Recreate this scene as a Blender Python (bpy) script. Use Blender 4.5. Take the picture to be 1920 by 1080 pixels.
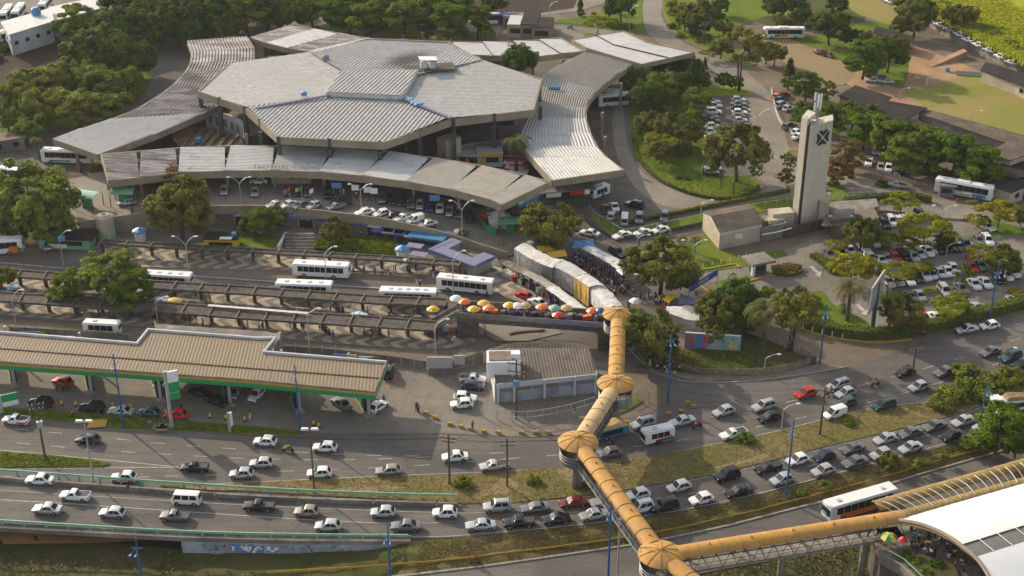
import bpy, bmesh, math, random
from mathutils import Vector, Matrix
from math import radians, sin, cos, pi, tan, atan2, hypot
random.seed(7)
for o in list(bpy.data.objects): bpy.data.objects.remove(o)
SC = bpy.context.scene; COL = SC.collection
# ---------------- camera ----------------
F, TH, H = 2627.0, radians(27.0), 127.0
CT, ST = cos(TH), sin(TH)
cd = bpy.data.cameras.new('camera'); cam = bpy.data.objects.new('camera', cd); COL.objects.link(cam)
cd.sensor_width = 36; cd.lens = F/1920*36; cd.clip_start = 1; cd.clip_end = 3000
cam.location = (0, 0, H); cam.rotation_euler = (radians(90)-TH, 0, 0); SC.camera = cam
# ---------------- light ----------------
SUN_EL, SUN_AZ = radians(25), radians(-43)      # azimuth measured from +Y towards +X, sun is behind the scene to the left
w = bpy.data.worlds.new("World"); SC.world = w; w.use_nodes = True
nt = w.node_tree; bg = nt.nodes['Background']
sky = nt.nodes.new('ShaderNodeTexSky'); sky.sky_type = 'NISHITA'; sky.sun_disc = False
sky.sun_elevation = SUN_EL; sky.sun_rotation = SUN_AZ; sky.air_density = 1.0; sky.dust_density = 2.0
hs_ = nt.nodes.new('ShaderNodeHueSaturation'); hs_.inputs['Saturation'].default_value = .42; nt.links.new(sky.outputs[0], hs_.inputs['Color'])
nt.links.new(hs_.outputs[0], bg.inputs[0]); bg.inputs[1].default_value = 0.15
sl = bpy.data.lights.new('sun', 'SUN'); sl.energy = 3.3; sl.angle = radians(0.6); sl.color = (1, .85, .64)
so = bpy.data.objects.new('sun', sl); COL.objects.link(so); so.location = (0, 200, 300)
sd = Vector((sin(SUN_AZ)*cos(SUN_EL), cos(SUN_AZ)*cos(SUN_EL), sin(SUN_EL)))
so.rotation_euler = sd.to_track_quat('Z', 'Y').to_euler()
SC.view_settings.view_transform = 'Standard'; SC.view_settings.look = 'None'
SC.view_settings.exposure = 0.72; SC.view_settings.gamma = 1; SC.view_settings.use_curve_mapping = False
SC.render.engine = 'CYCLES'
SC.cycles.max_bounces = 5; SC.cycles.diffuse_bounces = 2; SC.cycles.transmission_bounces = 2; SC.cycles.transparent_max_bounces = 4

# ---------------- plane geometry: photo pixel -> point of the place at height z ----------------
def W(px, py, z=0.0):
    dx = (px-960)/F; dy = (540-py)/F
    d = (dx, CT+dy*ST, -ST+dy*CT); t = (z-H)/d[2]
    return Vector((d[0]*t, d[1]*t, z))
def PJ(p):
    rz = p[2]-H; dep = p[1]*CT - rz*ST; up = p[1]*ST + rz*CT
    return 960+F*p[0]/dep, 540-F*up/dep
def PXM(px, py, z=0.0):
    p = W(px, py, z); return F/(p[1]*CT-(p[2]-H)*ST)
def HT(bx, by, ty, z=0.0):
    b = W(bx, by, z); lo, hi = 0.2, 60
    for _ in range(30):
        m = (lo+hi)/2
        if PJ((b[0], b[1], z+m))[1] > ty: lo = m
        else: hi = m
    return lo
def ang(px, py, deg, z=0.0):
    a = radians(deg); p = W(px, py, z); q = W(px+4*cos(a), py-4*sin(a), z)
    return atan2(q.y-p.y, q.x-p.x)
def curve(pts, n=6):
    out = []; P = [pts[0]]+list(pts)+[pts[-1]]
    for i in range(1, len(P)-2):
        for k in range(n):
            t = k/n; a, b, c, d = P[i-1], P[i], P[i+1], P[i+2]
            out.append(tuple(.5*((2*b[j])+(-a[j]+c[j])*t+(2*a[j]-5*b[j]+4*c[j]-d[j])*t*t+(-a[j]+3*b[j]-3*c[j]+d[j])*t**3) for j in range(len(b))))
    out.append(tuple(pts[-1])); return out

# ---------------- materials ----------------
def nodes(name):
    m = bpy.data.materials.new(name); m.use_nodes = True
    t = m.node_tree; return m, t, t.nodes['Principled BSDF'], t.nodes.new, t.links.new
def tint(c, f): return tuple(min(1, x*f) for x in c[:3])+(1,)
def mat(name, c, c2=None, scale=1.0, rough=.8, big=None, bigs=.06, bump=0.0, bscale=8, stretch=(1,1,1), metal=0.0, coords='Object', seed=0, lo=.35, hi=.65):
    m, t, b, N, L = nodes(name)
    c2 = c2 or tint(c, .72)
    tc = N('ShaderNodeTexCoord'); mp = N('ShaderNodeMapping'); mp.inputs['Scale'].default_value = stretch
    mp.inputs['Location'].default_value = (seed, seed*1.7, 0)
    if coords == 'World':
        g = N('ShaderNodeNewGeometry'); L(g.outputs['Position'], mp.inputs[0])
    else: L(tc.outputs[coords], mp.inputs[0])
    n = N('ShaderNodeTexNoise'); n.inputs['Scale'].default_value = scale; n.inputs['Detail'].default_value = 8; n.inputs['Roughness'].default_value = .65
    L(mp.outputs[0], n.inputs[0])
    r = N('ShaderNodeValToRGB'); r.color_ramp.elements[0].position = lo; r.color_ramp.elements[1].position = hi
    r.color_ramp.elements[0].color = (*c2[:3], 1); r.color_ramp.elements[1].color = (*c[:3], 1)
    L(n.outputs[0], r.inputs[0]); out = r.outputs[0]
    if big:
        n2 = N('ShaderNodeTexNoise'); n2.inputs['Scale'].default_value = bigs; n2.inputs['Detail'].default_value = 5
        L(mp.outputs[0], n2.inputs[0])
        r2 = N('ShaderNodeValToRGB'); r2.color_ramp.elements[0].position = .42; r2.color_ramp.elements[1].position = .62
        L(n2.outputs[0], r2.inputs[0]); mx = N('ShaderNodeMix'); mx.data_type = 'RGBA'
        L(r2.outputs[0], mx.inputs[0]); L(out, mx.inputs[6]); mx.inputs[7].default_value = (*big[:3], 1)
        mm = N('ShaderNodeMath'); mm.operation = 'MULTIPLY'; mm.inputs[1].default_value = .6; L(r2.outputs[0], mm.inputs[0]); L(mm.outputs[0], mx.inputs[0])
        out = mx.outputs[2]
    L(out, b.inputs['Base Color']); b.inputs['Roughness'].default_value = rough; b.inputs['Metallic'].default_value = metal; b.inputs['Specular IOR Level'].default_value = .08 if rough>=.9 else (.2 if rough>=.65 else .4)
    if bump:
        n3 = N('ShaderNodeTexNoise'); n3.inputs['Scale'].default_value = bscale; n3.inputs['Detail'].default_value = 4; L(mp.outputs[0], n3.inputs[0])
        bp = N('ShaderNodeBump'); bp.inputs['Strength'].default_value = bump; bp.inputs['Distance'].default_value = .15; L(n3.outputs[0], bp.inputs['Height']); L(bp.outputs[0], b.inputs['Normal'])
    return m
def ground_mat(name, c, c2, c3, streak=(1,1,1), s1=.35, s2=.05, bump=.15, rot=0, joints=None, cracks=True):
    """paving or asphalt: wide patches, worn streaks, fine grain, optional slab joints"""
    m, t, b, N, L = nodes(name)
    g = N('ShaderNodeNewGeometry'); mp = N('ShaderNodeMapping'); mp.inputs['Rotation'].default_value = (0,0,rot); mp.inputs['Scale'].default_value = streak
    L(g.outputs['Position'], mp.inputs[0])
    def noise(s, d=6, src=None, ro=.6):
        n = N('ShaderNodeTexNoise'); n.inputs['Scale'].default_value = s; n.inputs['Detail'].default_value = d; n.inputs['Roughness'].default_value = ro
        L((src or mp.outputs[0]), n.inputs[0]); return n.outputs[0]
    def ramp(v, a, bb):
        r = N('ShaderNodeMapRange'); r.inputs[1].default_value = a; r.inputs[2].default_value = bb; L(v, r.inputs[0]); return r.outputs[0]
    def mix(f, a, bcol, k=1.0):
        mx = N('ShaderNodeMix'); mx.data_type = 'RGBA'
        mm = N('ShaderNodeMath'); mm.operation = 'MULTIPLY'; mm.inputs[1].default_value = k; L(f, mm.inputs[0]); L(mm.outputs[0], mx.inputs[0])
        if isinstance(a, tuple): mx.inputs[6].default_value = (*a[:3],1)
        else: L(a, mx.inputs[6])
        mx.inputs[7].default_value = (*bcol[:3],1); return mx.outputs[2]
    col = mix(ramp(noise(s1), .38, .62), c, c2)
    col = mix(ramp(noise(s2, 4, g.outputs['Position']), .45, .62), col, c3, .8)
    col = mix(ramp(noise(6, 3, g.outputs['Position']), .5, .75), col, tint(c3, .7), .45)
    col = mix(ramp(noise(.9, 3, g.outputs['Position'], .8), .62, .7), col, tint(c2, .55), .35)
    if cracks:
        v = N('ShaderNodeTexVoronoi'); v.feature = 'DISTANCE_TO_EDGE'; v.inputs['Scale'].default_value = .11
        nn = N('ShaderNodeTexNoise'); nn.inputs['Scale'].default_value = .6; L(g.outputs['Position'], nn.inputs[0])
        ad = N('ShaderNodeVectorMath'); ad.operation = 'MULTIPLY_ADD'; L(nn.outputs['Color'], ad.inputs[0]); ad.inputs[1].default_value = (3,3,3); L(g.outputs['Position'], ad.inputs[2])
        L(ad.outputs[0], v.inputs[0]); col = mix(ramp(v.outputs['Distance'], .008, .0), col, tint(c3, .45), .55)
    if joints:
        br = N('ShaderNodeTexBrick'); br.offset = 0; br.inputs['Scale'].default_value = 1; br.inputs['Brick Width'].default_value = joints; br.inputs['Row Height'].default_value = joints
        br.inputs['Mortar Size'].default_value = .04; L(mp.outputs[0], br.inputs[0]); col = mix(br.outputs['Fac'], col, tint(c3, .5), .6)
    L(col, b.inputs['Base Color']); b.inputs['Roughness'].default_value = .9; b.inputs['Specular IOR Level'].default_value = .15 if joints or 'asphalt' in name or 'road' in name else .05
    bp = N('ShaderNodeBump'); bp.inputs['Strength'].default_value = bump; bp.inputs['Distance'].default_value = .1
    L(noise(5, 4, g.outputs['Position']), bp.inputs['Height']); L(bp.outputs[0], b.inputs['Normal'])
    return m
def paint(name, c, rough=.3, coat=.3, metal=0.0):
    m, t, b, N, L = nodes(name)
    g = N('ShaderNodeTexCoord'); n = N('ShaderNodeTexNoise'); n.inputs['Scale'].default_value = 2.5; n.inputs['Detail'].default_value = 5; L(g.outputs['Object'], n.inputs[0])
    mx = N('ShaderNodeMix'); mx.data_type = 'RGBA'; mx.inputs[6].default_value = (*c[:3],1); mx.inputs[7].default_value = tint(c, .8)
    L(n.outputs[0], mx.inputs[0]); L(mx.outputs[2], b.inputs['Base Color'])
    b.inputs['Roughness'].default_value = rough; b.inputs['Coat Weight'].default_value = coat; b.inputs['Specular IOR Level'].default_value = .12 if name=='dark_glass' else (.35 if 'car_paint' in name else .45); b.inputs['Coat Roughness'].default_value = .15; b.inputs['Metallic'].default_value = metal
    return m
def leaf_mat(name, c, c2, tr=.35):
    m, t, b, N, L = nodes(name)
    out = t.nodes['Material Output']
    g = N('ShaderNodeNewGeometry'); oi = N('ShaderNodeObjectInfo')
    mx = N('ShaderNodeMix'); mx.data_type = 'RGBA'; mx.inputs[6].default_value = (*c,1); mx.inputs[7].default_value = (*c2,1); L(g.outputs['Random Per Island'], mx.inputs[0])
    tc = N('ShaderNodeTexCoord'); n = N('ShaderNodeTexNoise'); n.inputs['Scale'].default_value = 2.2; L(tc.outputs['Object'], n.inputs[0])
    h = N('ShaderNodeHueSaturation'); L(mx.outputs[2], h.inputs['Color'])
    mr = N('ShaderNodeMapRange'); mr.inputs[3].default_value = .476; mr.inputs[4].default_value = .515; L(oi.outputs['Random'], mr.inputs[0]); L(mr.outputs[0], h.inputs['Hue'])
    mr2 = N('ShaderNodeMapRange'); mr2.inputs[1].default_value = .3; mr2.inputs[2].default_value = .7; mr2.inputs[3].default_value = .6; mr2.inputs[4].default_value = 1.4; L(n.outputs[0], mr2.inputs[0]); L(mr2.outputs[0], h.inputs['Value'])
    L(h.outputs[0], b.inputs['Base Color']); b.inputs['Roughness'].default_value = .75; b.inputs['Specular IOR Level'].default_value = .08
    ts = N('ShaderNodeBsdfTranslucent'); L(h.outputs[0], ts.inputs[0]); ms = N('ShaderNodeMixShader'); ms.inputs[0].default_value = tr
    L(b.outputs[0], ms.inputs[1]); L(ts.outputs[0], ms.inputs[2]); L(ms.outputs[0], out.inputs[0]); return m
def wave_mat(name, c, c2):
    """Portuguese pavement: cream and dark waves laid in small stones"""
    m, t, b, N, L = nodes(name)
    g = N('ShaderNodeNewGeometry'); mp = N('ShaderNodeMapping'); mp.inputs['Rotation'].default_value = (0,0,radians(8)); L(g.outputs['Position'], mp.inputs[0])
    s = N('ShaderNodeSeparateXYZ'); L(mp.outputs[0], s.inputs[0])
    def M(op, a, bv=None, cv=None):
        n = N('ShaderNodeMath'); n.operation = op
        for i, v in enumerate((a, bv, cv)):
            if v is None: continue
            if isinstance(v, (int, float)): n.inputs[i].default_value = v
            else: L(v, n.inputs[i])
        return n.outputs[0]
    a = M('SINE', M('MULTIPLY', s.outputs['Y'], 2*pi/4.4)); x = M('MULTIPLY_ADD', a, 1.0, s.outputs['X'])
    f = M('GREATER_THAN', M('SINE', M('MULTIPLY', x, 2*pi/3.3)), 0.05)
    n = N('ShaderNodeTexNoise'); n.inputs['Scale'].default_value = .35; n.inputs['Detail'].default_value = 6; L(g.outputs['Position'], n.inputs[0])
    mx = N('ShaderNodeMix'); mx.data_type = 'RGBA'; L(f, mx.inputs[0]); mx.inputs[6].default_value = (*c2,1); mx.inputs[7].default_value = (*c,1)
    mr = N('ShaderNodeMapRange'); mr.inputs[1].default_value = .35; mr.inputs[2].default_value = .7; mr.inputs[3].default_value = .65; mr.inputs[4].default_value = 0; L(n.outputs[0], mr.inputs[0])
    m2 = N('ShaderNodeMix'); m2.data_type = 'RGBA'; L(mr.outputs[0], m2.inputs[0]); L(mx.outputs[2], m2.inputs[6]); m2.inputs[7].default_value = (.13,.105,.075,1)
    L(m2.outputs[2], b.inputs['Base Color']); b.inputs['Roughness'].default_value = .85; return m
def bands_mat(name, cols, axis='X', scale=1.0):
    """flat print in bands along an axis (tarps, flags, murals)"""
    m, t, b, N, L = nodes(name)
    g = N('ShaderNodeTexCoord'); s = N('ShaderNodeSeparateXYZ'); L(g.outputs['Generated'], s.inputs[0])
    n = N('ShaderNodeTexNoise'); n.inputs['Scale'].default_value = 5; n.inputs['Detail'].default_value = 4; L(g.outputs['Generated'], n.inputs[0])
    ad = N('ShaderNodeMath'); ad.operation = 'MULTIPLY_ADD'; ad.inputs[1].default_value = .25*scale; L(n.outputs[0], ad.inputs[0]); L(s.outputs[axis], ad.inputs[2])
    sb = N('ShaderNodeMath'); sb.operation = 'SUBTRACT'; sb.inputs[1].default_value = .125*scale; L(ad.outputs[0], sb.inputs[0])
    r = N('ShaderNodeValToRGB'); r.color_ramp.interpolation = 'CONSTANT'; e = r.color_ramp.elements
    for i, (p, c) in enumerate(cols):
        el = e[i] if i < 2 else e.new(p)
        el.position = p; el.color = (*c, 1)
    L(sb.outputs[0], r.inputs[0]); L(r.outputs[0], b.inputs['Base Color']); b.inputs['Roughness'].default_value = .8; return m

M = {}
M['ground'] = ground_mat('ground_mat', (.20,.16,.115), (.155,.125,.09), (.125,.10,.072), s1=.12)
M['asphalt'] = ground_mat('asphalt_mat', (.152,.134,.117), (.112,.100,.088), (.092,.083,.074), streak=(.12,1.2,1), s1=.8, rot=radians(5))
M['asphalt2'] = ground_mat('old_asphalt_mat', (.15,.132,.11), (.115,.102,.088), (.09,.08,.07), s1=.25)
M['concrete'] = ground_mat('concrete_road_mat', (.25,.218,.175), (.205,.178,.145), (.165,.145,.118), s1=.15, joints=5, rot=.5)
M['pavers'] = ground_mat('pavers_mat', (.215,.19,.155), (.18,.158,.13), (.135,.12,.1), s1=.3, joints=3.5, rot=.15)
M['dirt'] = ground_mat('dirt_mat', (.40,.25,.14), (.29,.18,.105), (.22,.15,.09), s1=.12, cracks=False, bump=.5)
M['redsoil'] = ground_mat('red_soil_mat', (.55,.27,.12), (.42,.22,.11), (.3,.18,.1), s1=.2, cracks=False, bump=.5)
M['fallow'] = ground_mat('fallow_mat', (.062,.043,.03), (.052,.038,.028), (.045,.036,.024), s1=.1, cracks=False, bump=.5)
M['waves'] = wave_mat('wave_pavement_mat', (.42,.34,.23), (.14,.12,.10))
M['grass'] = mat('grass_mat', (.105,.155,.012), (.06,.105,.011), .9, .95, (.15,.17,.02), .1, .6, 6, coords='World')
M['drygrass'] = mat('dry_grass_mat', (.225,.17,.07), (.125,.105,.04), .7, .95, (.10,.115,.025), .08, .8, 5, coords='World')
M['darkgrass'] = mat('dark_grass_mat', (.075,.085,.022), (.05,.055,.018), .5, .95, (.10,.08,.035), .09, .8, 5, coords='World')
M['brightgrass'] = mat('bright_grass_mat', (.30,.33,.012), (.17,.21,.015), .25, .95, (.11,.15,.015), .06, 1, 2, coords='World')
M['field'] = mat('field_mat', (.15,.19,.02), (.22,.19,.06), .11, .95, (.30,.20,.09), .035, .3, 4, coords='World')
M['white'] = paint('white_paint', (.74,.74,.72), .5, 0)
M['line'] = mat('road_line_paint', (.5,.48,.44), (.27,.25,.22), 1.2, .7, coords='World')
M['yellow'] = mat('yellow_paint', (.46,.27,.03), (.32,.2,.04), 2, .7, coords='World')
M['kerb'] = mat('kerb_concrete', (.33,.30,.25), (.2,.18,.15), 1.2, .9, coords='World')
M['conc'] = mat('weathered_concrete', (.30,.27,.225), (.14,.125,.105), .6, .9, (.09,.08,.07), .15, .3, 4, coords='World')
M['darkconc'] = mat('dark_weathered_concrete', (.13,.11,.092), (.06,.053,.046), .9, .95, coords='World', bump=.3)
M['roof'] = mat('fibre_cement_roof', (.42,.41,.39), (.29,.28,.26), .7, .75, (.33,.32,.30), .12, 0, coords='World')
M['roofdirty'] = mat('stained_roof', (.36,.335,.31), (.13,.10,.09), .28, .75, (.27,.245,.23), .12, 0, stretch=(.5,1.4,1), coords='World', lo=.46, hi=.60)
M['roofwarm'] = mat('sunbleached_roof', (.36,.325,.275), (.28,.25,.21), .4, .75, (.34,.31,.27), .1, 0, coords='World')
M['roofwhite'] = mat('pale_metal_roof', (.47,.46,.44), (.29,.28,.27), .35, .6, (.42,.40,.38), .1, 0, coords='World', lo=.3, hi=.5)
M['fascia'] = mat('beige_fascia', (.31,.26,.18), (.24,.20,.14), .5, .8, (.19,.165,.12), .2, coords='World')
M['pillar'] = mat('grey_pillar', (.085,.085,.095), (.05,.05,.058), 1, .8, coords='World')
M['gasroof'] = mat('tan_metal_roof', (.215,.160,.103), (.18,.135,.088), .3, .7, (.19,.143,.093), .1, coords='World', stretch=(1,.3,1))
M['brownroof'] = mat('brown_tile_roof', (.12,.095,.072), (.07,.055,.043), .8, .9, (.16,.13,.1), .3, coords='World')
M['darkroof'] = mat('dark_tile_roof', (.034,.029,.027), (.022,.019,.018), .6, .9, (.045,.039,.036), .15, coords='World')
M['ochre'] = mat('ochre_metal', (.50,.255,.055), (.36,.19,.045), .9, .65, (.31,.185,.075), .35, coords='World')
M['ochre2'] = mat('pale_ochre_metal', (.50,.34,.17), (.42,.29,.14), .8, .65, coords='World')
M['mustard'] = mat('dirty_mustard_metal', (.33,.23,.085), (.17,.12,.055), .9, .75, (.26,.18,.075), .3, coords='World')
M['blue'] = paint('blue_pole_paint', (.02,.09,.24), .5, .1)
M['lightblue'] = paint('light_blue_paint', (.08,.24,.46), .5, .1)
M['bluetarp'] = mat('blue_awning', (.035,.075,.32), (.03,.055,.2), 2, .6)
M['bluegrey'] = mat('blue_grey_awning', (.20,.20,.28), (.14,.14,.21), 2, .7)
M['cyanroof'] = mat('cyan_metal_roof', (.03,.19,.36), (.025,.13,.25), 1, .5)
M['green'] = paint('green_paint', (.01,.27,.10), .45, .1)
M['palegreen'] = mat('pale_green_rail', (.22,.43,.30), (.15,.32,.22), 2, .6, coords='World')
M['greenglass'] = paint('green_polycarbonate', (.15,.36,.24), .35, .2)
M['red'] = paint('red_paint', (.52,.018,.012), .4, .2)
M['orange'] = paint('orange_paint', (.72,.17,.02), .5, .1)
M['yel'] = paint('yellow_plastic', (.72,.42,.02), .5, .1)
M['black'] = paint('black_rubber', (.018,.018,.019), .8, 0)
M['glass'] = paint('dark_glass', (.018,.022,.024), .3, 0)
M['metal'] = mat('galvanised_metal', (.42,.42,.41), (.30,.30,.29), 3, .45, metal=.3)
M['darkmetal'] = mat('dark_metal', (.06,.07,.07), (.04,.045,.045), 3, .6)
M['wood'] = mat('weathered_wood', (.13,.10,.075), (.07,.055,.042), 2, .9, stretch=(1,1,.2))
M['bark'] = mat('bark', (.12,.09,.065), (.06,.046,.036), 3, .95)
M['cream'] = mat('cream_wall', (.50,.43,.31), (.40,.34,.25), .5, .85, (.30,.26,.2), .2, coords='World')
M['tower'] = mat('tower_concrete', (.52,.47,.37), (.45,.405,.32), .6, .85, (.42,.38,.3), .12, .2, 5, coords='World', stretch=(1,1,.4))
M['whitewall'] = mat('white_wall', (.60,.60,.60), (.42,.42,.42), .5, .85, (.34,.35,.36), .25, coords='World', stretch=(1,1,.5))
M['bluewall'] = mat('pale_blue_wall', (.36,.38,.42), (.26,.28,.31), .7, .85, (.16,.17,.2), .3, coords='World')
M['pinkwall'] = mat('pale_rose_wall', (.46,.36,.28), (.34,.27,.22), .8, .85, coords='World')
M['tarpwhite'] = mat('white_tarp', (.66,.65,.62), (.40,.39,.37), 1.2, .7, (.5,.44,.36), .4, .5, 3, coords='World')
M['tarpgrey'] = mat('grey_tarp', (.36,.33,.29), (.22,.20,.18), 1, .8, coords='World', bump=.4, bscale=2)
M['tarpyellow'] = mat('yellow_tarp', (.68,.44,.05), (.55,.40,.16), .8, .7, (.6,.3,.1), .6, coords='World')
M['board'] = mat('brown_boards', (.24,.19,.14), (.12,.10,.08), 1.2, .9, coords='World')
M['membrane'] = mat('white_metal_vault', (.66,.655,.63), (.60,.60,.575), .2, .6, coords='World')
M['greypanel'] = mat('grey_vent_panels', (.17,.17,.16), (.13,.13,.12), 2, .7, coords='World')
M['soot'] = None
M['drysoil'] = mat('dry_soil', (.27,.20,.11), (.21,.16,.085), .8, .95, coords='World', bump=.4)
M['greytile'] = mat('grey_tile_roof', (.16,.135,.11), (.10,.085,.07), .8, .9, (.19,.16,.13), .3, coords='World')
L_mango = leaf_mat('dark_leaves', (.045,.085,.010), (.105,.155,.018), .45)
L_light = leaf_mat('light_leaves', (.135,.18,.022), (.25,.28,.05), .52)
L_almond = leaf_mat('bright_leaves', (.085,.15,.010), (.17,.24,.02), .5)
L_yellow = leaf_mat('yellow_green_leaves', (.17,.20,.012), (.28,.28,.018), .5)
L_brown = leaf_mat('autumn_leaves', (.13,.085,.022), (.20,.12,.025))
L_olive = leaf_mat('olive_leaves', (.115,.13,.022), (.20,.20,.035), .48)
L_palm = leaf_mat('palm_leaves', (.085,.10,.025), (.16,.15,.05), .3)
L_hedge = leaf_mat('hedge_leaves', (.10,.15,.015), (.19,.22,.02), .3)

# ---------------- mesh builder ----------------
class MB:
    def __init__(s): s.v=[]; s.f=[]; s.m=[]
    def add(s, vs, fs, mi=0):
        n=len(s.v); s.v += [tuple(v) for v in vs]; s.f += [tuple(i+n for i in f) for f in fs]; s.m += [mi]*len(fs)
    def quad(s, a,b,c,d, mi=0): s.add([a,b,c,d],[(0,1,2,3)],mi)
    def box(s, c, d, rz=0, mi=0, taper=1.0, ry=0):
        hx,hy,hz=d[0]/2,d[1]/2,d[2]/2; vs=[]
        cr,sr=cos(rz),sin(rz); cy,sy=cos(ry),sin(ry)
        for z in (-hz,hz):
            k = taper if z>0 else 1
            for x,y in ((-hx,-hy),(hx,-hy),(hx,hy),(-hx,hy)):
                X,Y,Z=x*k,y*k,z
                X,Z = X*cy+Z*sy, -X*sy+Z*cy
                vs.append((c[0]+X*cr-Y*sr, c[1]+X*sr+Y*cr, c[2]+Z))
        s.add(vs,[(3,2,1,0),(4,5,6,7),(0,1,5,4),(1,2,6,5),(2,3,7,6),(3,0,4,7)],mi); return s
    def prism(s, poly, z0, z1, mi=0, side=None):
        n=len(poly); a = sum(poly[i][0]*poly[(i+1)%n][1]-poly[(i+1)%n][0]*poly[i][1] for i in range(n))
        if a<0: poly=poly[::-1]
        Z0 = z0 if isinstance(z0,(list,tuple)) else [z0]*n; Z1 = z1 if isinstance(z1,(list,tuple)) else [z1]*n
        if a<0: Z0=Z0[::-1]; Z1=Z1[::-1]
        vs=[(p[0],p[1],Z0[i]) for i,p in enumerate(poly)]+[(p[0],p[1],Z1[i]) for i,p in enumerate(poly)]
        s.add(vs,[tuple(range(n,2*n)),tuple(range(n-1,-1,-1))],mi)
        k=len(s.v)-2*n
        for i in range(n):
            j=(i+1)%n; s.f.append((k+i,k+j,k+n+j,k+n+i)); s.m.append(mi if side is None else side)
        return s
    def sheet(s, poly, z, mi=0):
        n=len(poly); a = sum(poly[i][0]*poly[(i+1)%n][1]-poly[(i+1)%n][0]*poly[i][1] for i in range(n))
        if a<0: poly=poly[::-1]
        s.add([(p[0],p[1],z) for p in poly],[tuple(range(n))],mi); return s
    def wall(s, pts, z0, z1, th, mi=0, closed=False):
        n=len(pts); Z0=z0 if isinstance(z0,(list,tuple)) else [z0]*n; Z1=z1 if isinstance(z1,(list,tuple)) else [z1]*n
        P=[Vector((p[0],p[1])) for p in pts]; A=[];B=[]
        for i in range(n):
            if closed: a=P[i-1];c=P[(i+1)%n]
            else: a=P[i-1] if i>0 else P[i]; c=P[i+1] if i<n-1 else P[i]
            d1=(P[i]-a); d2=(c-P[i])
            if d1.length<1e-6: d1=d2
            if d2.length<1e-6: d2=d1
            n1=Vector((-d1.y,d1.x)).normalized(); n2=Vector((-d2.y,d2.x)).normalized(); nn=(n1+n2)
            if nn.length<1e-4: nn=n1
            nn.normalize(); k=th/2/max(.35,nn.dot(n1)); A.append(P[i]+nn*k); B.append(P[i]-nn*k)
        k=len(s.v)
        for i in range(n): s.v += [(A[i].x,A[i].y,Z0[i]),(B[i].x,B[i].y,Z0[i]),(B[i].x,B[i].y,Z1[i]),(A[i].x,A[i].y,Z1[i])]
        for i in range(n if closed else n-1):
            a=k+4*i; b=k+4*((i+1)%n)
            for q in ((1,2),(2,3),(3,0),(0,1)):
                s.f.append((a+q[0],b+q[0],b+q[1],a+q[1])); s.m.append(mi)
        if not closed:
            s.f.append((k,k+1,k+2,k+3)); s.f.append((k+4*n-1,k+4*n-2,k+4*n-3,k+4*n-4)); s.m += [mi,mi]
        return s
    def tube(s, p0, p1, r0, r1=None, n=8, mi=0, caps=True):
        r1 = r0 if r1 is None else r1; p0=Vector(p0);p1=Vector(p1); d=(p1-p0)
        if d.length<1e-6: return s
        q=d.to_track_quat('Z','Y'); vs=[]
        for p,r in ((p0,r0),(p1,r1)):
            for i in range(n):
                a=2*pi*i/n; vs.append(p+q@Vector((r*cos(a),r*sin(a),0)))
        fs=[(i,(i+1)%n,n+(i+1)%n,n+i) for i in range(n)]
        if caps: fs += [tuple(range(n-1,-1,-1)),tuple(range(n,2*n))]
        s.add(vs,fs,mi); return s
    def path(s, pts, r, n=6, mi=0):
        for i in range(len(pts)-1):
            ra = r[i] if isinstance(r,(list,tuple)) else r; rb = r[i+1] if isinstance(r,(list,tuple)) else r
            s.tube(pts[i],pts[i+1],ra,rb,n,mi)
        return s
    def lathe(s, prof, n=16, c=(0,0,0), mi=0, a0=0.0):
        k=len(s.v)
        for r,z in prof:
            for i in range(n): a=a0+2*pi*i/n; s.v.append((c[0]+r*cos(a),c[1]+r*sin(a),c[2]+z))
        for j in range(len(prof)-1):
            for i in range(n):
                s.f.append((k+j*n+i,k+j*n+(i+1)%n,k+(j+1)*n+(i+1)%n,k+(j+1)*n+i)); s.m.append(mi)
        return s
    def mesh(s, name, mats, smooth=False, origin=(0,0,0)):
        me=bpy.data.meshes.new(name)
        ox,oy,oz=origin
        me.from_pydata([(v[0]-ox,v[1]-oy,v[2]-oz) for v in s.v],[],s.f)
        for m in (mats if isinstance(mats,(list,tuple)) else [mats]): me.materials.append(M[m] if isinstance(m,str) else m)
        me.polygons.foreach_set('material_index', s.m)
        if smooth: me.polygons.foreach_set('use_smooth',[True]*len(s.f))
        me.update(); return me
LAB=[]
def thing(name, label, cat, loc, rot=0, group=None):
    o=bpy.data.objects.new(name,None); COL.objects.link(o); o.empty_display_size=.5
    o.location=loc; o.rotation_euler=(0,0,rot); o['category']=cat; o['label']=label
    if group: o['group']=group
    LAB.append((o,label,PJ(loc))); return o
def part(name, me, parent=None, loc=(0,0,0), rot=0, scale=None, label=None):
    o=bpy.data.objects.new(name,me); COL.objects.link(o); o.parent=parent; o.location=loc; o.rotation_euler=(0,0,rot) if not isinstance(rot,tuple) else rot
    if scale: o.scale = scale if isinstance(scale,tuple) else (scale,)*3
    if label: o['label']=label
    return o
def P(name, mb, mats, parent, smooth=False, label=None):
    """part whose mesh was drawn in world coordinates"""
    org = tuple(parent.location) if parent else (0,0,0)
    o = part(name, mb.mesh(name, mats, smooth, org), parent, label=label)
    if parent and parent.rotation_euler[2]: o.rotation_euler[2] = -parent.rotation_euler[2]
    return o
def single(name, mb, mats, label, cat, smooth=False, group=None, org=None):
    c = org or (sum(v[0] for v in mb.v)/len(mb.v), sum(v[1] for v in mb.v)/len(mb.v), min(v[2] for v in mb.v))
    o = part(name, mb.mesh(name, mats, smooth, c)); o.location=c
    o['category']=cat; o['label']=label
    if group: o['group']=group
    LAB.append((o,label,PJ(c))); return o
def struct(name, mb, mats, smooth=False, kind='structure'):
    o=part(name, mb.mesh(name,mats,smooth)); o['kind']=kind; return o
def stuffpart(o): o['kind']='stuff'; return o
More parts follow.
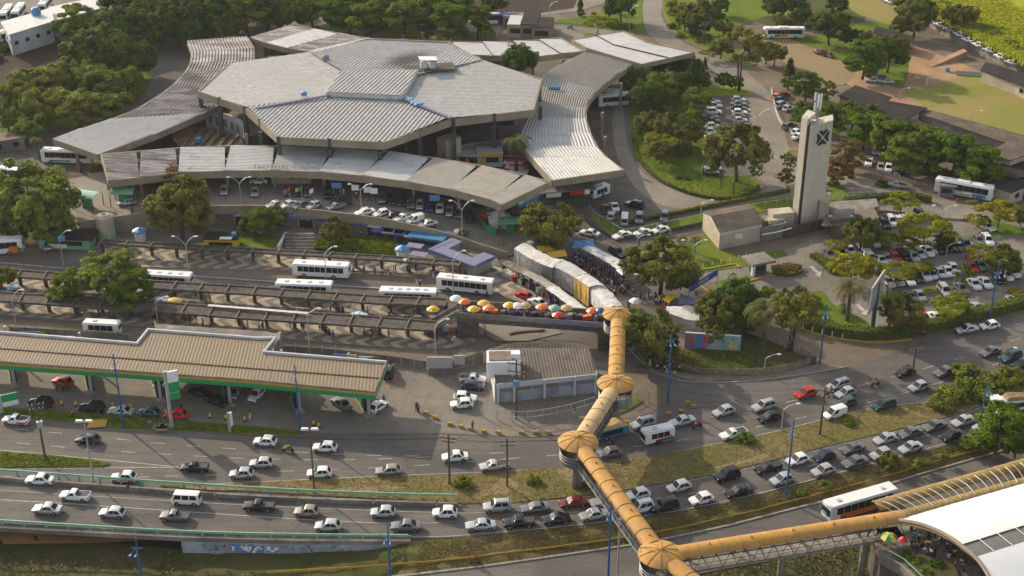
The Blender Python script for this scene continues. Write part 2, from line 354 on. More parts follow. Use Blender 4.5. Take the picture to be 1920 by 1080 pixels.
def wp(pts, z=0.0): return [W(p[0],p[1],z) for p in pts]
def lettering(txt, size, mk, parent, loc, rot, name='lettering', depth=.01):
    c=bpy.data.curves.new('lettering','FONT'); c.body=txt; c.size=size; c.align_x='CENTER'; c.align_y='CENTER'; c.extrude=depth
    t=bpy.data.objects.new('t',c); COL.objects.link(t); dg=bpy.context.evaluated_depsgraph_get(); me=bpy.data.meshes.new_from_object(t.evaluated_get(dg))
    bpy.data.objects.remove(t); me.materials.clear(); me.materials.append(M[mk]); o=part(name,me,parent,loc,rot); return o
ORD=['first','second','third','fourth','fifth','sixth','seventh','eighth','ninth','tenth','eleventh','twelfth','thirteenth','fourteenth','fifteenth','sixteenth','seventeenth','eighteenth','nineteenth','twentieth']
def ordn(i):
    if i<20: return ORD[i]
    t=['','','twenty','thirty','forty','fifty','sixty','seventy','eighty','ninety'][((i+1)//10)%10]; r=(i+1)%10
    tt={'twenty':'twentieth','thirty':'thirtieth','forty':'fortieth','fifty':'fiftieth','sixty':'sixtieth','seventy':'seventieth','eighty':'eightieth','ninety':'ninetieth','':'hundredth'}
    return tt[t] if r==0 else t+'-'+ORD[r-1]
def finish_labels():
    d={}
    for o,l,p in LAB: d.setdefault(l,[]).append((o,p))
    for l,v in d.items():
        if len(v)<2: continue
        xs=[p[0] for _,p in v]; ys=[p[1] for _,p in v]
        hor = (max(xs)-min(xs)) >= 1.2*(max(ys)-min(ys))
        v.sort(key=lambda q: q[1][0] if hor else q[1][1])
        for i,(o,_) in enumerate(v):
            o['label'] = (l+', '+ordn(i)+(' from left' if hor else ' from top')) if i<len(v)-1 or len(v)>2 else (l+(', rightmost one' if hor else ', lowest one'))
            if 'group' not in o: o['group']=l[:60]
# =====================  GROUND  =====================
HB=[(-400,960),(0,986),(340,1004),(560,1010),(770,1011),(900,1005),(1000,994),(1135,981),(1217,969),(1360,944),(1500,907),(1640,873),(1765,838),(1920,795),(2300,690)]   # lower edge of the lower carriageway
HBW=[W(x,y) for x,y in HB]
def south(x,y):
    for i in range(len(HBW)-1):
        a,b=HBW[i],HBW[i+1]
        if a.x<=x<=b.x: return y < a.y+(b.y-a.y)*(x-a.x)/(b.x-a.x)
    return y<(HBW[0].y if x<HBW[0].x else HBW[-1].y)
g=MB(); nx,ny=150,170; X0,X1,Y0,Y1=-330.,330.,60.,760.
for j in range(ny+1):
    for i in range(nx+1):
        x=X0+(X1-X0)*i/nx; y=Y0+(Y1-Y0)*j/ny
        g.v.append((x,y,-4.5 if south(x,y-(9 if x<HBW[2].x+2 else 4.5)) else -.06))
for j in range(ny):
    for i in range(nx): a=j*(nx+1)+i; g.f.append((a,a+1,a+nx+2,a+nx+1)); g.m.append(0)
struct('ground',g,'ground')
LV=[0]
def sheet(name, pts, mk, z=0.0, smoothn=0, lift=None):
    LV[0]+=1; p=curve(pts,smoothn) if smoothn else pts
    mb=MB().sheet(wp(p,z), z+(.005*LV[0] if lift is None else lift)); return struct(name,mb,mk)
def bank(name, pts, mk, h=.13, z=0.0, kerbm='kerb', n=0):
    p=curve(pts+[pts[0]],n)[:-1] if n else pts
    mb=MB().prism([tuple(q)[:2] for q in wp(p,z)], z-.05, z+h, 0, 1); return struct(name,mb,[mk,kerbm])
# far paved / unpaved sheets
sheet('road_surface',[(-300,768),(0,778),(120,790),(330,808),(560,819),(600,816),(830,815),(1000,822),(1090,812),(1180,782),(1262,756),(1250,730),(1200,700),(1150,660),(1080,640),(900,632),(850,655),(700,652),(480,636),(150,606),(-300,580),(-300,470),(100,480),(230,497),(480,520),(700,530),(880,545),(940,560),(1010,590),(1130,615),(1175,640),(1215,690),(1310,712),(1440,705),(1590,690),(1700,652),(1780,622),(1920,596),(2300,520),(2300,690),(1920,795),(1765,838),(1640,873),(1500,907),(1360,944),(1217,969),(1135,981),(1000,994),(900,1005),(770,1011),(560,1010),(340,1004),(0,986),(-400,960)],'asphalt')
sheet('forecourt_paving',[(-200,640),(300,640),(740,668),(790,690),(900,655),(1140,680),(1178,770),(1080,812),(1000,820),(830,813),(600,813),(560,808),(300,784),(0,762),(-200,752)],'pavers')
sheet('bus_yard_paving',[(1000,120),(1200,110),(1190,230),(1200,300),(1290,362),(1400,366),(1440,340),(1500,330),(1520,375),(1420,410),(1250,450),(1165,470),(1100,440),(1000,400),(960,330),(930,250)],'asphalt2')
sheet('curved_concrete_road',curve([(1168,200),(1172,240),(1180,280),(1200,318),(1240,345),(1300,368),(1380,374),(1440,352),(1478,320)],5)+curve([(1480,372),(1400,398),(1340,398),(1280,392),(1230,380),(1190,350),(1165,310),(1152,270),(1148,230),(1150,200)],5),'concrete')
sheet('access_road',[(1205,-20),(1245,-20),(1240,30),(1255,60),(1290,85),(1330,100),(1400,135),(1450,180),(1470,240),(1485,300),(1600,325),(1700,360),(1920,405),(2100,440),(2100,480),(1920,445),(1700,400),(1560,380),(1490,372),(1440,350),(1415,330),(1408,290),(1405,230),(1395,180),(1360,150),(1320,120),(1240,85),(1212,60),(1203,30)],'concrete')
sheet('upper_service_road',[(930,70),(955,35),(1080,22),(1210,-15),(1110,-15),(1000,22),(960,25),(500,20),(470,30),(530,60),(900,62)],'concrete')
sheet('service_road_loop',[(1010,45),(1200,60),(1150,80),(1010,90),(960,75)],'concrete')
sheet('yard_left_asphalt',[(350,88),(275,88),(290,140),(260,190),(200,225),(130,245),(0,262),(0,340),(110,330),(190,330),(380,290),(450,180)],'asphalt2')
sheet('dirt_yard',[(1420,75),(1500,70),(1560,95),(1640,60),(1700,80),(1780,110),(1850,140),(1920,180),(2100,230),(2100,330),(1920,300),(1760,230),(1660,190),(1600,165),(1560,140),(1480,110)],'dirt',smoothn=4)
sheet('gravel_yard',[(1380,62),(1450,72),(1520,95),(1600,122),(1580,160),(1520,140),(1440,105),(1390,80)],'drysoil',smoothn=4)
sheet('car_park_paving',[(1480,372),(1700,400),(1920,445),(2100,480),(2100,600),(1920,578),(1830,600),(1660,630),(1500,600),(1450,560),(1330,530),(1300,500),(1480,470),(1530,440)],'pavers')
sheet('middle_car_park',[(1318,180),(1400,182),(1408,290),(1415,330),(1322,330)],'asphalt2')
sheet('market_paving',[(1090,440),(1160,470),(1330,540),(1300,600),(1215,640),(1150,600),(930,545),(940,480),(985,450)],'asphalt2')
sheet('field_soil',[(-300,60),(100,58),(135,110),(110,160),(0,170),(-300,190)],'fallow')
sheet('field_soil_far',[(700,-60),(1110,-60),(1075,15),(990,28),(900,28),(700,5)],'fallow')
sheet('top_left_yard',[(-200,-40),(260,-40),(200,30),(100,60),(0,90),(-200,90)],'pavers')
# bus bay islands with wave pavement
wvA=[(150,463),(200,460),(480,475),(700,487),(850,497),(930,500),(1010,530),(1000,575),(950,560),(900,530),(846,520),(700,509),(480,506),(215,500)]
struct('bus_platform_pavement',MB().prism([tuple(q)[:2] for q in wp(wvA,0)],-.05,.15,0,1),['waves','kerb'])
wvB=[(-200,502),(20,512),(290,535),(480,550),(700,566),(835,582),(880,588),(905,605),(908,625),(885,645),(840,654),(770,654),(700,650),(480,630),(150,602),(-200,575)]
struct('bus_platform_pavement_long',MB().prism([tuple(q)[:2] for q in wp(wvB,0)],-.05,.15,0,1),['waves','kerb'])
sheet('plaza_paving',[(150,440),(300,430),(400,420),(540,420),(720,430),(860,450),(930,480),(940,500),(850,495),(480,470),(200,455)],'pavers',lift=.20)
# grass
bank('lawn_roundabout',[(1190,150),(1182,200),(1182,250),(1190,285),(1208,312),(1240,337),(1290,360),(1345,372),(1395,369),(1422,352),(1418,342),(1395,330),(1345,332),(1318,325),(1316,240),(1318,180),(1310,150),(1250,110)],'grass',n=3)
bank('lawn_top_centre',[(1025,42),(1110,28),(1175,5),(1215,-20),(1203,10),(1205,40),(1214,64),(1165,62),(1100,48)],'grass')
bank('lawn_service_island',[(1093,62),(1125,64),(1150,72),(1100,76)],'grass')
bank('lawn_tree_strip',[(1245,-30),(1500,-30),(1490,30),(1440,30),(1380,50),(1350,70),(1390,100),(1420,120),(1400,128),(1330,96),(1290,78),(1262,55),(1245,25)],'grass')
bank('lawn_top_right',[(1380,-40),(1640,-40),(1620,40),(1560,60),(1430,45),(1380,30)],'darkgrass',h=.09)
bank('lawn_by_dirt_yard',[(1470,70),(1530,66),(1640,40),(1700,60),(1700,150),(1680,165),(1620,130),(1590,125),(1560,105)],'grass',h=.1,n=4)
bank('football_field',[(1690,175),(1760,155),(1840,140),(1920,160),(2100,200),(2100,290),(1920,252),(1850,245),(1760,215)],'field',h=.06,n=4)
bank('slope_below_wall',[(1600,-40),(1750,15),(1720,55),(1630,35),(1590,10)],'field',h=.12,n=3)
bank('lawn_car_park_edge',[(1316,162),(1390,160),(1410,178),(1318,180)],'brightgrass')
bank('lawn_left_of_yard',[(275,85),(290,140),(262,188),(205,222),(130,240),(0,255),(-200,270),(-200,205),(0,178),(110,150),(135,110),(200,70)],'grass')
bank('lawn_behind_terminal',[(480,62),(520,42),(600,38),(900,72),(930,75),(930,60),(900,62),(700,48),(540,30),(400,40),(300,30),(280,60),(290,82),(340,80),(360,75)],'darkgrass')
bank('lawn_left_edge',[(-200,330),(60,320),(120,345),(140,400),(150,450),(90,462),(-200,450)],'darkgrass')
bank('lawn_by_pump_house',[(1235,468),(1300,452),(1325,440),(1348,468),(1390,478),(1470,470),(1475,480),(1400,500),(1330,510),(1290,500),(1245,484)],'grass')
bank('lawn_fence_wedge',[(1118,400),(1170,432),(1250,418),(1420,378),(1480,370),(1490,385),(1420,400),(1250,436),(1160,444),(1105,410)],'grass',h=.14)
bank('lawn_corner_market',[(1190,690),(1262,655),(1390,655),(1400,625),(1440,640),(1530,680),(1480,696),(1400,708),(1300,706),(1240,697)],'darkgrass',h=.15)
bank('lawn_hedge_bend',[(1480,560),(1540,545),(1560,570),(1620,600),(1660,640),(1560,636),(1500,622),(1450,605)],'grass',h=.16)
bank('lawn_tower_right',[(1540,360),(1580,350),(1600,375),(1580,392),(1540,395)],'grass')
bank('grass_triangle_gate',[(1335,530),(1400,518),(1420,524),(1395,535),(1370,548),(1350,545)],'grass')
bank('flower_bed_gate',[(1448,507),(1475,492),(1503,508),(1480,515),(1450,515)],'drygrass')
for i,q in enumerate([[(1522,480),(1530,476),(1585,505),(1580,515),(1560,512)],[(1560,492),(1840,438),(1880,425),(1960,440),(1890,440),(1640,478),(1560,500)],[(1640,558),(1900,510),(1960,490),(1960,500),(1900,520),(1650,570)],[(1845,418),(1865,415),(1960,440),(1940,446),(1840,438)]]):
    bank('car_park_verge',q,'grass',h=.15+.02*i)
bank('plaza_lawn',[(600,452),(640,446),(740,450),(760,470),(740,485),(640,478),(590,470)],'grass',h=.25)
bank('plaza_lawn_left',[(455,440),(535,444),(525,472),(440,468)],'grass',h=.25)
bank('station_strip_grass',[(-200,752),(0,764),(120,773),(300,786),(475,800),(560,808),(562,817),(400,812),(230,805),(125,792),(0,779),(-200,764)],'grass')
bank('gore_grass',[(-200,832),(0,846),(90,853),(180,863),(208,870),(190,876),(0,877),(-200,872)],'grass')
m1=[(300,910),(400,909),(480,906),(700,895),(860,892),(960,884),(1050,877),(1160,867),(1290,844),(1440,814),(1530,793),(1600,774),(1740,755),(1920,698),(2300,590)]
m1b=[(2300,650),(1920,738),(1840,762),(1765,786),(1640,816),(1515,846),(1435,867),(1340,890),(1180,918),(1120,927),(960,944),(870,944),(700,935),(500,924),(300,912)]
bank('median_grass',m1+m1b,'drygrass',h=.16)
for q in ([(905,932),(945,895),(958,900),(970,920)],[(330,915),(430,911),(520,914),(420,921)],[(1040,880),(1095,879),(1090,900),(1065,905)],[(1330,880),(1400,862),(1440,850),(1445,856),(1380,874)],[(600,921),(700,912),(760,916),(690,925)]): sheet('bare_soil_patch',q+[q[0]],'drysoil',smoothn=4,lift=.165)
# lower level: slope and lower road
def lowstrip(name, top, bot, mk, rows=6, rough=.25):
    g=MB(); n=len(top)
    for r in range(rows+1):
        t=r/rows
        for i in range(n):
            a=W(*top[i]); b=W(*bot[i]); p=a.lerp(b,t)
            g.v.append((p.x,p.y,p.z+(random.uniform(-rough,rough) if 0<r<rows else 0)))
    for r in range(rows):
        for i in range(n-1): k=r*n+i; g.f.append((k,k+n,k+n+1,k+1)); g.m.append(0)
    return struct(name,g,mk,True)
def rs(pts,n):
    """resample px polyline with z by arc length"""
    d=[0]
    for a,b in zip(pts,pts[1:]): d.append(d[-1]+hypot(b[0]-a[0],b[1]-a[1]))
    out=[]
    for i in range(n):
        t=d[-1]*i/(n-1); k=0
        while k<len(d)-2 and d[k+1]<t: k+=1
        u=(t-d[k])/(d[k+1]-d[k]); out.append(tuple(pts[k][j]+(pts[k+1][j]-pts[k][j])*u for j in range(len(pts[0]))))
    return out
LZ=-1.1
lowtop=rs([(770,1013,-.1),(900,1006,-.05),(1000,995,-.05),(1135,982,-.05),(1217,970,-.05),(1360,945,-.05),(1500,908,-.05),(1640,874,-.05),(1765,839,-.05),(1920,796,-.05),(2300,691,-.05)],60)
lowbot=rs([(745,1080,LZ),(900,1062,LZ),(1000,1048,LZ),(1185,1021,LZ),(1240,1011,LZ),(1360,986,LZ),(1500,950,LZ),(1620,922,LZ),(1720,890,LZ),(1900,838,LZ),(2300,735,LZ)],60)
lowstrip('verge_slope',lowtop,lowbot,'drygrass')
lefttop=rs([(-300,985,-3.4),(0,998,-3.3),(340,1030,-2.8),(560,1036,-2.2),(700,1033,-1.3),(770,1016,-.15)],40)
leftbot=rs([(-300,1110,-2.8),(0,1108,-2.8),(340,1104,-2.7),(560,1095,-2.2),(700,1085,-1.5),(748,1080,-1.15)],40)
lowstrip('lower_left_slope',lefttop,leftbot,'darkgrass')
dt=rs([(-300,960,-3.35),(0,975,-3.25),(335,1000,-2.9)],20); db=rs([(-300,1015,-3.2),(0,1020,-3.1),(180,1018,-3.0),(330,1010,-2.75)],20)
lowstrip('bare_soil_under_viaduct',dt,db,'redsoil',4,.15)
struct('lower_road',MB().sheet(wp([(0,1125),(560,1102),(748,1081),(900,1063),(1000,1049),(1185,1022),(1240,1012),(1360,987),(1500,951),(1620,923),(1720,891),(1900,839),(2300,736),(2300,860),(1920,925),(1650,1000),(1440,1050),(1250,1085),(1100,1150),(0,1250)],LZ),LZ-.01),'asphalt')
kb=MB().wall([W(x,y,LZ) for x,y in [(560,1103),(748,1081),(900,1063),(1000,1049),(1185,1022),(1240,1012),(1360,987),(1500,951),(1620,923),(1720,891),(1900,839),(2300,736)]],LZ-.2,LZ+.15,.35); struct('lower_road_kerb',kb,'kerb')
struct('lower_lawn',MB().sheet(wp([(1100,1151),(1250,1086),(1440,1051),(1650,1001),(1920,926),(2300,860),(2300,1300),(900,1300)],LZ),LZ-.02),'darkgrass')
kb=MB().wall([W(x,y,LZ) for x,y in [(1100,1151),(1250,1086),(1440,1051),(1650,1001)]],LZ-.2,LZ+.14,.3); struct('lower_road_kerb',kb,'kerb')
# viaduct of the lower carriageway (left) and its retaining wall
vi=thing('viaduct','road viaduct edge slab and graffiti-marked retaining wall under the lower carriageway','viaduct',W(340,1004,-3))
mb=MB().prism([tuple(q)[:2] for q in wp([(-400,880),(0,905),(340,930),(345,1003),(0,986),(-400,960)])],-1.0,-.07); P('deck_slab',mb,'conc',vi)
wl=[(340,1005),(430,1008),(560,1011),(680,1012),(775,1012)]
ww=[W(x,y) for x,y in wl]; ww2=[Vector((p.x,p.y-.3,0)) for p in ww]
mb=MB().wall(ww2,[-3.6,-3.4,-3.2,-2.2,-1],[-.62]*5,.35); P('retaining_wall',mb,'bluewall',vi)
mb=MB().wall([Vector((p.x,p.y-.15,0)) for p in wp(HB[:5])],-.6,.10,.9); P('edge_beam',mb,'conc',vi)
pa=wp(curve([(-400,960),(0,984),(340,1002),(560,1008),(770,1009)],4)); P('parapet',MB().wall([Vector((p.x,p.y+.1,0)) for p in pa],.1,.42,.25),'conc',vi)
# graffiti strokes painted on the wall
gr=MB(); rng=random.Random(3)
def onwall(t,h):
    k=t*(len(ww2)-1); i=min(int(k),len(ww2)-2); u=k-i; a=ww2[i].lerp(ww2[i+1],u); return Vector((a.x,a.y-.185,-.7-h))
def stroke(mb,pts,r,mi):
    for a,b in zip(pts,pts[1:]):
        d=(b-a); 
        if d.length<1e-3: continue
        nz=Vector((-d.z,0,d.x)).normalized()*r; mb.quad(a-nz,b-nz,b+nz,a+nz,mi)
for k in range(34):
    t=rng.uniform(.05,.72); h=rng.uniform(.25,1.5)*(1-.5*t); pts=[onwall(t,h)]
    for _ in range(5): t+=rng.uniform(-.006,.012); h2=max(.1,h+rng.uniform(-.35,.35)); pts.append(onwall(t,h2))
    pts=[Vector((p.x,p.y-.002*(k%9),p.z)) for p in pts]; stroke(gr,pts,.035 if k%3 else .06,1 if k%4 else 2)
for k in range(26):
    t=rng.uniform(.26,.40); h=rng.uniform(.3,1.7); pts=[onwall(t,h)]
    for _ in range(4): t+=rng.uniform(-.012,.014); pts.append(onwall(t,max(.15,min(1.9,h+rng.uniform(-.5,.5)))))
    pts=[Vector((p.x,p.y-.02-.002*k,p.z)) for p in pts]; stroke(gr,pts,.13,2 if k%2 else 3)
P('graffiti',gr,['black','black','lightblue','white'],vi)
# rails
def rail(name,label,pts,post,z=0.0,h=1.0,mk='palegreen',r=.16,th=None,dy=0,cat='guard rail'):
    p=wp(curve(pts,4),z) if z==0 else [W(a,b,z) for a,b in curve(pts,4)]
    p=[Vector((q.x,q.y+dy,q.z)) for q in p]; rt=thing(name,label,cat,p[0])
    P('rail_beam',MB().wall(p,z+h-.35,z+h,r),mk,rt)
    acc=0; L=0; last=p[0]; me=None
    for a,b in zip(p,p[1:]):
        L=(b-a).length; t=post-acc
        while t<L:
            q=a.lerp(b,t/L)
            if me is None: me=MB().box((0,0,(h-.35)/2),(.22,.28,h-.35)).mesh('post',mk)
            part('post',me,rt,(q.x-rt.location.x,q.y-rt.location.y,0)); t+=post
        acc=(acc+L)%post
    return rt
rail('guard_rail','pale green guard rail along the near edge of the viaduct',[(-200,972),(0,983),(340,1003),(560,1009),(765,1011)],3.4,z=.42,dy=-.1,h=.95)
rail('guard_rail','pale green guard rail behind the concrete barrier',[(-200,883),(0,896),(240,914),(480,930),(700,940),(858,944)],3.4,h=1.25,dy=.7)
br=thing('concrete_barrier','low concrete barrier of long segments between the carriageways','barrier',W(400,930))
bp=curve([(-200,892),(0,905),(240,923),(480,940),(700,949),(858,954)],3); bw=wp(bp)
for i in range(0,len(bw)-1,2):
    seg=[bw[i].lerp(bw[i+1],.04)]+bw[i+1:i+2]+([bw[i+1].lerp(bw[i+2],.96)] if i+2<len(bw) else [])
    if len(seg)>=2 and (seg[-1]-seg[0]).length>.5: P('barrier_block',MB().wall([Vector((s.x,s.y+.5,0)) for s in seg],0,.75,.4),'conc',br)
rail('yellow_rail','low yellow rail along the lower road verge',[(500,1078),(800,1058),(960,1040),(1185,1010),(1360,975),(1500,940),(1640,903),(1800,857),(1920,825)],6,z=LZ+.05,h=.6,mk='yellow',r=.07)
# road markings
def dashes(pts,dash,gap,wd=.14,z=.36,off=0):
    p=wp(curve(pts,6)); d=[0]
    for a,b in zip(p,p[1:]): d.append(d[-1]+(b-a).length)
    def at(t):
        k=0
        while k<len(d)-2 and d[k+1]<t: k+=1
        return p[k].lerp(p[k+1],(t-d[k])/max(1e-6,(d[k+1]-d[k])))
    mb=MB(); t=off
    if gap<=1 and dash>30:
        for a,b in zip(p,p[1:]):
            n=Vector((-(b-a).y,(b-a).x,0)).normalized()*wd/2; mb.quad((*(a-n)[:2],z),(*(b-n)[:2],z),(*(b+n)[:2],z),(*(a+n)[:2],z))
        return mb
    while t+dash<d[-1]:
        a=at(t); b=at(t+dash); n=Vector((-(b-a).y,(b-a).x,0)).normalized()*wd/2
        mb.quad((*(a-n)[:2],z),(*(b-n)[:2],z),(*(b+n)[:2],z),(*(a+n)[:2],z)); t+=dash+gap
    return mb
mz=.005*1+.02
mk=lambda pts,da,ga,wd=.14,z=mz: struct('lane_marking',dashes(pts,da,ga,wd,z),'line')
mk([(-100,795),(0,802),(140,815),(320,833),(480,844),(700,854),(800,855)],2.4,3.6)
mk([(-100,822),(0,828),(170,843),(380,856),(520,861),(660,862),(800,857),(900,851),(980,847)],2.4,3.6,z=mz+.004)
mk([(520,884),(660,879),(800,872),(900,864),(1060,852),(1200,836),(1360,812),(1480,788),(1620,757),(1760,718),(1920,665)],2.6,4.6)
mk([(1100,808),(1260,792),(1400,770),(1520,744),(1640,716),(1800,672),(1920,632)],2.6,4.6,z=mz+.004)
mk([(0,880),(160,878),(335,876)],60,1,.16); mk([(0,844),(150,858),(335,876)],60,1,.16,mz+.004)
mk([(310,893),(420,890),(520,884)],2.2,4); mk([(0,893),(180,897),(310,893)],2.2,5)
mk([(-100,932),(0,937),(150,946),(400,963),(600,976),(740,982)],40,.01,.15); mk([(790,981),(900,978),(1040,966),(1200,940),(1390,908),(1560,862),(1700,826),(1900,775)],3,4)
mk([(-100,913),(200,932),(500,949),(860,962),(1000,955)],90,.1,.1,mz+.006)
mk([(-100,975),(0,981),(340,999),(770,1006),(900,1001),(1135,978),(1360,940),(1640,868),(1920,790)],300,.1,.13,mz+.006)
mk([(400,907.5),(700,893.5),(960,882.5),(1160,865.5),(1440,812),(1600,772),(1740,753)],300,.1,.13,mz+.006)
mk([(960,946),(1120,929),(1340,892),(1515,848),(1765,788),(1840,764)],300,.1,.12,mz+.006)
# painted arrow on the car park road
for (x,y) in ((1530,508),(1617,580)):
    a=[W(x+dx,y+dy) for dx,dy in ((-14,-8),(-6,-8),(6,3),(11,1),(8,12),(-3,9),(2,6),(-10,-4))]; struct('arrow_marking',MB().sheet(a,.12),'line')
for k in range(5): q=[(1400+k*7,198+0),(1404+k*7,198),(1407+k*7,204),(1403+k*7,204)]
for k in range(6):
    x=1479+k*4.2; struct('yellow_hatching',MB().sheet(wp([(x,283),(x+2,283),(x-3,277),(x-5,277)]),.10+.004*(k%2)),'yellow')
for k in range(5):
    x=1815+k*4.5; struct('yellow_hatching',MB().sheet(wp([(x,374),(x+2.4,376),(x-5,381),(x-7.4,379)]),.10+.004*(k%2)),'yellow')
# yellow kerbs
def kerb(name,label,pts,mk='yellow',h=.3,w=.35,z=0,n=5):
    return single(name,MB().wall(wp(curve(pts,n),z),z-.02,z+h,w),mk,label,'kerb')
kerb('painted_kerb','yellow painted kerb curving round the hedge beside the wide road',[(1458,602),(1490,613),(1540,630),(1600,640),(1650,643),(1708,637)])
kerb('painted_kerb','yellow painted kerb by the car park gate lawn',[(1305,508),(1330,505),(1375,497),(1386,503)])
kerb('painted_kerb','yellow painted kerb round the gatehouse island',[(1370,548),(1390,534),(1420,524),(1460,515),(1502,514)])
kerb('painted_kerb','yellow painted kerb running down from the blue banner',[(1306,533),(1330,548),(1362,562)])
kerb('pavement_kerb','pale kerb round the planted point of the car park',[(1520,480),(1545,500),(1570,513),(1590,518)],'kerb')
kerb('median_kerb','worn concrete kerb between the two bus lanes',[(-50,489),(120,504),(360,519),(520,530),(700,541),(830,549)],'kerb',.22,.5)
kerb('traffic_island','low dark kerb stone on the turning area',[(955,628),(980,624),(1021,621)],'darkconc',.35,.45)
kerb('pavement_kerb','long kerb of the sidewalk below the wooden fence',[(1180,655),(1215,690),(1250,706),(1310,717),(1440,712),(1590,688)],'kerb',.16,.3)
# sidewalk under the palisade
sheet('sidewalk',[(1180,650),(1200,662),(1232,688),(1300,703),(1400,706),(1480,696),(1535,683),(1588,688),(1440,712),(1310,716),(1250,705),(1215,690)],'pavers',lift=.17)
sheet('turning_area_dirt',[(905,580),(960,588),(1010,600),(1055,625),(990,640),(930,640),(912,630),(912,600)],'concrete')
# hillside top right rising behind the wall
hs=MB(); nx,ny=26,16
for j in range(ny+1):
    for i in range(nx+1):
        u=i/nx; v=j/ny; a=Vector((W(1640,0).x,W(1640,0).y-6,0)).lerp(W(2050,170),u)
        p=a+Vector((.45,.9,0))*70*v; hs.v.append((p.x,p.y,9*v**.8+random.uniform(-.25,.25)*(v>0)))
for j in range(ny):
    for i in range(nx): a=j*(nx+1)+i; hs.f.append((a,a+1,a+nx+2,a+nx+1)); hs.m.append(0)
for k in range(len(hs.v)):
    x,y,z=hs.v[k]; hs.v[k]=(x+4,y+9,z)
struct('hillside',hs,'brightgrass',True)
# =====================  TERMINAL  =====================
def zp(x):
    T=[(130,3.2),(300,3.6),(400,4),(700,4),(787,3.2),(850,2.2),(905,1.2),(950,.5),(1000,0),(1100,0)]
    if x<=T[0][0]: return T[0][1]
    for a,b in zip(T,T[1:]):
        if a[0]<=x<=b[0]: return a[1]+(b[1]-a[1])*(x-a[0])/(b[0]-a[0])
    return 0
front=[(137,396),(152,421),(195,414),(295,400),(400,391),(475,390),(530,392),(615,401),(655,406),(717,414),(787,429),(850,445),(905,464),(950,478),(1000,470)]
back=[(112,345),(135,335),(190,322),(280,300),(400,296),(475,296),(530,296),(615,300),(655,303),(717,308),(787,316),(850,325),(905,338),(950,350),(1040,385)]
mb=MB(); fw=[W(x,y,zp(x)) for x,y in front]; bw=[W(x,y,zp(fx[0])) for (x,y),fx in zip(back,front)]
for a in range(len(fw)-1):
    mb.quad(fw[a],fw[a+1],bw[a+1],bw[a])
    mb.quad((fw[a].x,fw[a].y,-.2),(fw[a+1].x,fw[a+1].y,-.2),fw[a+1],fw[a],1)
mb.quad((bw[0].x,bw[0].y,-.2),(fw[0].x,fw[0].y,-.2),fw[0],bw[0],1)
struct('upper_forecourt',mb,['concrete','fascia'])
# parapet of the upper forecourt
pp=thing('retaining_wall','beige parapet wall along the raised terminal forecourt','wall',(fw[5].x,fw[5].y,0))
seg=[Vector((p.x,p.y-.1,0)) for p in fw]; z=[p.z for p in fw]
P('parapet',MB().wall(seg[1:14],[q-1.3 for q in z[1:14]],[q+.75 for q in z[1:14]],.35),'fascia',pp)
P('wall_face',MB().wall([Vector((p.x,p.y+.12,0)) for p in seg[0:5]],-.1,[q+.1 for q in z[0:5]],.3),'fascia',pp)
P('wall_face',MB().wall([Vector((p.x,p.y+.12,0)) for p in seg[9:14]],-.1,[q+.1 for q in z[9:14]],.3),'fascia',pp)
# shops and openings under the forecourt edge
for i in range(4,9):
    a,b=fw[i],fw[i+1]; n=max(1,int((b-a).length/3.2))
    for k in range(n):
        p=a.lerp(b,(k+.5)/n); ww_=(b-a).length/n-.5; rz=atan2(b.y-a.y,b.x-a.x)
        P('shop_front',MB().box((p.x,p.y+.02,1.35),(ww_,.25,2.6),rz),'black' if k%2 else 'board',pp)
        P('awning',MB().box((p.x,p.y-.55,2.55),(ww_*.9,1.0,.12),rz),['bluetarp','roofwhite','lightblue','bluegrey'][(k+i)%4],pp)
sp=W(571,402,3.0); sgn=MB().box((sp.x,sp.y-.35,2.95),(11,.12,.8),radians(-2)); P('sign_board',sgn,'bluetarp',pp)
tx=lettering('TERMINAL RODOVIARIO DE SALVADOR',.62,'white',pp,(sp.x-pp.location.x,sp.y-.43-pp.location.y,2.95),(radians(90),0,radians(-2)))
# corrugated panels
def plane(P3):
    n=len(P3); cx=sum(p[0] for p in P3)/n; cy=sum(p[1] for p in P3)/n; cz=sum(p[2] for p in P3)/n
    a=b=c=d=e=0
    for p in P3: x=p[0]-cx;y=p[1]-cy;zz=p[2]-cz; a+=x*x;b+=x*y;c+=y*y;d+=x*zz;e+=y*zz
    D=a*c-b*b; A=(d*c-e*b)/D; B=(a*e-b*d)/D
    return lambda x,y: cz+A*(x-cx)+B*(y-cy)
def corr(P3, dv, lam=.95, amp=.30):
    zf=plane(P3); dv=Vector((dv[0],dv[1])).normalized(); uv=Vector((dv.y,-dv.x))
    Q=[(p[0]*uv.x+p[1]*uv.y, p[0]*dv.x+p[1]*dv.y) for p in P3]; u0=min(q[0] for q in Q)+.01; u1=max(q[0] for q in Q)-.01
    ks=[]; k=0; prof=[(0,0),(.22,1),(.5,1),(.72,0)]
    while u0+k*lam<u1:
        for f,h in prof:
            u=u0+(k+f)*lam
            if u<u1: ks.append((u,h))
        k+=1
    ks.append((u1,0)); mb=MB(); prev=None
    for u,h in ks:
        xs=[]
        for i in range(len(Q)):
            a,b=Q[i],Q[(i+1)%len(Q)]
            if (a[0]-u)*(b[0]-u)<0: xs.append(a[1]+(b[1]-a[1])*(u-a[0])/(b[0]-a[0]))
        if len(xs)<2: prev=None; continue
        lo,hi=min(xs),max(xs); cur=[]
        for v in (lo,hi):
            x=u*uv.x+v*dv.x; y=u*uv.y+v*dv.y; cur.append(Vector((x,y,zf(x,y)+h*amp)))
        if prev: mb.quad(prev[0],cur[0],cur[1],prev[1])
        prev=cur
    return mb,zf
def dirv(x0,y0,x1,y1,z): a=W(x0,y0,z);b=W(x1,y1,z); return (b.x-a.x,b.y-a.y)
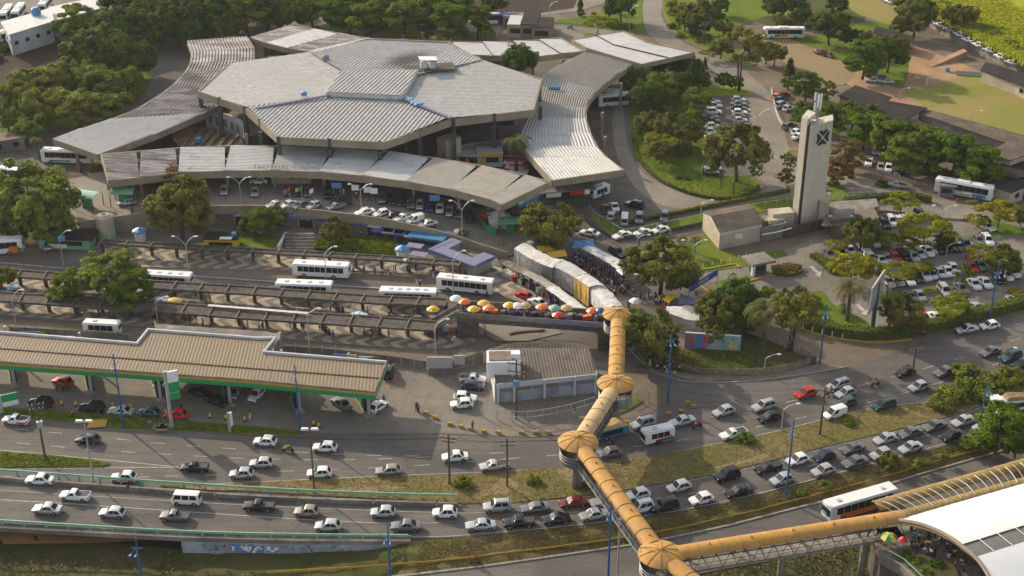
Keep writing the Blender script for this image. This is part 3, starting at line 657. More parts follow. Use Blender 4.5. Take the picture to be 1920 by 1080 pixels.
T=thing('bus_terminal','sprawling bus terminal with star-shaped corrugated roofs and curved canopies','building',W(660,250,0))
ZE=14.0; ZI=15.2
def pz(lst): return [W(x,y,zz) for x,y,zz in lst]
left=pz([(372,171,ZE),(463,203,ZE),(620,177,ZI),(641,131,ZI),(581,99,ZE+.4),(431,118,ZE)])
frontp=pz([(463,204,ZE),(522,257,ZE),(720,267,ZE),(847,223,ZE),(752,183,ZI+.3),(620,176,ZI+.3)])
backp=pz([(581,101,ZE+.6),(688,74,ZE),(840,80,ZE),(905,114,ZE+.3),(780,140,ZI+.5),(641,131,ZI+.5)])
midp=pz([(641,130,16.3),(783,131,16.3),(755,180,16.3),(612,173,16.3)])
right=pz([(849,224,ZE),(1000,206,ZE),(1015,148,ZE),(905,115,ZE),(782,140,ZI),(752,182,ZI)])
hd=dirv(480,150,640,160,15)
for pn,dv,la,am in ((left,dirv(470,160,640,165,15),1.0,.07),(right,dirv(800,190,980,182,15),1.0,.07)):
    mb,_=corr(pn,dv,la,am); P('roof_panel',mb,'roof',T)
fd=dirv(520,255,610,180,14.5)
# pale stained material with a soot patch on the back roof
def soot_mat():
    m=M['roof'].copy(); t=m.node_tree; b=t.nodes['Principled BSDF']; N=t.nodes.new; L=t.links.new; src=b.inputs['Base Color'].links[0].from_socket
    g=N('ShaderNodeNewGeometry'); c=W(765,112,15); mp=N('ShaderNodeMapping'); mp.vector_type='TEXTURE'; mp.inputs['Location'].default_value=(c.x,c.y,c.z); mp.inputs['Rotation'].default_value=(0,0,radians(-25)); mp.inputs['Scale'].default_value=(7,13,30)
    L(g.outputs['Position'],mp.inputs[0]); gr=N('ShaderNodeTexGradient'); gr.gradient_type='SPHERICAL'; L(mp.outputs[0],gr.inputs[0])
    n=N('ShaderNodeTexNoise'); n.inputs['Scale'].default_value=.4; L(g.outputs['Position'],n.inputs[0]); mu=N('ShaderNodeMath'); mu.operation='MULTIPLY_ADD'; mu.inputs[1].default_value=1.4; L(gr.outputs[0],mu.inputs[0]); s=N('ShaderNodeMath'); s.operation='MULTIPLY_ADD'; s.inputs[1].default_value=.8; s.inputs[2].default_value=-.4; L(n.outputs[0],s.inputs[0]); L(s.outputs[0],mu.inputs[2]); mu.use_clamp=True
    x=N('ShaderNodeMix'); x.data_type='RGBA'; L(mu.outputs[0],x.inputs[0]); L(src,x.inputs[6]); x.inputs[7].default_value=(.09,.07,.065,1); L(x.outputs[2],b.inputs['Base Color']); return m
M['soot']=soot_mat()
mb,_=corr(frontp,fd,1.0,.17); P('roof_panel',mb,'roofwarm' if 0 else 'roof',T)
mb,_=corr(backp,dirv(641,131,700,80,15),1.0,.17); P('roof_panel',mb,'soot',T)
mb,_=corr(midp,fd,1.0,.17); P('roof_panel',mb,'roof',T)
mc=[Vector((p.x,p.y,0)) for p in midp]
P('fascia',MB().wall(mc,15.3,16.25,.2,closed=True),'roofwhite',T)
def fas(pts3,zlo,zhi,th=.4,mk='fascia'):
    P('fascia',MB().wall([Vector((p[0],p[1],0)) for p in pts3],zlo,zhi,th),mk,T)
fas([left[5],left[0],left[1]],ZE-1.7,ZE+.12); fas([frontp[0],frontp[1],frontp[2],frontp[3]],ZE-1.7,ZE+.12); fas([right[0],right[1],right[2],right[3]],ZE-1.7,ZE+.12); fas([backp[0],backp[1],backp[2],backp[3]],ZE-1.2,ZE+.3)
# blue drums and tarps along the roof seam
for a,b,n in (((480,203),(618,178),26),((755,184),(845,222),18)):
    for i in range(n):
        t=(i+.5)/n; q=W(a[0]+(b[0]-a[0])*t,a[1]+(b[1]-a[1])*t,ZE+.75+t*.9 if a[0]<700 else ZE+1.7-t*.9)
        part('flashing',bpy.data.meshes.get('flash') or MB().box((0,0,0),(.75,.75,.35)).mesh('flash','bluegrey'),T,(q.x-T.location.x,q.y-T.location.y,q.z),radians(20+random.random()*20)).data
for x,y in ((570,178),(767,187),(778,192),(785,195),(758,184)):
    q=W(x,y,ZE+1.4); single('blue_tank' if x==570 else 'blue_tarp',MB().lathe([(0,0),(.8,0),(.75,.7),(.3,.9),(0,.9)] if x==570 else [(0,0),(1.3,0),(1,.35),(0,.45)],9,(q.x,q.y,q.z)),'lightblue','small blue water tank on the left terminal roof' if x==570 else 'crumpled blue tarp weighed down on the roof seam','tank' if x==570 else 'tarp')
q=W(611,112,ZE+1.2); single('blue_tank',MB().lathe([(0,0),(1,0),(.9,1),(.4,1.3),(0,1.3)],10,(q.x,q.y,q.z)),'bluegrey','round blue tank at the valley of the back and left roofs','tank')
# plant housing on the roof
q=W(803,128,15.4); e=thing('roof_plant_housing','white plant housing with flat lid on the terminal roof','housing',q)
P('slab',MB().box((q.x+.3,q.y,q.z+.1),(13,5.5,.35),radians(14)),'darkconc',e); P('lid',MB().box((q.x,q.y,q.z+2.6),(4.6,3.2,.12),radians(12),ry=.08),'white',e)
for s in (-1.2,1.2): P('air_unit',MB().box((q.x+s,q.y-.4,q.z+1.1),(1.5,1.5,1.7),radians(12)),'whitewall',e)
for s in (-2,2):
    for r in (-1.2,1.2): P('post',MB().tube((q.x+s,q.y+r,q.z),(q.x+s,q.y+r,q.z+2.55),.08),'metal',e)
# pillars carrying the central roof
pm=MB().box((0,0,5.85),(.9,1.2,11.7)).mesh('pillar','pillar')
for x,y in ((376,186),(412,205),(459,222),(488,252),(524,277),(618,283),(712,287),(787,258),(851,244),(927,228),(1012,170),(1013,205)):
    q=W(x,y-12,ZE-1.5); part('pillar',pm,T,(q.x-T.location.x,q.y-.45-T.location.y,.0))
for x,y in ((500,180),(560,215),(660,230),(760,225),(850,190),(930,170),(800,110),(650,105),(560,140)):
    q=W(x,y,ZE); part('pillar',pm,T,(q.x-T.location.x,q.y-T.location.y,.8))
# rib pieces on the fascia
rm=MB().box((0,0,0),(.7,.55,2.1)).mesh('bracket','pillar')
for x,y in ((412,188),(459,205),(488,229),(522,262),(618,266),(712,270),(787,247),(851,228),(927,219)):
    q=W(x,y,ZE-.6); part('bracket',rm,T,(q.x-T.location.x,q.y-.3-T.location.y,ZE-.75))
# interior floor; block coloured dark for the shade under the central roof
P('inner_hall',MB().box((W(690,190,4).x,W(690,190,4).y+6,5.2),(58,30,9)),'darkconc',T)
P('hall_floor',MB().prism([tuple(q)[:2] for q in wp([(430,290),(560,292),(720,300),(860,318),(990,330),(985,240),(930,215),(560,215),(440,250)],1)],.5,1.2),'asphalt2',T)
for x,y,wd in ((880,258,10),(930,250,9),(840,275,6)):
    q=W(x,y,2); P('railing',MB().box((q.x,q.y,4.6),(wd,.15,1.1),radians(8)),'darkmetal',T)
# canopies
def canopy(A,B,z,nr,seams=None,mk='roof',step=.4,gapb=0,amp=.28,lip=True,fz=1.35,zz=None,mats=None,fasc=(1,1,1,1)):
    """A outer curve points, B inner curve points (px); one bay per pair, ridges run along the length"""
    n=len(A); zz=zz or [z]*n; a=[W(p[0],p[1],zz[i]) for i,p in enumerate(A)]; b=[W(p[0],p[1],zz[i]) for i,p in enumerate(B)]
    for i in range(n-1):
        a0,a1,b0,b1=a[i],a[i+1],b[i].copy(),b[i+1].copy()
        if gapb: d=(b1-b0); b0=b0+d*gapb*.4; b1=b1-d*gapb
        e=(a1-a0)*.004; N=nr; mb=MB(); prev=None
        for k in range(N*4+1):
            t=k/(N*4); h=(0,amp,amp,0)[k%4] if k<N*4 else 0
            s0=a0.lerp(b0,t); s1=a1.lerp(b1,t); cur=(s0+Vector((0,0,h+step)),s1+Vector((0,0,h)))
            if prev: mb.quad(prev[0],cur[0],cur[1],prev[1])
            prev=cur
        m=(mats[i%len(mats)] if mats else mk); P('roof_panel',mb,m,T)
        P('seam_board',MB().wall([Vector((*a0[:2],0)),Vector((*b0[:2],0))],a0.z-.35,a0.z+.38,.12),'darkconc',T)
    if fasc[0]: P('fascia',MB().wall([Vector((*p[:2],0)) for p in a],[p.z-fz for p in a],[p.z+.30 for p in a],.35),'fascia',T)
    if fasc[1]: P('fascia',MB().wall([Vector((*p[:2],0)) for p in b],[p.z-fz for p in b],[p.z+.28 for p in b],.35),'fascia',T)
    if fasc[2]: P('fascia',MB().wall([Vector((*a[0][:2],0)),Vector((*b[0][:2],0))],a[0].z-fz,a[0].z+.32,.35),'fascia',T)
    if fasc[3]: P('fascia',MB().wall([Vector((*a[-1][:2],0)),Vector((*b[-1][:2],0))],a[-1].z-fz,a[-1].z+.26,.35),'fascia',T)
    return a,b
ZC=9.2
cm=MB().box((0,0,0),(.6,.9,1)).mesh('column','fascia')
fa,fb=canopy([(204,341),(262,334),(335,325),(422,322),(510,321),(597,324),(680,331),(762,342),(845,356),(920,376),(940,385)],[(190,291),(262,285),(335,279),(430,275),(522,275),(632,280),(730,285),(812,297),(902,312),(985,330),(1030,342)],ZC,17,mats=['roofdirty','roofdirty','roofwhite','roofwhite','roof','roofwhite','roofwhite','roofwarm','roofwarm','roofwarm'],gapb=.09,amp=.12,fz=1.4)
for i in range(1,10):
    for t in (.25,.75):
        q=fa[i].lerp(fb[i],t); fl=zp([204,262,335,422,510,597,680,762,845,920,940][i]); o=part('column',cm,T,(q.x-T.location.x,q.y-T.location.y,(fl+ZC-.6)/2),0,(1,1,ZC-.6-fl))
tq_=W(557,318,ZC+.5); lettering('TERMINAL RODOVIARIO',1.75,'whitewall',T,(tq_.x-T.location.x,tq_.y-T.location.y-.2,ZC+1.1),(radians(90),0,radians(-2)),depth=.05)
# hall wall coloured dark for the shade under the front canopy, with shop fronts
wb=[fa[i].lerp(fb[i],.62) for i in range(11)]; zl=[zp(x) for x in [204,262,335,422,510,597,680,762,845,920,940]]
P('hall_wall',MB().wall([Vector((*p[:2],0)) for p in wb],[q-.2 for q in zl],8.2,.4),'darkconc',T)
for i in range(1,9):
    a,b=wb[i],wb[i+1]; n=3
    for k in range(n):
        p=a.lerp(b,(k+.5)/n); rz=atan2(b.y-a.y,b.x-a.x); P('shop_front',MB().box((p.x,p.y-.3,(zl[i]+zl[i+1])/2+1.3),((b-a).length/n*.75,.25,2.4),rz),['black','board','glass','darkmetal'][(i+k)%4],T)
# office box, hanging signs
q=W(547,343,4); P('ticket_office',MB().box((q.x,q.y+1,5.3),(9,3,2.6)),'cream',T)
for k in (-.6,1,2.6): P('office_window',MB().box((q.x+k+1,q.y-.55,5.6),(1.3,.12,.9)),'glass',T)
for x,y,c in ((631,348,'lightblue'),(666,352,'white'),(689,356,'white'),(701,358,'white'),(815,371,'lightblue')):
    q=W(x,y,6.6); P('hanging_sign',MB().box((q.x,q.y,6.6),(1.6 if c=='white' else 2.2,.1,1.3)),c,T)
# side canopies
LA=[(352,79),(360,100),(357,122),(346,140),(324,162),(300,180),(256,207),(207,226),(150,244),(100,262)]
LB=[(464,71),(476,92),(476,112),(470,128),(448,158),(430,180),(405,202),(377,216),(288,254),(183,291)]
canopy(LA,LB,8.6,20,mk='roofdirty',amp=.19,mats=['roofdirty']*6+['roofdirty','roofwhite','roofwhite'],fz=1.3)
RA=[(1096,101),(1060,118),(1035,133),(1018,147),(1013,171),(1007,195),(990,224),(978,248),(976,273),(1000,300),(1035,340)]
RB=[(1192,122),(1160,138),(1138,155),(1118,172),(1104,189),(1098,207),(1099,226),(1108,254),(1122,281),(1142,301),(1169,320)]
RA2=rs(RA,11)
canopy(RA,RB,8.0,21,mk='roofwarm',amp=.30,mats=['roofwarm','roofwarm','roofwarm','roof','roofwarm','roof','roofwhite','roofwhite','roofwhite','roofwhite'],fz=1.3)
canopy([(470,72),(500,82),(540,92),(578,98),(610,104)],[(544,50),(590,56),(640,64),(690,73),(720,76)],8.6,9,mk='roofdirty',amp=.12,mats=['roofdirty','roofwhite'],fz=1.2)
canopy([(850,102),(925,106),(1004,108),(1052,102),(1095,97)],[(850,81),(905,80),(960,79),(1010,76),(1050,72)],8.4,9,mk='roofwhite',amp=.08,fz=1.3)
canopy([(1072,76),(1117,67),(1167,59)],[(1100,92),(1150,85),(1212,80)],9.0,7,mk='roofwhite',amp=.06,step=.1,fz=1.0,fasc=(1,0,1,1))
canopy([(1100,92),(1150,85),(1212,80)],[(1202,122),(1255,110),(1302,99)],9.0,14,mk='roofwhite',amp=.06,step=.1,fz=1.0,fasc=(0,1,1,1))
for x,y in ((1205,135),(1250,125),(1175,112),(1110,95),(1130,205),(1135,250),(1150,300),(1165,150),(1050,200),(1060,250),(1080,310),(240,230),(190,250),(320,200),(370,130),(440,110),(140,262),(520,80),(620,75),(900,95),(1000,92)):
    q=W(x,y,8); part('column',cm,T,(q.x-T.location.x,q.y-T.location.y,3.4),0,(1,1,7.6))
# dark booths under the right canopy
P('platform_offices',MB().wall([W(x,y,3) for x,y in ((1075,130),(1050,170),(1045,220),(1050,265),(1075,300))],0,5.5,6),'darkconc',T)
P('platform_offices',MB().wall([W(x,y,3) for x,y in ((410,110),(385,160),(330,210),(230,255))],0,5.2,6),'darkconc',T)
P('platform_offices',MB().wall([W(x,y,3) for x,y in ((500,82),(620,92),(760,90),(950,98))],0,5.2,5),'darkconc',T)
# blue drums on the right canopy, banner
for x in (1034,1045):
    q=W(x,169,8.5); single('blue_drum',MB().tube((q.x-.8,q.y,q.z+.5),(q.x+.8,q.y,q.z+.5),.5,n=12),'lightblue','blue drum lying on the right curved canopy','drum')
b0=W(970,379,8);b1=W(1009,358,8); bb=thing('banner','blue and yellow advertising banner hanging from the canopy corner','banner',(b0+b1)/2)
P('cloth',MB().wall([b0+Vector((.3,-.4,0)),b1+Vector((.3,-.4,0))],6.7,8.3,.06),bands_mat('banner_print',[(0,(.03,.12,.42)),(.35,(.02,.35,.2)),(.6,(.7,.6,.05)),(.78,(.03,.2,.5))],'Z',1.5),bb)
# rotunda building (weathered, curved) on the left of the hall
rt=thing('annex_building','weathered white curved annex with small dark windows beside the hall','building',W(430,240,0))
rc=[(378,205),(400,210),(430,218),(452,228),(463,240),(462,256)]; rz8=[W(x,y,7.2) for x,y in rc]; rin=[W(x,y,7.2) for x,y in ((398,193),(430,198),(470,212),(495,230),(500,247),(505,250))]
P('wall',MB().wall(rz8,0,7.6,.5),'whitewall',rt)
mb=MB()
for i in range(5): mb.quad(rz8[i],rz8[i+1],rin[i+1],rin[i])
P('roof',mb,'conc',rt)
mb=MB(); q=W(490,254,3.6); P('blue_grey_wing',MB().box((q.x,q.y+2,3.6),(8,5,7)),'bluewall',rt)
P('air_unit',MB().box((q.x+1,q.y-.7,4.4),(.8,.5,.7)),'metal',rt)
for i in range(5):
    for k in range(2):
        p=rz8[i].lerp(rz8[i+1],(k+.5)/2); d=rz8[i+1]-rz8[i]; P('window',MB().box((p.x,p.y-.02,5.2),(.95,.75,1.9),atan2(d.y,d.x)),'board',rt)
# low ribbed roof of the sunken court
cr=thing('court_roof','low dusty ribbed roof between the annex and the canopy','roof',W(400,255,0))
P('deck',MB().prism([tuple(q)[:2] for q in wp([(325,258),(345,238),(400,240),(450,256),(458,276),(345,276)],4)],3.2,4.0),'dirt',cr)
for k in range(6):
    a=W(343+k*17,274,4.4); b=W(372+k*15,240+k*2.5,4.4); P('rib',MB().wall([a,b],4.0,4.6,.5),'conc',cr)
q=W(373,266,4.6); single('blue_tank',MB().lathe([(0,0),(.9,0),(.85,1),(.5,1.2),(0,1.2)],12,(q.x,q.y,q.z)),'lightblue','blue water tank on the low ribbed court roof','tank')
# court on the right: shops, red stands
def kiosk(name,label,x,y,dims,mk,roofm,rz=0,z=0,over=.5,extras=None,cat='kiosk',rh=.2):
    q=W(x,y,z); e=thing(name,label,cat,(q.x,q.y,z),rz); wd,dp,h=dims
    part('walls',MB().box((0,0,h/2),(wd,dp,h)).mesh('walls',mk),e)
    part('roof',MB().box((0,0,h+rh/2),(wd+over*2,dp+over*2,rh),taper=.97).mesh('roof',roofm),e)
    part('counter_opening',MB().box((0,-dp/2-.02,h*.55),(wd*.7,.12,h*.4)).mesh('counter_opening','black'),e)
    if extras:
        for nm,c,d,m in extras: part(nm,MB().box(c,d).mesh(nm,m),e)
    return e
kiosk('kiosk','pale kiosk with a yellow fascia in the terminal court',918,306,(6,4.5,3.2),'whitewall','roofwhite',radians(4),1.2,.2,[('yellow_fascia',(0,-2.5,3.1),(6.2,.15,.7),'yel'),('door',(-1.5,-2.35,1.2),(1,.1,2.2),'yel')])
kiosk('kiosk','dark kiosk with a pale blue roof beside an orange sign',880,308,(4,3.5,2.8),'darkmetal','roofwhite',radians(-8),1.2,.4,[('orange_sign',(-.2,-2,1.2),(.7,.2,2.4),'orange')])
for k,(x,y) in enumerate(((962,314),(966,322),(972,331))):
    q=W(x,y,1.2); e=thing('market_stand','white and red snack stand in the terminal court','stand',q,radians(-10))
    part('counter',MB().box((0,0,.6),(4.2,2.2,1.2)).mesh('counter','red'),e); part('top',MB().box((0,0,1.28),(4.6,2.6,.14)).mesh('top','white'),e); part('awning',MB().box((0,.8,2.5),(4.4,1.2,.12)).mesh('awning','red'),e)
    for s in (-2,2): part('post',MB().tube((s,.8,1.2),(s,.8,2.5),.06).mesh('post','metal'),e)
q=W(855,304,1.2); e=thing('market_stand','round red counter beside the curved ramp','stand',q); P('counter',MB().lathe([(2.6,0),(2.8,1.1),(2.8,1.25),(1.8,1.25),(1.8,0)],20,tuple(q)),'red',e)
# curved ramp with blue panels
rp=thing('curved_ramp','curved concrete walkway with pale blue panels in the terminal court','walkway',W(880,285,0))
c1=curve([(822,297),(845,284),(880,272),(920,266),(950,263)],4); pw=[W(x,y,4.4) for x,y in c1]
P('deck',MB().wall(pw,3.9,4.4,2.2),'conc',rp)
for a,b in zip(pw,pw[1:]): P('panel',MB().wall([a.lerp(b,.08)+Vector((0,-1.2,0)),a.lerp(b,.92)+Vector((0,-1.2,0))],2.5,3.85,.1),'lightblue',rp)
P('railing',MB().wall([p+Vector((0,-1.05,0)) for p in pw],4.5,5.3,.08),'conc',rp)
q=W(842,263,7.5); lf=thing('lift_tower','beige lift box under the right hall roof','tower',(q.x,q.y,0)); P('shaft',MB().box((q.x,q.y,4),(4.4,3.6,8.6),radians(40)),'cream',lf)
# kiosk group under the right canopy end
kiosk('snack_building','grey roofed snack building with red and white signs',1058,372,(11,6.5,3.4),'darkmetal','conc',radians(12),0,1.0,[('white_sign',(-3.5,-4.1,2.9),(3.4,.15,1.1),'white'),('red_sign',(2.5,-4.3,3.1),(4.6,.15,1.1),'red'),('white_sign',(4.2,-4.35,3.1),(1.2,.18,1.1),'white')],cat='building')
# service sheds behind the terminal
for x,y,d,mk_,rf,lb in ((972,62,(6,10,4),'cream','roofwhite','low shed with pale roof behind the terminal'),(995,58,(5,16,4.2),'fascia','darkroof','long dark-roofed shed behind the terminal'),(1018,66,(6,11,4),'fascia','darkroof','beige shed with parapet behind the terminal'),(965,45,(7,5,3),'conc','conc','small grey pump room behind the terminal')):
    kiosk('service_shed',lb,x,y,d,mk_,rf,radians(-6),0,.1,cat='shed')
# =====================  FOOTBRIDGES, STATION, GAS STATION  =====================
FB=thing('footbridge','ochre covered footbridge with round domed towers crossing the highway','footbridge',W(1080,905,0))
FZ=5.6; EZ=8.4
def O(v): return (v[0]-FB.location.x,v[1]-FB.location.y,v[2])
nodes_=[((1160,585),2.9),((1155,714),3.15),((1084,823),3.15),((1240,1034),3.2)]
ctr=[]
for (x,y),r in nodes_: ctr.append(W(x,y,EZ+.5))
def disc(c,r,full=True):
    x,y=c.x,c.y; n=40; prof=[(r,0),(r*.86,.27),(r*.66,.52),(r*.42,.72),(r*.16,.88),(0,.92)]
    P('dome_roof',MB().lathe(prof,n,(x,y,EZ)),'ochre',FB,True)
    P('dome_soffit',MB().lathe([(r*.99,-.02),(r*.97,-.16),(0,-.05)],n,(x,y,EZ)),'darkmetal',FB)
    for k in range(10):
        a=2*pi*k/10+.2; pts=[(x+rr*cos(a),y+rr*sin(a),EZ+zz+.03) for rr,zz in prof]; P('dome_rib',MB().path(pts,.045,5),'mustard',FB)
    P('finial',MB().lathe([(.28,.8),(.3,1.0),(.12,1.22),(0,1.26)],10,(x,y,EZ)),'ochre',FB)
    P('tower_floor',MB().lathe([(0,-.45),(r*.9,-.45),(r*.9,0),(0,0)],n,(x,y,FZ)),'conc',FB)
    k0=0
    for k in range(14):
        a=2*pi*k/14; P('mullion',MB().tube((x+r*.86*cos(a),y+r*.86*sin(a),FZ),(x+r*.86*cos(a),y+r*.86*sin(a),EZ-.05),.05,n=5),'darkmetal',FB)
    for z in (FZ+.15,FZ+.7,FZ+1.2):
        P('ring_rail',MB().path([(x+r*.88*cos(2*pi*k/28),y+r*.88*sin(2*pi*k/28),z) for k in range(29)],.045,4),'metal',FB)
    P('mesh_panel',MB().lathe([(r*.85,0),(r*.85,1.15)],28,(x,y,FZ)),'conc',FB)
    for k in range(4):
        a=pi/4+pi/2*k; P('pier_shaft',MB().tube((x+.55*cos(a),y+.55*sin(a),-.1 if y>W(0,1000).y else LZ-.1),(x+.55*cos(a),y+.55*sin(a),FZ-.4),.42,n=12),'conc',FB,True)
for c,(p,r) in zip(ctr,nodes_): disc(c,r)
def arch(a,b,mk,rad=1.35,panel=3.0,vents=True,truss=True,zt=EZ,owner=None,sides=(1,-1),floor=True,fz=FZ,screen=False):
    """one run of vaulted tunnel roof between two points"""
    ow=owner or FB; d=(b-a); L=d.length; u=d.normalized(); nrm=Vector((-u.y,u.x,0)); n=max(1,int(L/panel)); K=10
    for i in range(n):
        s0=a+u*(L*i/n+.02); s1=a+u*(L*(i+1)/n-.02); mb=MB(); k0=len(mb.v)
        for s in (s0,s1):
            for k in range(K+1):
                t=pi*k/K; mb.v.append(tuple(s+nrm*rad*cos(t)+Vector((0,0,zt-s.z+rad*.62*sin(t)-.3))))
        for k in range(K): mb.f.append((k,K+1+k,K+2+k,k+1)); mb.m.append(0)
        P('roof_panel',mb,mk,ow,True)
        mb=MB().path([tuple(s1+u*.02+nrm*(rad+.03)*cos(pi*k/K)+Vector((0,0,zt-s1.z+(rad*.62+.03)*sin(pi*k/K)-.3))) for k in range(K+1)],.05,4); P('roof_rib',mb,'mustard',ow)
        if vents and i%2==1:
            s=(s0+s1)/2; P('roof_vent',MB().box((s.x,s.y,zt+rad*.62-.18),(.35,.35,.35),taper=.3),'ochre',ow)
    if floor: P('floor_slab',MB().wall([a,b],fz-.4,fz,rad*1.75),'kerb',ow)
    for sg in sides:
        e=nrm*rad*.9*sg
        if truss:
            m=max(2,int(L/2.0)); tr=MB()
            tr.tube(a+e+Vector((0,0,fz-a.z)),b+e+Vector((0,0,fz-b.z)),.09,n=4); tr.tube(a+e+Vector((0,0,zt-.35-a.z)),b+e+Vector((0,0,zt-.35-b.z)),.07,n=4)
            tr.tube(a+e+Vector((0,0,fz+1.1-a.z)),b+e+Vector((0,0,fz+1.1-b.z)),.05,n=4); tr.tube(a+e+Vector((0,0,fz+.6-a.z)),b+e+Vector((0,0,fz+.6-b.z)),.03,n=4)
            for i in range(m):
                p0=a+u*L*i/m+e; p1=a+u*L*(i+1)/m+e
                lo0=Vector((p0.x,p0.y,fz)); lo1=Vector((p1.x,p1.y,fz)); mid=Vector(((p0.x+p1.x)/2,(p0.y+p1.y)/2,zt-.35))
                tr.tube(lo0,mid,.05,n=4); tr.tube(mid,lo1,.05,n=4)
            P('side_truss',tr,'darkmetal',ow)
            if screen: P('mesh_screen',MB().wall([a+e*.97,b+e*.97],fz+.05,fz+1.0,.02),'darkmetal',ow)
def between(i,j): 
    a,b=ctr[i],ctr[j]; d=(b-a).normalized(); return a+d*2.3,b-d*2.3
for i,j,mk_ in ((0,1,'ochre'),(1,2,'ochre2'),(2,3,'ochre')):
    a,b=between(i,j); arch(a,b,mk_,screen=True)
c3=ctr[3]; far=W(1694,962,EZ+.4); d=(far-c3).normalized(); mid1=W(1560,985,EZ+.4)
arch(c3+d*2.3,far,'ochre')
e4=W(1420,1180,EZ); d=(e4-c3).normalized(); arch(c3+d*2.3,c3+d*26,'ochre')
for t in (.5,.85):
    p=c3.lerp(far,t); P('pier_shaft',MB().tube((p.x,p.y,LZ-.2),(p.x,p.y,FZ-.45),.5,n=12),'conc',FB,True)
# entrance canopies beside the station
ST_=thing('covered_walkway','pair of dirty ochre vaulted walkway roofs beside the station','walkway',W(1800,930,0))
for (x0,y0,x1,y1) in ((1640,943,1985,846),(1682,964,2000,878)):
    a=W(x0,y0,EZ+.4); b=W(x1,y1,EZ+.4); arch(a,b,'mustard',rad=1.1,owner=ST_,truss=False,vents=False,panel=2.6,floor=False)
for k in range(24):
    t=k/24; p=W(1640+345*t,945-97*t,EZ+.4); q=W(1684+316*t,968-88*t,EZ+.4)
    pts=[]; 
    for s in range(6): 
        v=p.lerp(q,s/5); pts.append((v.x,v.y,EZ+.5+.28*sin(pi*s/5)))
    P('hoop',MB().path(pts,.06 if k%2 else .05,5),'tarpwhite' if k%2 else 'ochre2',ST_)
p0=W(1645,960,FZ); p1=W(1985,866,FZ); P('walkway_slab',MB().wall([W(1660,1010,FZ),W(2000,912,FZ)],FZ-.5,FZ,6.5),'conc',ST_)
# station with vaulted roof
SG=thing('metro_station','big white vaulted metal roof of the station at the edge','building',W(1850,1040,0))
ridge=[(1686,974),(1717,979),(1750,990),(1783,1007),(1802,1021),(1830,1044),(1852,1075),(1872,1115),(1890,1170)]
zr=[8.6,9.4,10.0,10.4,10.5,10.4,10.0,9.3,8.3]
edge=[W(x,y,z) for (x,y),z in zip(ridge,zr)]
sd_=(W(2000,881,8.6)-W(1684,974,8.6)).normalized()
mb=MB(); Lr=75; cu=curve([tuple(v) for v in edge],3); n=len(cu); cut=[12,15]
def vault(i0,i1,mk_,nm,lift=0,seg=1):
    for s in range(seg):
        mb=MB()
        for i in range(i0,i1):
            a=Vector(cu[i]);b=Vector(cu[i+1]); s0=sd_*Lr*s/seg; s1=sd_*(Lr*(s+1)/seg-(.12 if seg>1 else 0)); l=Vector((0,0,lift))
            mb.quad(a+s0+l,a+s1+l,b+s1+l,b+s0+l)
        P(nm,mb,mk_,SG,True)
vault(0,cut[0],'membrane','roof_shell'); vault(cut[0],cut[1],'greypanel','vent_panel',-.15,24); vault(cut[1],n-1,'membrane','roof_shell')
for s in range(24):
    a=Vector(cu[cut[0]])+sd_*(Lr*s/24-.06); b=Vector(cu[cut[1]])+sd_*(Lr*s/24-.06); P('mullion',MB().tube(a,b,.1,n=4),'roofwhite',SG)
P('end_rim',MB().path([(p[0],p[1],p[2]-.12) for p in cu],.28,6),'fascia',SG)
P('end_rim',MB().path([(p[0]+.3,p[1]-.4,p[2]-.5) for p in cu],.16,6),'ochre2',SG)
pf=[W(x,y,FZ) for x,y in ((1632,1004),(1700,992),(1760,985),(2100,900),(2200,1200),(2000,1300),(1880,1230),(1740,1110),(1690,1062),(1650,1040))]
P('platform_deck',MB().prism([tuple(q)[:2] for q in pf],FZ-.7,FZ-.02),'board',SG)
P('edge_wall',MB().wall([pf[-1],pf[-2],pf[-3],pf[-4]],FZ-1.3,FZ+.3,.4),'conc',SG)
P('support_wall',MB().wall([q+Vector((.8,1.0,0)) for q in (pf[0],pf[-1],pf[-2],pf[-3],pf[-4])],LZ-.1,FZ-.7,.5),'darkconc',SG)
P('green_rail',MB().wall([q+Vector((.3,.3,0)) for q in (pf[-1],pf[-2],pf[-3])],FZ+1.0,FZ+1.12,.1),'palegreen',SG)
for k in range(6):
    q=Vector(cu[int(1+k*n/7)]); P('column',MB().tube((q.x+2,q.y+2,FZ),(q.x+2,q.y+2,q.z-1.3),.25,n=8),'darkmetal',SG)
P('planter',MB().prism([tuple(q)[:2] for q in wp([(1700,1060),(1725,1040),(1790,1065),(1800,1100),(1740,1100)],FZ)],FZ,FZ+.5),'darkgrass',SG)
# old concrete footbridge with stairs
OB=thing('concrete_footbridge','old stained concrete footbridge carrying umbrella stalls with a stair','footbridge',W(1000,610,0))
oz=4.6; oa=[W(x,y,oz) for x,y in ((862,583),(940,588),(1020,594),(1090,599),(1160,605))]
P('deck_slab',MB().wall(oa,oz-1.0,oz,5.2),'darkconc',OB); P('parapet',MB().wall([p+Vector((0,-2.5,0)) for p in oa],oz,oz+1.0,.25),'conc',OB); P('parapet',MB().wall([p+Vector((0,2.5,0)) for p in oa],oz,oz+1.0,.25),'conc',OB)
P('side_panels',MB().wall([p+Vector((0,-2.66,0)) for p in oa[2:]],oz+.15,oz+1.05,.06),'bluegrey',OB)
for p,wd in ((oa[0]+Vector((1.5,0,0)),4),(oa[-1]+Vector((-2,0,0)),3.6)): P('pier',MB().box((p.x,p.y,(oz-1)/2),(wd,4.6,oz-1)),'darkconc',OB)
s0=W(862,583,oz)+Vector((-.2,0,0)); s1=W(798,618,.2); nst=22
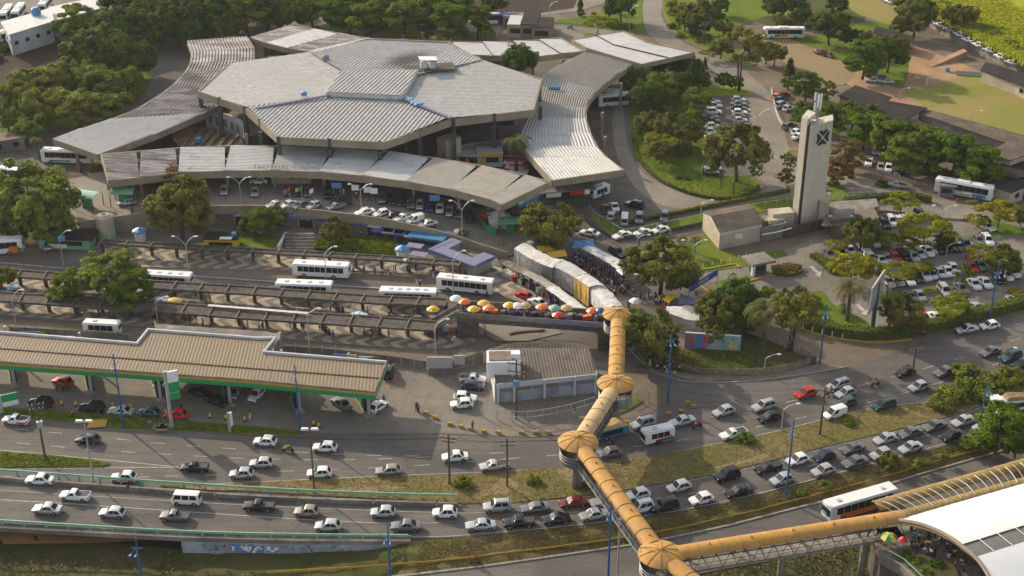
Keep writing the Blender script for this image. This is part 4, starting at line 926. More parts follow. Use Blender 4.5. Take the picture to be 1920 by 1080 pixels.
for k in range(nst):
    t=(k+.5)/nst; p=s0.lerp(s1,t); rz=atan2(s1.y-s0.y,s1.x-s0.x); P('stair_tread',MB().box((p.x,p.y,p.z-.12),((s1-s0).xy.length/nst*1.02,3.2,.22),rz),'conc',OB)
dd=(s1-s0).normalized(); sn=Vector((-dd.y,dd.x,0)).normalized()
for sg in (-1.7,1.7): P('stair_parapet',MB().wall([s0+sn*sg,s1+sn*sg],[oz-.4,-.1],[oz+1,1.1],.2),'conc',OB)
# =====================  GAS STATION  =====================
GS=thing('gas_station_canopy','long tan petrol station canopy with green and yellow fascia','gas station',W(350,760,0))
GZ=6.2
gp=[(-120,668),(0,682),(480,717),(702,739),(724,681),(495,662),(516,636),(480,636),(278,620),(257,646),(0,625),(-120,614)]
gw=[W(x,y,GZ) for x,y in gp]
def lerp2(a,b,t): return a.lerp(b,t)
fa_=[gw[0],gw[3]]; ridge_dir=(gw[4]-gw[3])
parts_=[[( -120,668),(257,699.5),(257,646),(0,625),(-120,614)],[(257,699.5),(480,717),(506,719.5),(516,636),(480,636),(278,620),(257,646)],[(506,719.5),(702,739),(724,681),(500,661)]]
for pl in parts_:
    P3=[W(x,y,GZ) for x,y in pl]; mb,_=corr(P3,(-.05,1),.6,.035); P('roof_sheet',mb,'gasroof',GS)
P('roof_ridge',MB().wall([W(-100,645,GZ+.1),W(0,654,GZ),W(480,692,GZ),W(716,710,GZ)],GZ+.08,GZ+.16,.25),'wood',GS)
nf=[Vector((p.x,p.y-.1,0)) for p in (gw[0],gw[1],gw[2],gw[3])]+[Vector((gw[4].x+.1,gw[4].y,0))]
P('green_fascia',MB().wall(nf,GZ-.95,GZ-.18,.3),'green',GS); P('yellow_fascia',MB().wall(nf,GZ-.15,GZ+.12,.34),'yellow',GS); P('white_band',MB().wall([p+Vector((0,.3,0)) for p in nf],GZ+.12,GZ+.42,.22),'conc',GS)
rf=[Vector((*gw[i][:2],0)) for i in (4,5,6,7,8,9,10,11)]; P('rear_parapet',MB().wall(rf,GZ-.8,GZ+.45,.35),'whitewall',GS)
P('rear_block',MB().prism([tuple(q)[:2] for q in wp([(290,612),(296,620),(500,634),(518,638),(528,632),(525,650),(500,664),(300,650)],4)],0,5.4),'conc',GS)
for i,(x,y,n) in enumerate(((28,722,2),(172,735,3),(302,750,3),(432,757,3),(562,771,3),(692,778,3),(-60,712,2))):
    e=thing('pump_island','row of fuel pumps on an island under the canopy','fuel pumps',W(x,y,0),radians(112))
    part('kerb',MB().box((5,0,.1),(12,1.5,.2)).mesh('kerb','kerb'),e)
    for k in range(5):
        b=part('fuel_pump',MB().box((0,0,1.2),(1.45,1.1,2.3),taper=.92).mesh('fuel_pump',['black','green','darkmetal','metal','green'][k]),e,(1.5+k*2.0,0,.2)); part('pump_screen',MB().box((0,-.4,1.5),(.7,.06,.5)).mesh('pump_screen','white'),b); part('nozzle',MB().tube((.5,-.35,1.5),(.5,-.42,.7),.06,n=6).mesh('nozzle','black'),b)
    part('column',MB().tube((0,0,.1),(0,0,GZ-.2),.3,n=14).mesh('column','metal'),e,(0,0,0)); part('column',MB().tube((0,0,.1),(0,0,GZ-.2),.22,n=14).mesh('column','metal'),e,(11.4,0,0))
def totem(name,label,x,y,ty,wd,rz,panels):
    h=HT(x,y,ty); q=W(x,y,0); e=thing(name,label,'sign',q,rz)
    part('post',MB().box((-wd*.42,0,h/2),(wd*.22,.45,h)).mesh('post','metal'),e)
    for k,(z0,z1,m) in enumerate(panels): part('sign_panel',MB().box((wd*.1,0,(z0+z1)/2*h),(wd*.8,.35,(z1-z0)*h)).mesh('sign_panel',m),e)
totem('price_sign','tall white and green price totem in the grass strip',333,801,694,2.2,radians(25),[(.8,.98,'white'),(.62,.79,'green'),(.5,.61,'green')])
totem('price_sign','short green and white price totem at the left edge',19,772,738,3.2,radians(25),[(.6,.98,'green'),(.35,.58,'white'),(.3,.34,'lightblue')])
totem('banner_sign','thin white feather sign by the grass strip',434,810,772,.8,radians(60),[(.3,.95,'white')])
q=W(183,795,.14); single('manhole_cover',MB().box((q.x,q.y,.25),(3,2.4,.12),radians(6)),'yellow','yellow painted hatch cover in the grass strip','hatch')
for x,y in ((297,800),(311,800),(303,805)): q=W(x,y,.14); single('manhole_cover',MB().box((q.x,q.y,.22),(1.9,1.5,.1),radians(6)),'pavers','square concrete hatch cover in the grass strip','hatch')
q=W(280,797,.2); single('concrete_stub',MB().tube((q.x,q.y,.1),(q.x,q.y,.8),.45,n=10),'conc','short round concrete stub in the grass strip','stub')
for x,y in ((116,758),(143,760),(212,762),(245,765),(312,775),(394,782),(424,785),(459,788),(588,796),(598,800)):
    q=W(x,y+2,0); e=thing('bollard','yellow and black bollard along the station lane','bollard',q); part('base',MB().lathe([(0,0),(.3,0),(.28,.3),(.18,.35)],8).mesh('base','black'),e); part('drum',MB().lathe([(.2,.3),(.22,.85),(0,.9)],8).mesh('drum','yel'),e)
# wall and fence behind the station canopy
def fence(name,label,pts,h,step,mkp,mkpanel=None,pw_=.14,z=0,cat='fence',rails=(),boards=0,bm='board',panelh=None):
    w_=wp(curve(pts,4),z); e=thing(name,label,cat,w_[0]); d=[0]
    for a,b in zip(w_,w_[1:]): d.append(d[-1]+(b-a).length)
    def at(t):
        k=0
        while k<len(d)-2 and d[k+1]<t: k+=1
        return w_[k].lerp(w_[k+1],min(1,max(0,(t-d[k])/max(1e-6,(d[k+1]-d[k])))))
    pm_=MB().box((0,0,h/2),(pw_,pw_,h)).mesh('post',mkp); n=int(d[-1]/step)
    for i in range(n+1):
        q=at(i*step); part('post',pm_,e,(q.x-w_[0].x,q.y-w_[0].y,0))
    if mkpanel: P('panel',MB().wall(w_,z+.05,z+(panelh or h*.85),.05),mkpanel,e)
    for r in rails: P('rail',MB().wall(w_,z+r-.04,z+r+.04,.07),mkp,e)
    if boards:
        n=int(d[-1]/boards); ms=[MB().box((0,0,h*k/2),(boards*.78,.12,h*k)).mesh('board',bm) for k in (.9,.96,1.0,.93)]
        for i in range(min(n,290)):
            q=at((i+.5)*boards); q2=at((i+.6)*boards+.1); part('board',ms[(i*7)%4],e,(q.x-w_[0].x,q.y-w_[0].y-.1,0),atan2(q2.y-q.y,q2.x-q.x))
    return e
fence('concrete_wall','grey concrete panel wall behind the petrol station with banners',[(20,628),(120,633),(240,641),(262,650)],2.0,3,'conc','conc')
fence('mesh_fence','pale mesh fence along the bus road',[(530,662),(620,668),(735,682),(800,692)],2.2,2.5,'metal','conc',panelh=1.6)
fence('mesh_fence','pale mesh fence curving up to the wooden boards',[(848,694),(870,687),(905,676)],2.4,2.2,'metal','conc',panelh=1.9)
fence('board_fence','yellowish board fence behind the white building',[(905,682),(940,668),(990,661),(1040,660),(1070,664),(1100,673)],2.4,30,'wood',boards=.7,bm='cream')
q=W(826,697,0); e=thing('metal_cabin','grey metal cabin with flat projecting roof by the mesh fence','cabin',q); part('body',MB().box((0,0,1.3),(4.2,2.2,2.6)).mesh('body','conc'),e); part('shutter',MB().box((0,-1.2,2.6),(4.4,.3,2.2)).mesh('shutter','metal'),e); part('shutter',MB().box((3.4,-.4,2.7),(2,.3,1.8)).mesh('shutter','metal'),e)
for x,y,wd,c in ((60,627,4,'lightblue'),(78,628,1.6,'brightgrass'),(131,636,2.2,'white'),(646,670,4.2,'lightblue'),(660,671,2,'yel'),(686,674,2.4,'white'),(705,677,2.6,'pillar')):
    q=W(x,y,1.3); single('hanging_banner',MB().box((q.x,q.y-.2,1.4),(wd,.08,1.3),radians(-4)),c,{'lightblue':'blue printed banner on the station wall','brightgrass':'small green banner on the station wall','white':'small white notice on the station wall','yel':'yellow printed banner on the mesh fence','pillar':'dark grey banner on the mesh fence'}[c],'banner')
# white building in the middle
WB=thing('white_building','white low building with brown corrugated roof and a walled tank','building',W(1020,735,0))
pr=[W(x,y,3.5) for x,y in ((920,662),(1105,660),(1119,703),(930,722))]
base=[Vector((p.x,p.y,0)) for p in pr]
P('wall',MB().wall(base,0,3.7,.3,closed=True),'bluewall',WB)
P('upper_band',MB().wall([base[3]+Vector((0,-.18,0)),base[2]+Vector((0,-.18,0))],2.9,3.75,.1),'whitewall',WB)
P('upper_band',MB().wall([base[0]+Vector((-.2,0,0)),base[3]+Vector((-.2,0,0))],0,4.1,.12),'white',WB)
roofq=[pr[0].lerp(pr[1],.24),pr[1],pr[2],pr[3]]; roofq=[(p.x,p.y,3.55+(.9 if i<2 else 0)) for i,p in enumerate([pr[0],pr[1],pr[2],pr[3]])]
mb,_=corr(roofq,(pr[0]-pr[3])[:2],.55,.06); P('roof',mb,'greytile',WB)
tq=W(944,680,5.0); P('tank_box',MB().box((tq.x,tq.y,4.7),(5.8,4.2,3.2),radians(2)),'white',WB); P('tank_lid',MB().box((tq.x-.3,tq.y,6.32),(4.4,3.2,.25),radians(2)),'board',WB); P('hatch_box',MB().box((tq.x+2.1,tq.y-.4,6.8),(1.6,1.2,.9)),'white',WB)
for k in range(7): P('ladder_rung',MB().box((tq.x+1,tq.y-2.15,3.5+k*.42),(.5,.06,.06)),'metal',WB)
for i,(t0,t1) in enumerate(((.05,.16),(.2,.34),(.36,.46),(.49,.62),(.64,.76),(.8,.97))):
    a=base[3].lerp(base[2],t0);b=base[3].lerp(base[2],t1); f=P('window',MB().wall([a+Vector((0,-.27,0)),b+Vector((0,-.27,0))],2.15,2.75,.08),'board' if i in (1,3) else 'bluegrey',WB)
for t in (.02,.18,.48,.78,.99):
    a=base[3].lerp(base[2],t); P('pilaster',MB().box((a.x,a.y-.3,1.8),(.4,.35,3.7)),'whitewall',WB)
fence('yard_fence','grey post and mesh fence below the white building',[(905,782),(980,792),(1060,780),(1115,764)],2.2,2.6,'metal',rails=(2.1,1.0))
fence('yard_fence','grey mesh fence round the lawn by the second dome tower',[(1178,760),(1200,750),(1222,757)],2.2,2.2,'metal',rails=(2.1,1.1))
bank('lawn_patch_bridge',[(1145,772),(1158,755),(1185,742),(1205,752),(1180,768),(1150,780)],'grass',h=.2)
for i,(x,y) in enumerate(((799,776),(816,785),(844,797),(865,802),(883,806),(907,811),(935,813),(978,813),(1004,813),(1028,813),(1290,757),(1300,764),(1277,773),(1253,778),(1176,794))):
    q=W(x,y,0); single('traffic_block',MB().box((q.x,q.y,.32),(1.0,.42,.45),radians(-25+12*(i%3)),taper=.85),'yellow' if x!=1229 else 'kerb','yellow concrete traffic block on the worn paving','traffic block')
# =====================  PERGOLAS  =====================
def pergola(label,far,near,h=3.5,ncol=18,z=0.15):
    a=[W(x,y,h) for x,y in far]; b=[W(x,y,h) for x,y in near]; e=thing('pergola',label,'pergola',(a[0].x,a[0].y,0))
    P('beam',MB().wall(a,h-.3,h+.1,.4),'darkconc',e); P('beam',MB().wall(b,h-.3,h+.1,.4),'darkconc',e)
    mid=[(p+q)/2 for p,q in zip(a,b)]; P('roof_slab',MB().wall(mid,h-.28,h-.12,(a[0]-b[0]).length*.82),'board' if 0 else 'darkconc',e)
    L=sum((q-p).length for p,q in zip(a,a[1:])); n=int(L/5.2); aa=rs([tuple(p) for p in a],n+1); bb=rs([tuple(p) for p in b],n+1)
    for i in range(n+1):
        P('cross_beam',MB().wall([Vector(aa[i])+Vector((.5,.4,0)),Vector(bb[i])+Vector((-.4,-.4,0))],h-.28,h+.16,.22),'board',e)
        if i%1==0:
            m_=(Vector(aa[i])+Vector(bb[i]))/2; P('column',MB().box((m_.x,m_.y,(h-.5)/2+.07),(.55,.5,h-.4),taper=1.3),'darkconc',e)
    return e
pergola('upper dark concrete pergola beside the plaza lawns',[(190,449),(330,458),(480,466),(700,478),(862,490)],[(190,456),(330,465),(480,473),(700,486),(862,498)],2.7)
pergola('middle dark concrete pergola over the bus platform',[(-60,500),(20,505),(150,514),(285,526),(480,538),(700,554),(836,560)],[(-60,512),(20,518),(150,527),(285,540),(480,552),(700,568),(836,573)],2.7)
pergola('lower dark concrete pergola over the bus platform',[(-60,543),(10,548),(160,558),(285,565),(480,580),(700,593),(818,603)],[(-60,559),(10,564),(160,575),(285,583),(480,598),(700,612),(818,620)],2.7)
q=W(440,585,2.9); single('bus_stop_roof',MB().wall([W(390,573,3),W(480,580,3),W(578,588,3)],3.0,3.12,.7),'tarpwhite','long thin whitish roof strip between the two pergolas','roof')
# =====================  VEHICLES  =====================
CC={'white':(.72,.72,.70),'silver':(.46,.46,.455),'gray':(.17,.17,.168),'beige':(.30,.27,.23),'black':(.014,.014,.015),'red':(.50,.014,.010),'darkred':(.15,.012,.012),'blue':(.02,.05,.22),'navy':(.018,.022,.05),'green':(.02,.06,.055),'yellow':(.62,.60,.02),'orange':(.62,.14,.02),'teal':(.05,.10,.12)}
CW={'gray':'dark gray','darkred':'dark red','navy':'dark navy','green':'dark green','teal':'dull teal','blue':'blue','beige':'beige gray'}
PM={k:paint('car_paint_'+k,c,.28 if k not in('white','red','orange','yellow','black','navy','green','blue') else (.35 if k in('white','red','orange','yellow') else .14),.25,.45 if k in ('silver','gray','beige','teal') else 0) for k,c in CC.items()}
M['rim']=paint('wheel_rim',(.30,.30,.31),.35,.2,.6); M['lampw']=paint('headlight_glass',(.62,.62,.60),.15,.5); M['lampr']=paint('tail_light',(.35,.01,.01),.3,.4); M['plate']=paint('number_plate',(.35,.35,.35),.5,0); M['trim']=paint('bumper_trim',(.03,.03,.032),.7,0)
wheel_me=None
def wheel_mesh(r=.31,w=.2):
    mb=MB(); mb.tube((0,-w/2,0),(0,w/2,0),r,n=14,mi=0); 
    for s in (-1,1): mb.tube((0,s*w/2,0),(0,s*(w/2+.012),0),r*.62,n=12,mi=1)
    return mb.mesh('wheel',['black','rim'])
WH=wheel_mesh(); WHB=wheel_mesh(.5,.3)
KP={ # L,W,Hroof, belt, hoodfront z, hoodback z, A,B,C,D, tail z
'hatchback':(3.95,1.72,1.56,.92,.74,.92,.85,.20,-1.30,-1.78,.90,1.22),
'sedan':(4.40,1.75,1.50,.92,.73,.92,.95,.30,-.85,-1.50,.93,1.30),
'suv':(4.50,1.85,1.78,1.06,.86,1.02,.95,.40,-1.85,-2.08,1.04,1.32),
'minivan':(4.35,1.75,1.62,1.0,.76,.96,1.30,.35,-1.85,-2.08,.98,1.32),
'pickup_truck':(4.60,1.72,1.55,1.0,.80,.96,1.10,.55,-.35,-.50,.98,1.40),
'small_van':(4.10,1.68,1.82,1.0,.74,.94,1.25,.55,-1.98,-2.02,1.0,1.25),
'microbus':(4.40,1.72,1.92,1.08,1.0,1.05,2.10,1.75,-2.05,-2.16,1.05,1.30)}
def build_kind(kind):
    L,Wd,Hr,bz,hf,hb,A,B,C_,D,tz,wx=KP[kind]; hl=L/2; hw=Wd/2
    xs=[-hl,-hl+.06,-hl+.28,-hl+.7,-1.0,-.3,.4,A,(A+hl)/2,hl-.35,hl-.1,hl] if kind!='microbus' else [-hl,-hl+.06,-hl+.28,-1.4,-.7,0,.7,1.4,hl-.4,hl-.2,hl-.06,hl]
    def top(x):
        if x>=A: t=(x-A)/(hl-A) if hl>A else 0; return hb+(hf-hb)*t**1.6
        if x<D: t=(D-x)/max(.01,(hl+D)); return tz-.05*t
        return bz if kind!='pickup_truck' or x>-.5 else tz
    def wid(x):
        t=abs(x)/hl; return hw*(1-.16*max(0,(t-.72)/.28)**2)
    mb=MB(); rows=[]
    for i,x in enumerate(xs):
        w_=wid(x); z=top(x); e=i in (0,len(xs)-1); zb=.24 if not e else .34
        if e: z-=.14
        sec=[(w_*.86,zb),(w_*.985,zb+.12),(w_,.55),(w_*.985,z-.12),(w_*.93,z-.02),(w_*.55,z+.02)]
        full=[(x,y,zz) for y,zz in sec]+[(x,-y,zz) for y,zz in reversed(sec)]
        rows.append(full)
    n=len(rows[0])
    for r in rows: mb.v += r
    for i in range(len(rows)-1):
        for k in range(n): a=i*n+k; b=i*n+(k+1)%n; mb.f.append((a,a+n,b+n,b) ); mb.m.append(0)
    mb.f.append(tuple(range(n))); mb.m.append(0); k=(len(rows)-1)*n; mb.f.append(tuple(range(k+n-1,k-1,-1))); mb.m.append(0)
    # greenhouse
    wb=hw*.94; wr=hw*.80 if kind not in('small_van','microbus') else hw*.86; rz=Hr
    gb=[(A,wb*.9),(A-.25,wb),(D+.2,wb),(D,wb*.92)]; 
    k=len(mb.v); bzs=bz-.03
    bot=[(A,wb*.86,bzs),(A-.3,wb,bzs),(D+.25,wb,bzs),(D,wb*.88,bzs)]; topp=[(B,wr*.88,rz-.05),(B-.25,wr,rz-.03),(C_+.25,wr,rz-.04),(C_,wr*.9,rz-.07)]
    crown=[(B-.12,wr*.6,rz),(B-.4,wr*.55,rz+.015),(C_+.4,wr*.55,rz+.01),(C_+.12,wr*.6,rz-.02)]
    rings=[bot,topp,crown]
    for rg in rings: 
        mb.v += [(x,y,z) for x,y,z in rg]+[(x,-y,z) for x,y,z in reversed(rg)]
    for r in range(2):
        for i in range(8): a=k+r*8+i;b=k+r*8+(i+1)%8; mb.f.append((a,b,b+8,a+8)); mb.m.append(0)
    mb.f.append(tuple(k+16+i for i in range(8))); mb.m.append(0)
    # wheel arches & trim
    for sx in (wx,-wx):
        for sy in (-1,1): mb.tube((sx,sy*(hw*.80),.33),(sx,sy*(hw*.985+.012),.33),.39,n=14,mi=1)
    if kind=='pickup_truck': mb.box((-1.38,0,tz+.0),(1.6,Wd*.78,.06),mi=1); mb.box((-2.22,0,tz+.03),(.07,Wd*.9,.1)); [mb.box((-1.4,s*(hw*.9),tz+.04),(1.75,.08,.1)) for s in (-1,1)]  # dark plate on the closed top stands in for the open bed's shaded recess
    if kind in('suv','minivan'): [mb.box((-.7,s*wr*.82,rz+.04),(1.9,.05,.05),mi=1) for s in (-1,1)]
    me=mb.mesh(kind+'_body',['white','trim']); bm=bmesh.new(); bm.from_mesh(me); bmesh.ops.recalc_face_normals(bm,faces=bm.faces); bm.to_mesh(me); bm.free(); me.polygons.foreach_set('use_smooth',[True]*len(me.polygons)); me.set_sharp_from_angle(angle=radians(42))
    # glass quads offset outward
    def inset(q,i,o,j=None):
        c=sum(q,Vector())/4; nrm=(q[1]-q[0]).cross(q[3]-q[0]).normalized(); nrm=nrm if nrm.x*(1 if c.x>-.3 else -1)>0 else -nrm
        return [v.lerp(c,i)+nrm*o for v in q]
    V=Vector; P_=[]
    ws=[V(bot[0]),V((bot[0][0],-bot[0][1],bot[0][2])),V((topp[0][0],-topp[0][1],topp[0][2])),V(topp[0])]
    rw=[V((bot[3][0],-bot[3][1],bot[3][2])),V(bot[3]),V(topp[3]),V((topp[3][0],-topp[3][1],topp[3][2]))]
    def pane(name,q,i=.1):
        q=inset(q,i,.02); m=MB(); m.quad(*q); f=m.mesh(name,'glass'); return f
    P_.append(('windscreen',pane('windscreen',[ws[1],ws[0],ws[3],ws[2]][::-1] if 0 else ws,.07)))
    if kind!='small_van': P_.append(('rear_window',pane('rear_window',rw,.12)))
    for sgn in (1,-1):
        a,b,c,d=V(bot[1]),V(bot[2]),V(topp[2]),V(topp[1])
        spl=[(0,.47),(.5,.97)] if kind not in ('pickup_truck','small_van') else [(0.02,.9 if kind=='pickup_truck' else .34)]
        if kind=='microbus': spl=[(0,.3),(.33,.64),(.67,.97)]
        for s0,s1 in spl:
            q=[a.lerp(b,s0),a.lerp(b,s1),d.lerp(c,s1),d.lerp(c,s0)]; q=[v+(V((0,0,.05)) if j<2 else V((0,0,-.03))) for j,v in enumerate(q)]
            c0=sum(q,V())/4; nr=(q[1]-q[0]).cross(q[3]-q[0]).normalized(); nr=nr if nr.y>0 else -nr
            q=[v.lerp(c0,.05)+nr*.018 for v in q]
            if sgn<0: q=[V((v.x,-v.y,v.z)) for v in q]
            m=MB(); m.quad(*q); P_.append(('side_window',m.mesh('side_window','glass')))
    for s in (-1,1):
        P_.append(('headlight',MB().box((hl-.16,s*hw*.66,hf-.06),(.22,.34,.15),-s*.35).mesh('headlight','lampw')))
        P_.append(('tail_light',MB().box((-hl+.05,s*hw*.78,tz-.2),(.12,.2,.24)).mesh('tail_light','lampr')))
        P_.append(('wing_mirror',MB().box((A-.35,s*(hw+.06),bz+.04),(.14,.16,.12)).mesh('wing_mirror','trim')))
    P_.append(('bumper',MB().box((hl-.01,0,.42),(.09,Wd*.7,.16)).mesh('bumper','trim')))
    P_.append(('number_plate',MB().box((-hl-.01,0,.6),(.04,.4,.13)).mesh('number_plate','plate')))
    return me,P_,wx,hw
KIND={k:build_kind(k) for k in KP}
NICE={'hatchback':'hatchback','sedan':'sedan','suv':'SUV','minivan':'minivan','pickup_truck':'pickup truck','small_van':'small van','microbus':'boxy van'}
CATS={'hatchback':'car','sedan':'car','suv':'car','minivan':'car','pickup_truck':'pickup truck','small_van':'van','microbus':'van'}
def car(x,y,kind,colr,deg,place,z=0.0,extra=None,detail=True,lab=None):
    me,pts,wx,hw=KIND[kind]; q=W(x,y,z+.55); a=ang(x,y,deg,z)
    e=thing(kind,lab or f"{CW.get(colr,colr)} {NICE[kind]} {place}",CATS[kind],(q.x,q.y,z+.012),a)
    e.scale=(random.uniform(.96,1.05),random.uniform(.97,1.03),random.uniform(.95,1.05)); b=part('body',me,e); b.material_slots[0].link='OBJECT'; b.material_slots[0].material=PM[colr]
    for nm,m in pts:
        if not detail and nm in('wing_mirror','number_plate','bumper'): continue
        part(nm,m,e)
    for sx in (wx,-wx):
        for sy in (-1,1): part('wheel',WH,e,(sx,sy*(hw-.09),.31))
    return e
h,s,u,p_,v,mv,mb_='hatchback','sedan','suv','pickup_truck','small_van','minivan','microbus'
U='on the upper carriageway'
for x,y,k,c,d in ((165,824,h,'black',177),(365,877,p_,'black',179),(75,900,s,'white',178),(453,889,h,'silver',180),(490,869,h,'silver',180),(497,828,h,'white',176),(609,839,h,'white',178),(599,887,h,'white',182),(728,883,h,'beige',183),(853,857,s,'white',184),(926,874,p_,'silver',187)): car(x,y,k,c,d,'on the upper carriageway left of footbridge')
for x,y,k,c,d in ((1143,850,h,'gray',190),(1205,795,u,'silver',196),(1279,790,s,'silver',194),(1357,772,h,'silver',196),(1432,762,u,'silver',197),(1442,783,h,'black',195),(1375,814,p_,'white',194),(1510,738,h,'red',197),(1572,722,mv,'silver',198),(1585,738,h,'silver',197),(1586,755,h,'teal',196),(1565,776,v,'white',197),(1657,760,mv,'green',197),(1697,698,h,'black',196),(1722,726,h,'silver',197),(1772,697,s,'gray',198),(1817,704,s,'white',198),(1857,660,s,'gray',200),(1895,670,u,'teal',199),(1916,683,s,'black',199)): car(x,y,k,c,d,'on the upper carriageway right of footbridge')
car(1813,618,s,'silver',190,'parked beside the hedge'); car(1855,611,h,'white',190,'parked beside the hedge')
e=car(30,788,p_,'white',175,'',lab='white pickup truck with a red side stripe on the upper carriageway'); part('side_stripe',MB().box((-1.3,.87,.62),(1.7,.03,.3)).mesh('side_stripe','red'),e)
e=car(232,896,h,'white',179,'',lab='white police hatchback with a red roof light bar behind the guard rail'); part('light_bar',MB().box((.1,0,1.52),(.25,1.1,.12)).mesh('light_bar','lampr'),e); part('side_stripe',MB().box((-.2,.845,.6),(3,.03,.14)).mesh('side_stripe','orange'),e)
Lc='in the jam on the lower carriageway'
for x,y,k,c,d in ((89,955,s,'silver',177),(141,930,p_,'white',176),(211,962,h,'silver',176),(350,938,mb_,'white',177),(328,968,p_,'gray',177),(486,949,p_,'black',178),(575,960,h,'beige',178),(615,987,h,'silver',179),(718,961,h,'silver',180),(761,987,s,'gray',180),(834,962,h,'white',180),(901,985,s,'silver',183),(932,951,u,'silver',184),(973,980,p_,'black',184),(1003,953,s,'gray',186),(1043,973,s,'black',187),(1075,942,s,'darkred',187),(1112,966,s,'silver',190)): car(x,y,k,c,d,'in the lower carriageway jam left of footbridge')
for x,y,k,c,d in ((1132,941,s,'silver',189),(1196,928,h,'white',193),(1201,952,u,'white',193),(1245,949,u,'black',194),(1273,914,h,'silver',194),(1315,936,h,'white',194),(1363,892,u,'black',195),(1385,922,s,'black',195),(1440,877,p_,'black',196),(1466,900,h,'silver',196),(1543,883,h,'silver',197),(1545,856,h,'navy',197),(1598,841,s,'gray',197),(1603,867,s,'gray',197),(1652,852,h,'silver',198),(1660,823,s,'silver',198),(1707,812,s,'gray',198),(1707,840,s,'silver',198),(1752,799,s,'gray',198),(1785,817,s,'black',198),(1806,790,s,'silver',199),(1845,800,s,'silver',199),(1885,770,s,'white',199)): car(x,y,k,c,d,'in the lower carriageway jam right of footbridge')
e=car(1495,863,h,'white',196,'',lab='orange and white hatchback in the jam on the lower carriageway')
for sy in (-1,1): part('orange_side',MB().box((0,sy*.835,.52),(3.3,.03,.34)).mesh('orange_side','orange'),e)
part('orange_hood',MB().box((1.35,0,.83),(.75,1.1,.05),ry=.14).mesh('orange_hood','orange'),e)
G='in the petrol station lane'
for x,y,k,c,d in ((76,757,u,'black',176),(173,765,u,'black',177),(227,771,s,'silver',176),(279,774,h,'teal',176),(330,778,h,'red',176)): car(x,y,k,c,d,G)
G='at the pumps under the station canopy'
for x,y,k,c,d in ((118,716,h,'red',165),(308,720,h,'silver',200),(375,737,s,'black',160),(405,752,s,'black',158),(440,736,h,'silver',245),(481,741,h,'white',225),(640,757,s,'gray',145),(710,762,h,'white',35),(728,697,u,'black',80)): car(x,y,k,c,d,G)
G='parked beside the white building'
for x,y,k,c,d in ((886,711,p_,'white',-4),(887,724,h,'navy',-4),(872,746,h,'white',-4),(866,758,h,'white',184)): car(x,y,k,c,d,G)
G='along the forecourt parapet'
for x,y,k,c,d in ((516,384,s,'silver',195),(541,384,s,'white',198),(563,386,h,'gray',200),(588,386,h,'silver',200),(631,388,p_,'gray',195),(640,378,u,'navy',178),(684,398,s,'white',192),(715,401,h,'white',194),(735,405,s,'black',190),(756,409,p_,'white',195),(778,413,v,'white',194),(802,420,s,'silver',190),(860,437,s,'gray',195)): car(x,y,k,c,d,G,zp(x+8 if y<420 else x))
G='backed under the front canopy'
for x,y,k,c,d in ((420,358,h,'silver',265),(478,361,h,'silver',265),(537,360,h,'darkred',268),(560,360,h,'black',268),(577,360,s,'gray',268),(615,364,u,'black',268),(716,373,u,'gray',266),(734,376,h,'black',265),(755,378,h,'navy',264),(771,383,u,'gray',263),(787,385,h,'silver',262),(805,389,h,'blue',262),(825,392,h,'white',260),(843,398,h,'silver',258),(860,401,h,'gray',256),(881,409,h,'black',255)): car(x,y,k,c,d,G,zp(x))
car(485,340,h,'white',180,'deep under the front canopy',4); car(219,347,h,'white',190,'under the left canopy end',3.3); car(238,380,h,'silver',185,'under the green gate canopy',3.4)
G='in the taxi lane'
for x,y,d in ((1105,437,170),(1166,442,195),(1204,437,195),(1238,432,195)): car(x,y,s,'white',d,G)
G='in the yard by the clipped hedge'
for x,y,k,c,d in ((1136,392,s,'teal',-65),(1152,389,s,'white',-62),(1190,385,u,'black',165),(1171,415,mb_,'silver',265),(1199,411,u,'gray',262),(1146,405,h,'silver',75),(1246,408,u,'gray',255)): car(x,y,k,c,d,G)
for x,y,k,c,d in ((990,394,s,'white',175),(968,388,s,'white',170)): car(x,y,k,c,d,'behind the white tent at the canopy corner')
car(982,554,h,'red',158,'beside the street market stalls'); car(1008,567,s,'white',155,'beside the street market stalls'); car(1157,475,u,'black',-30,'behind the long market awning')
car(90,461,h,'silver',265,'beside the pale green bar')
rng=random.Random(5)
def row(pts,place,deg,kinds=(h,h,s,h,s,u),cols=('white','silver','gray','white','silver','black')):
    for t in pts:
        x,y=t[0],t[1]; c=t[2] if len(t)>2 else rng.choice(cols); k=t[3] if len(t)>3 else rng.choice(kinds); car(x,y,k,c,deg+rng.uniform(-3,3),place,detail=False)
row([(1336,191),(1339,200,'silver'),(1338,210,'white'),(1332,219,'gray'),(1336,228,'black'),(1337,237,'silver'),(1335,247,'white'),(1335,256,'white'),(1333,264,'red'),(1335,273,'white'),(1335,283,'teal'),(1335,315,'silver'),(1333,323,'gray')],'in the left row of the middle car park',0)
row([(1385,187,'silver'),(1385,195,'gray'),(1386,203,'black'),(1387,211,'white'),(1385,219,'darkred'),(1388,226,'silver'),(1390,234,'black')],'in the right row of the middle car park',0)
row([(1464,187,'teal'),(1466,197,'silver'),(1478,203,'white'),(1480,237,'gray'),(1495,248,'white'),(1498,256,'white'),(1458,181,'orange'),(1470,178,'darkred')],'under the trees behind the tower',20)
row([(1609,424,'navy',h),(1625,421,'gray',u),(1639,417,'white',u),(1658,420,'black',u),(1671,416,'white',u),(1686,415,'white',h),(1697,411,'white',s),(1709,407,'silver',s),(1724,405,'black',u)],'in the top row of the right car park',-48)
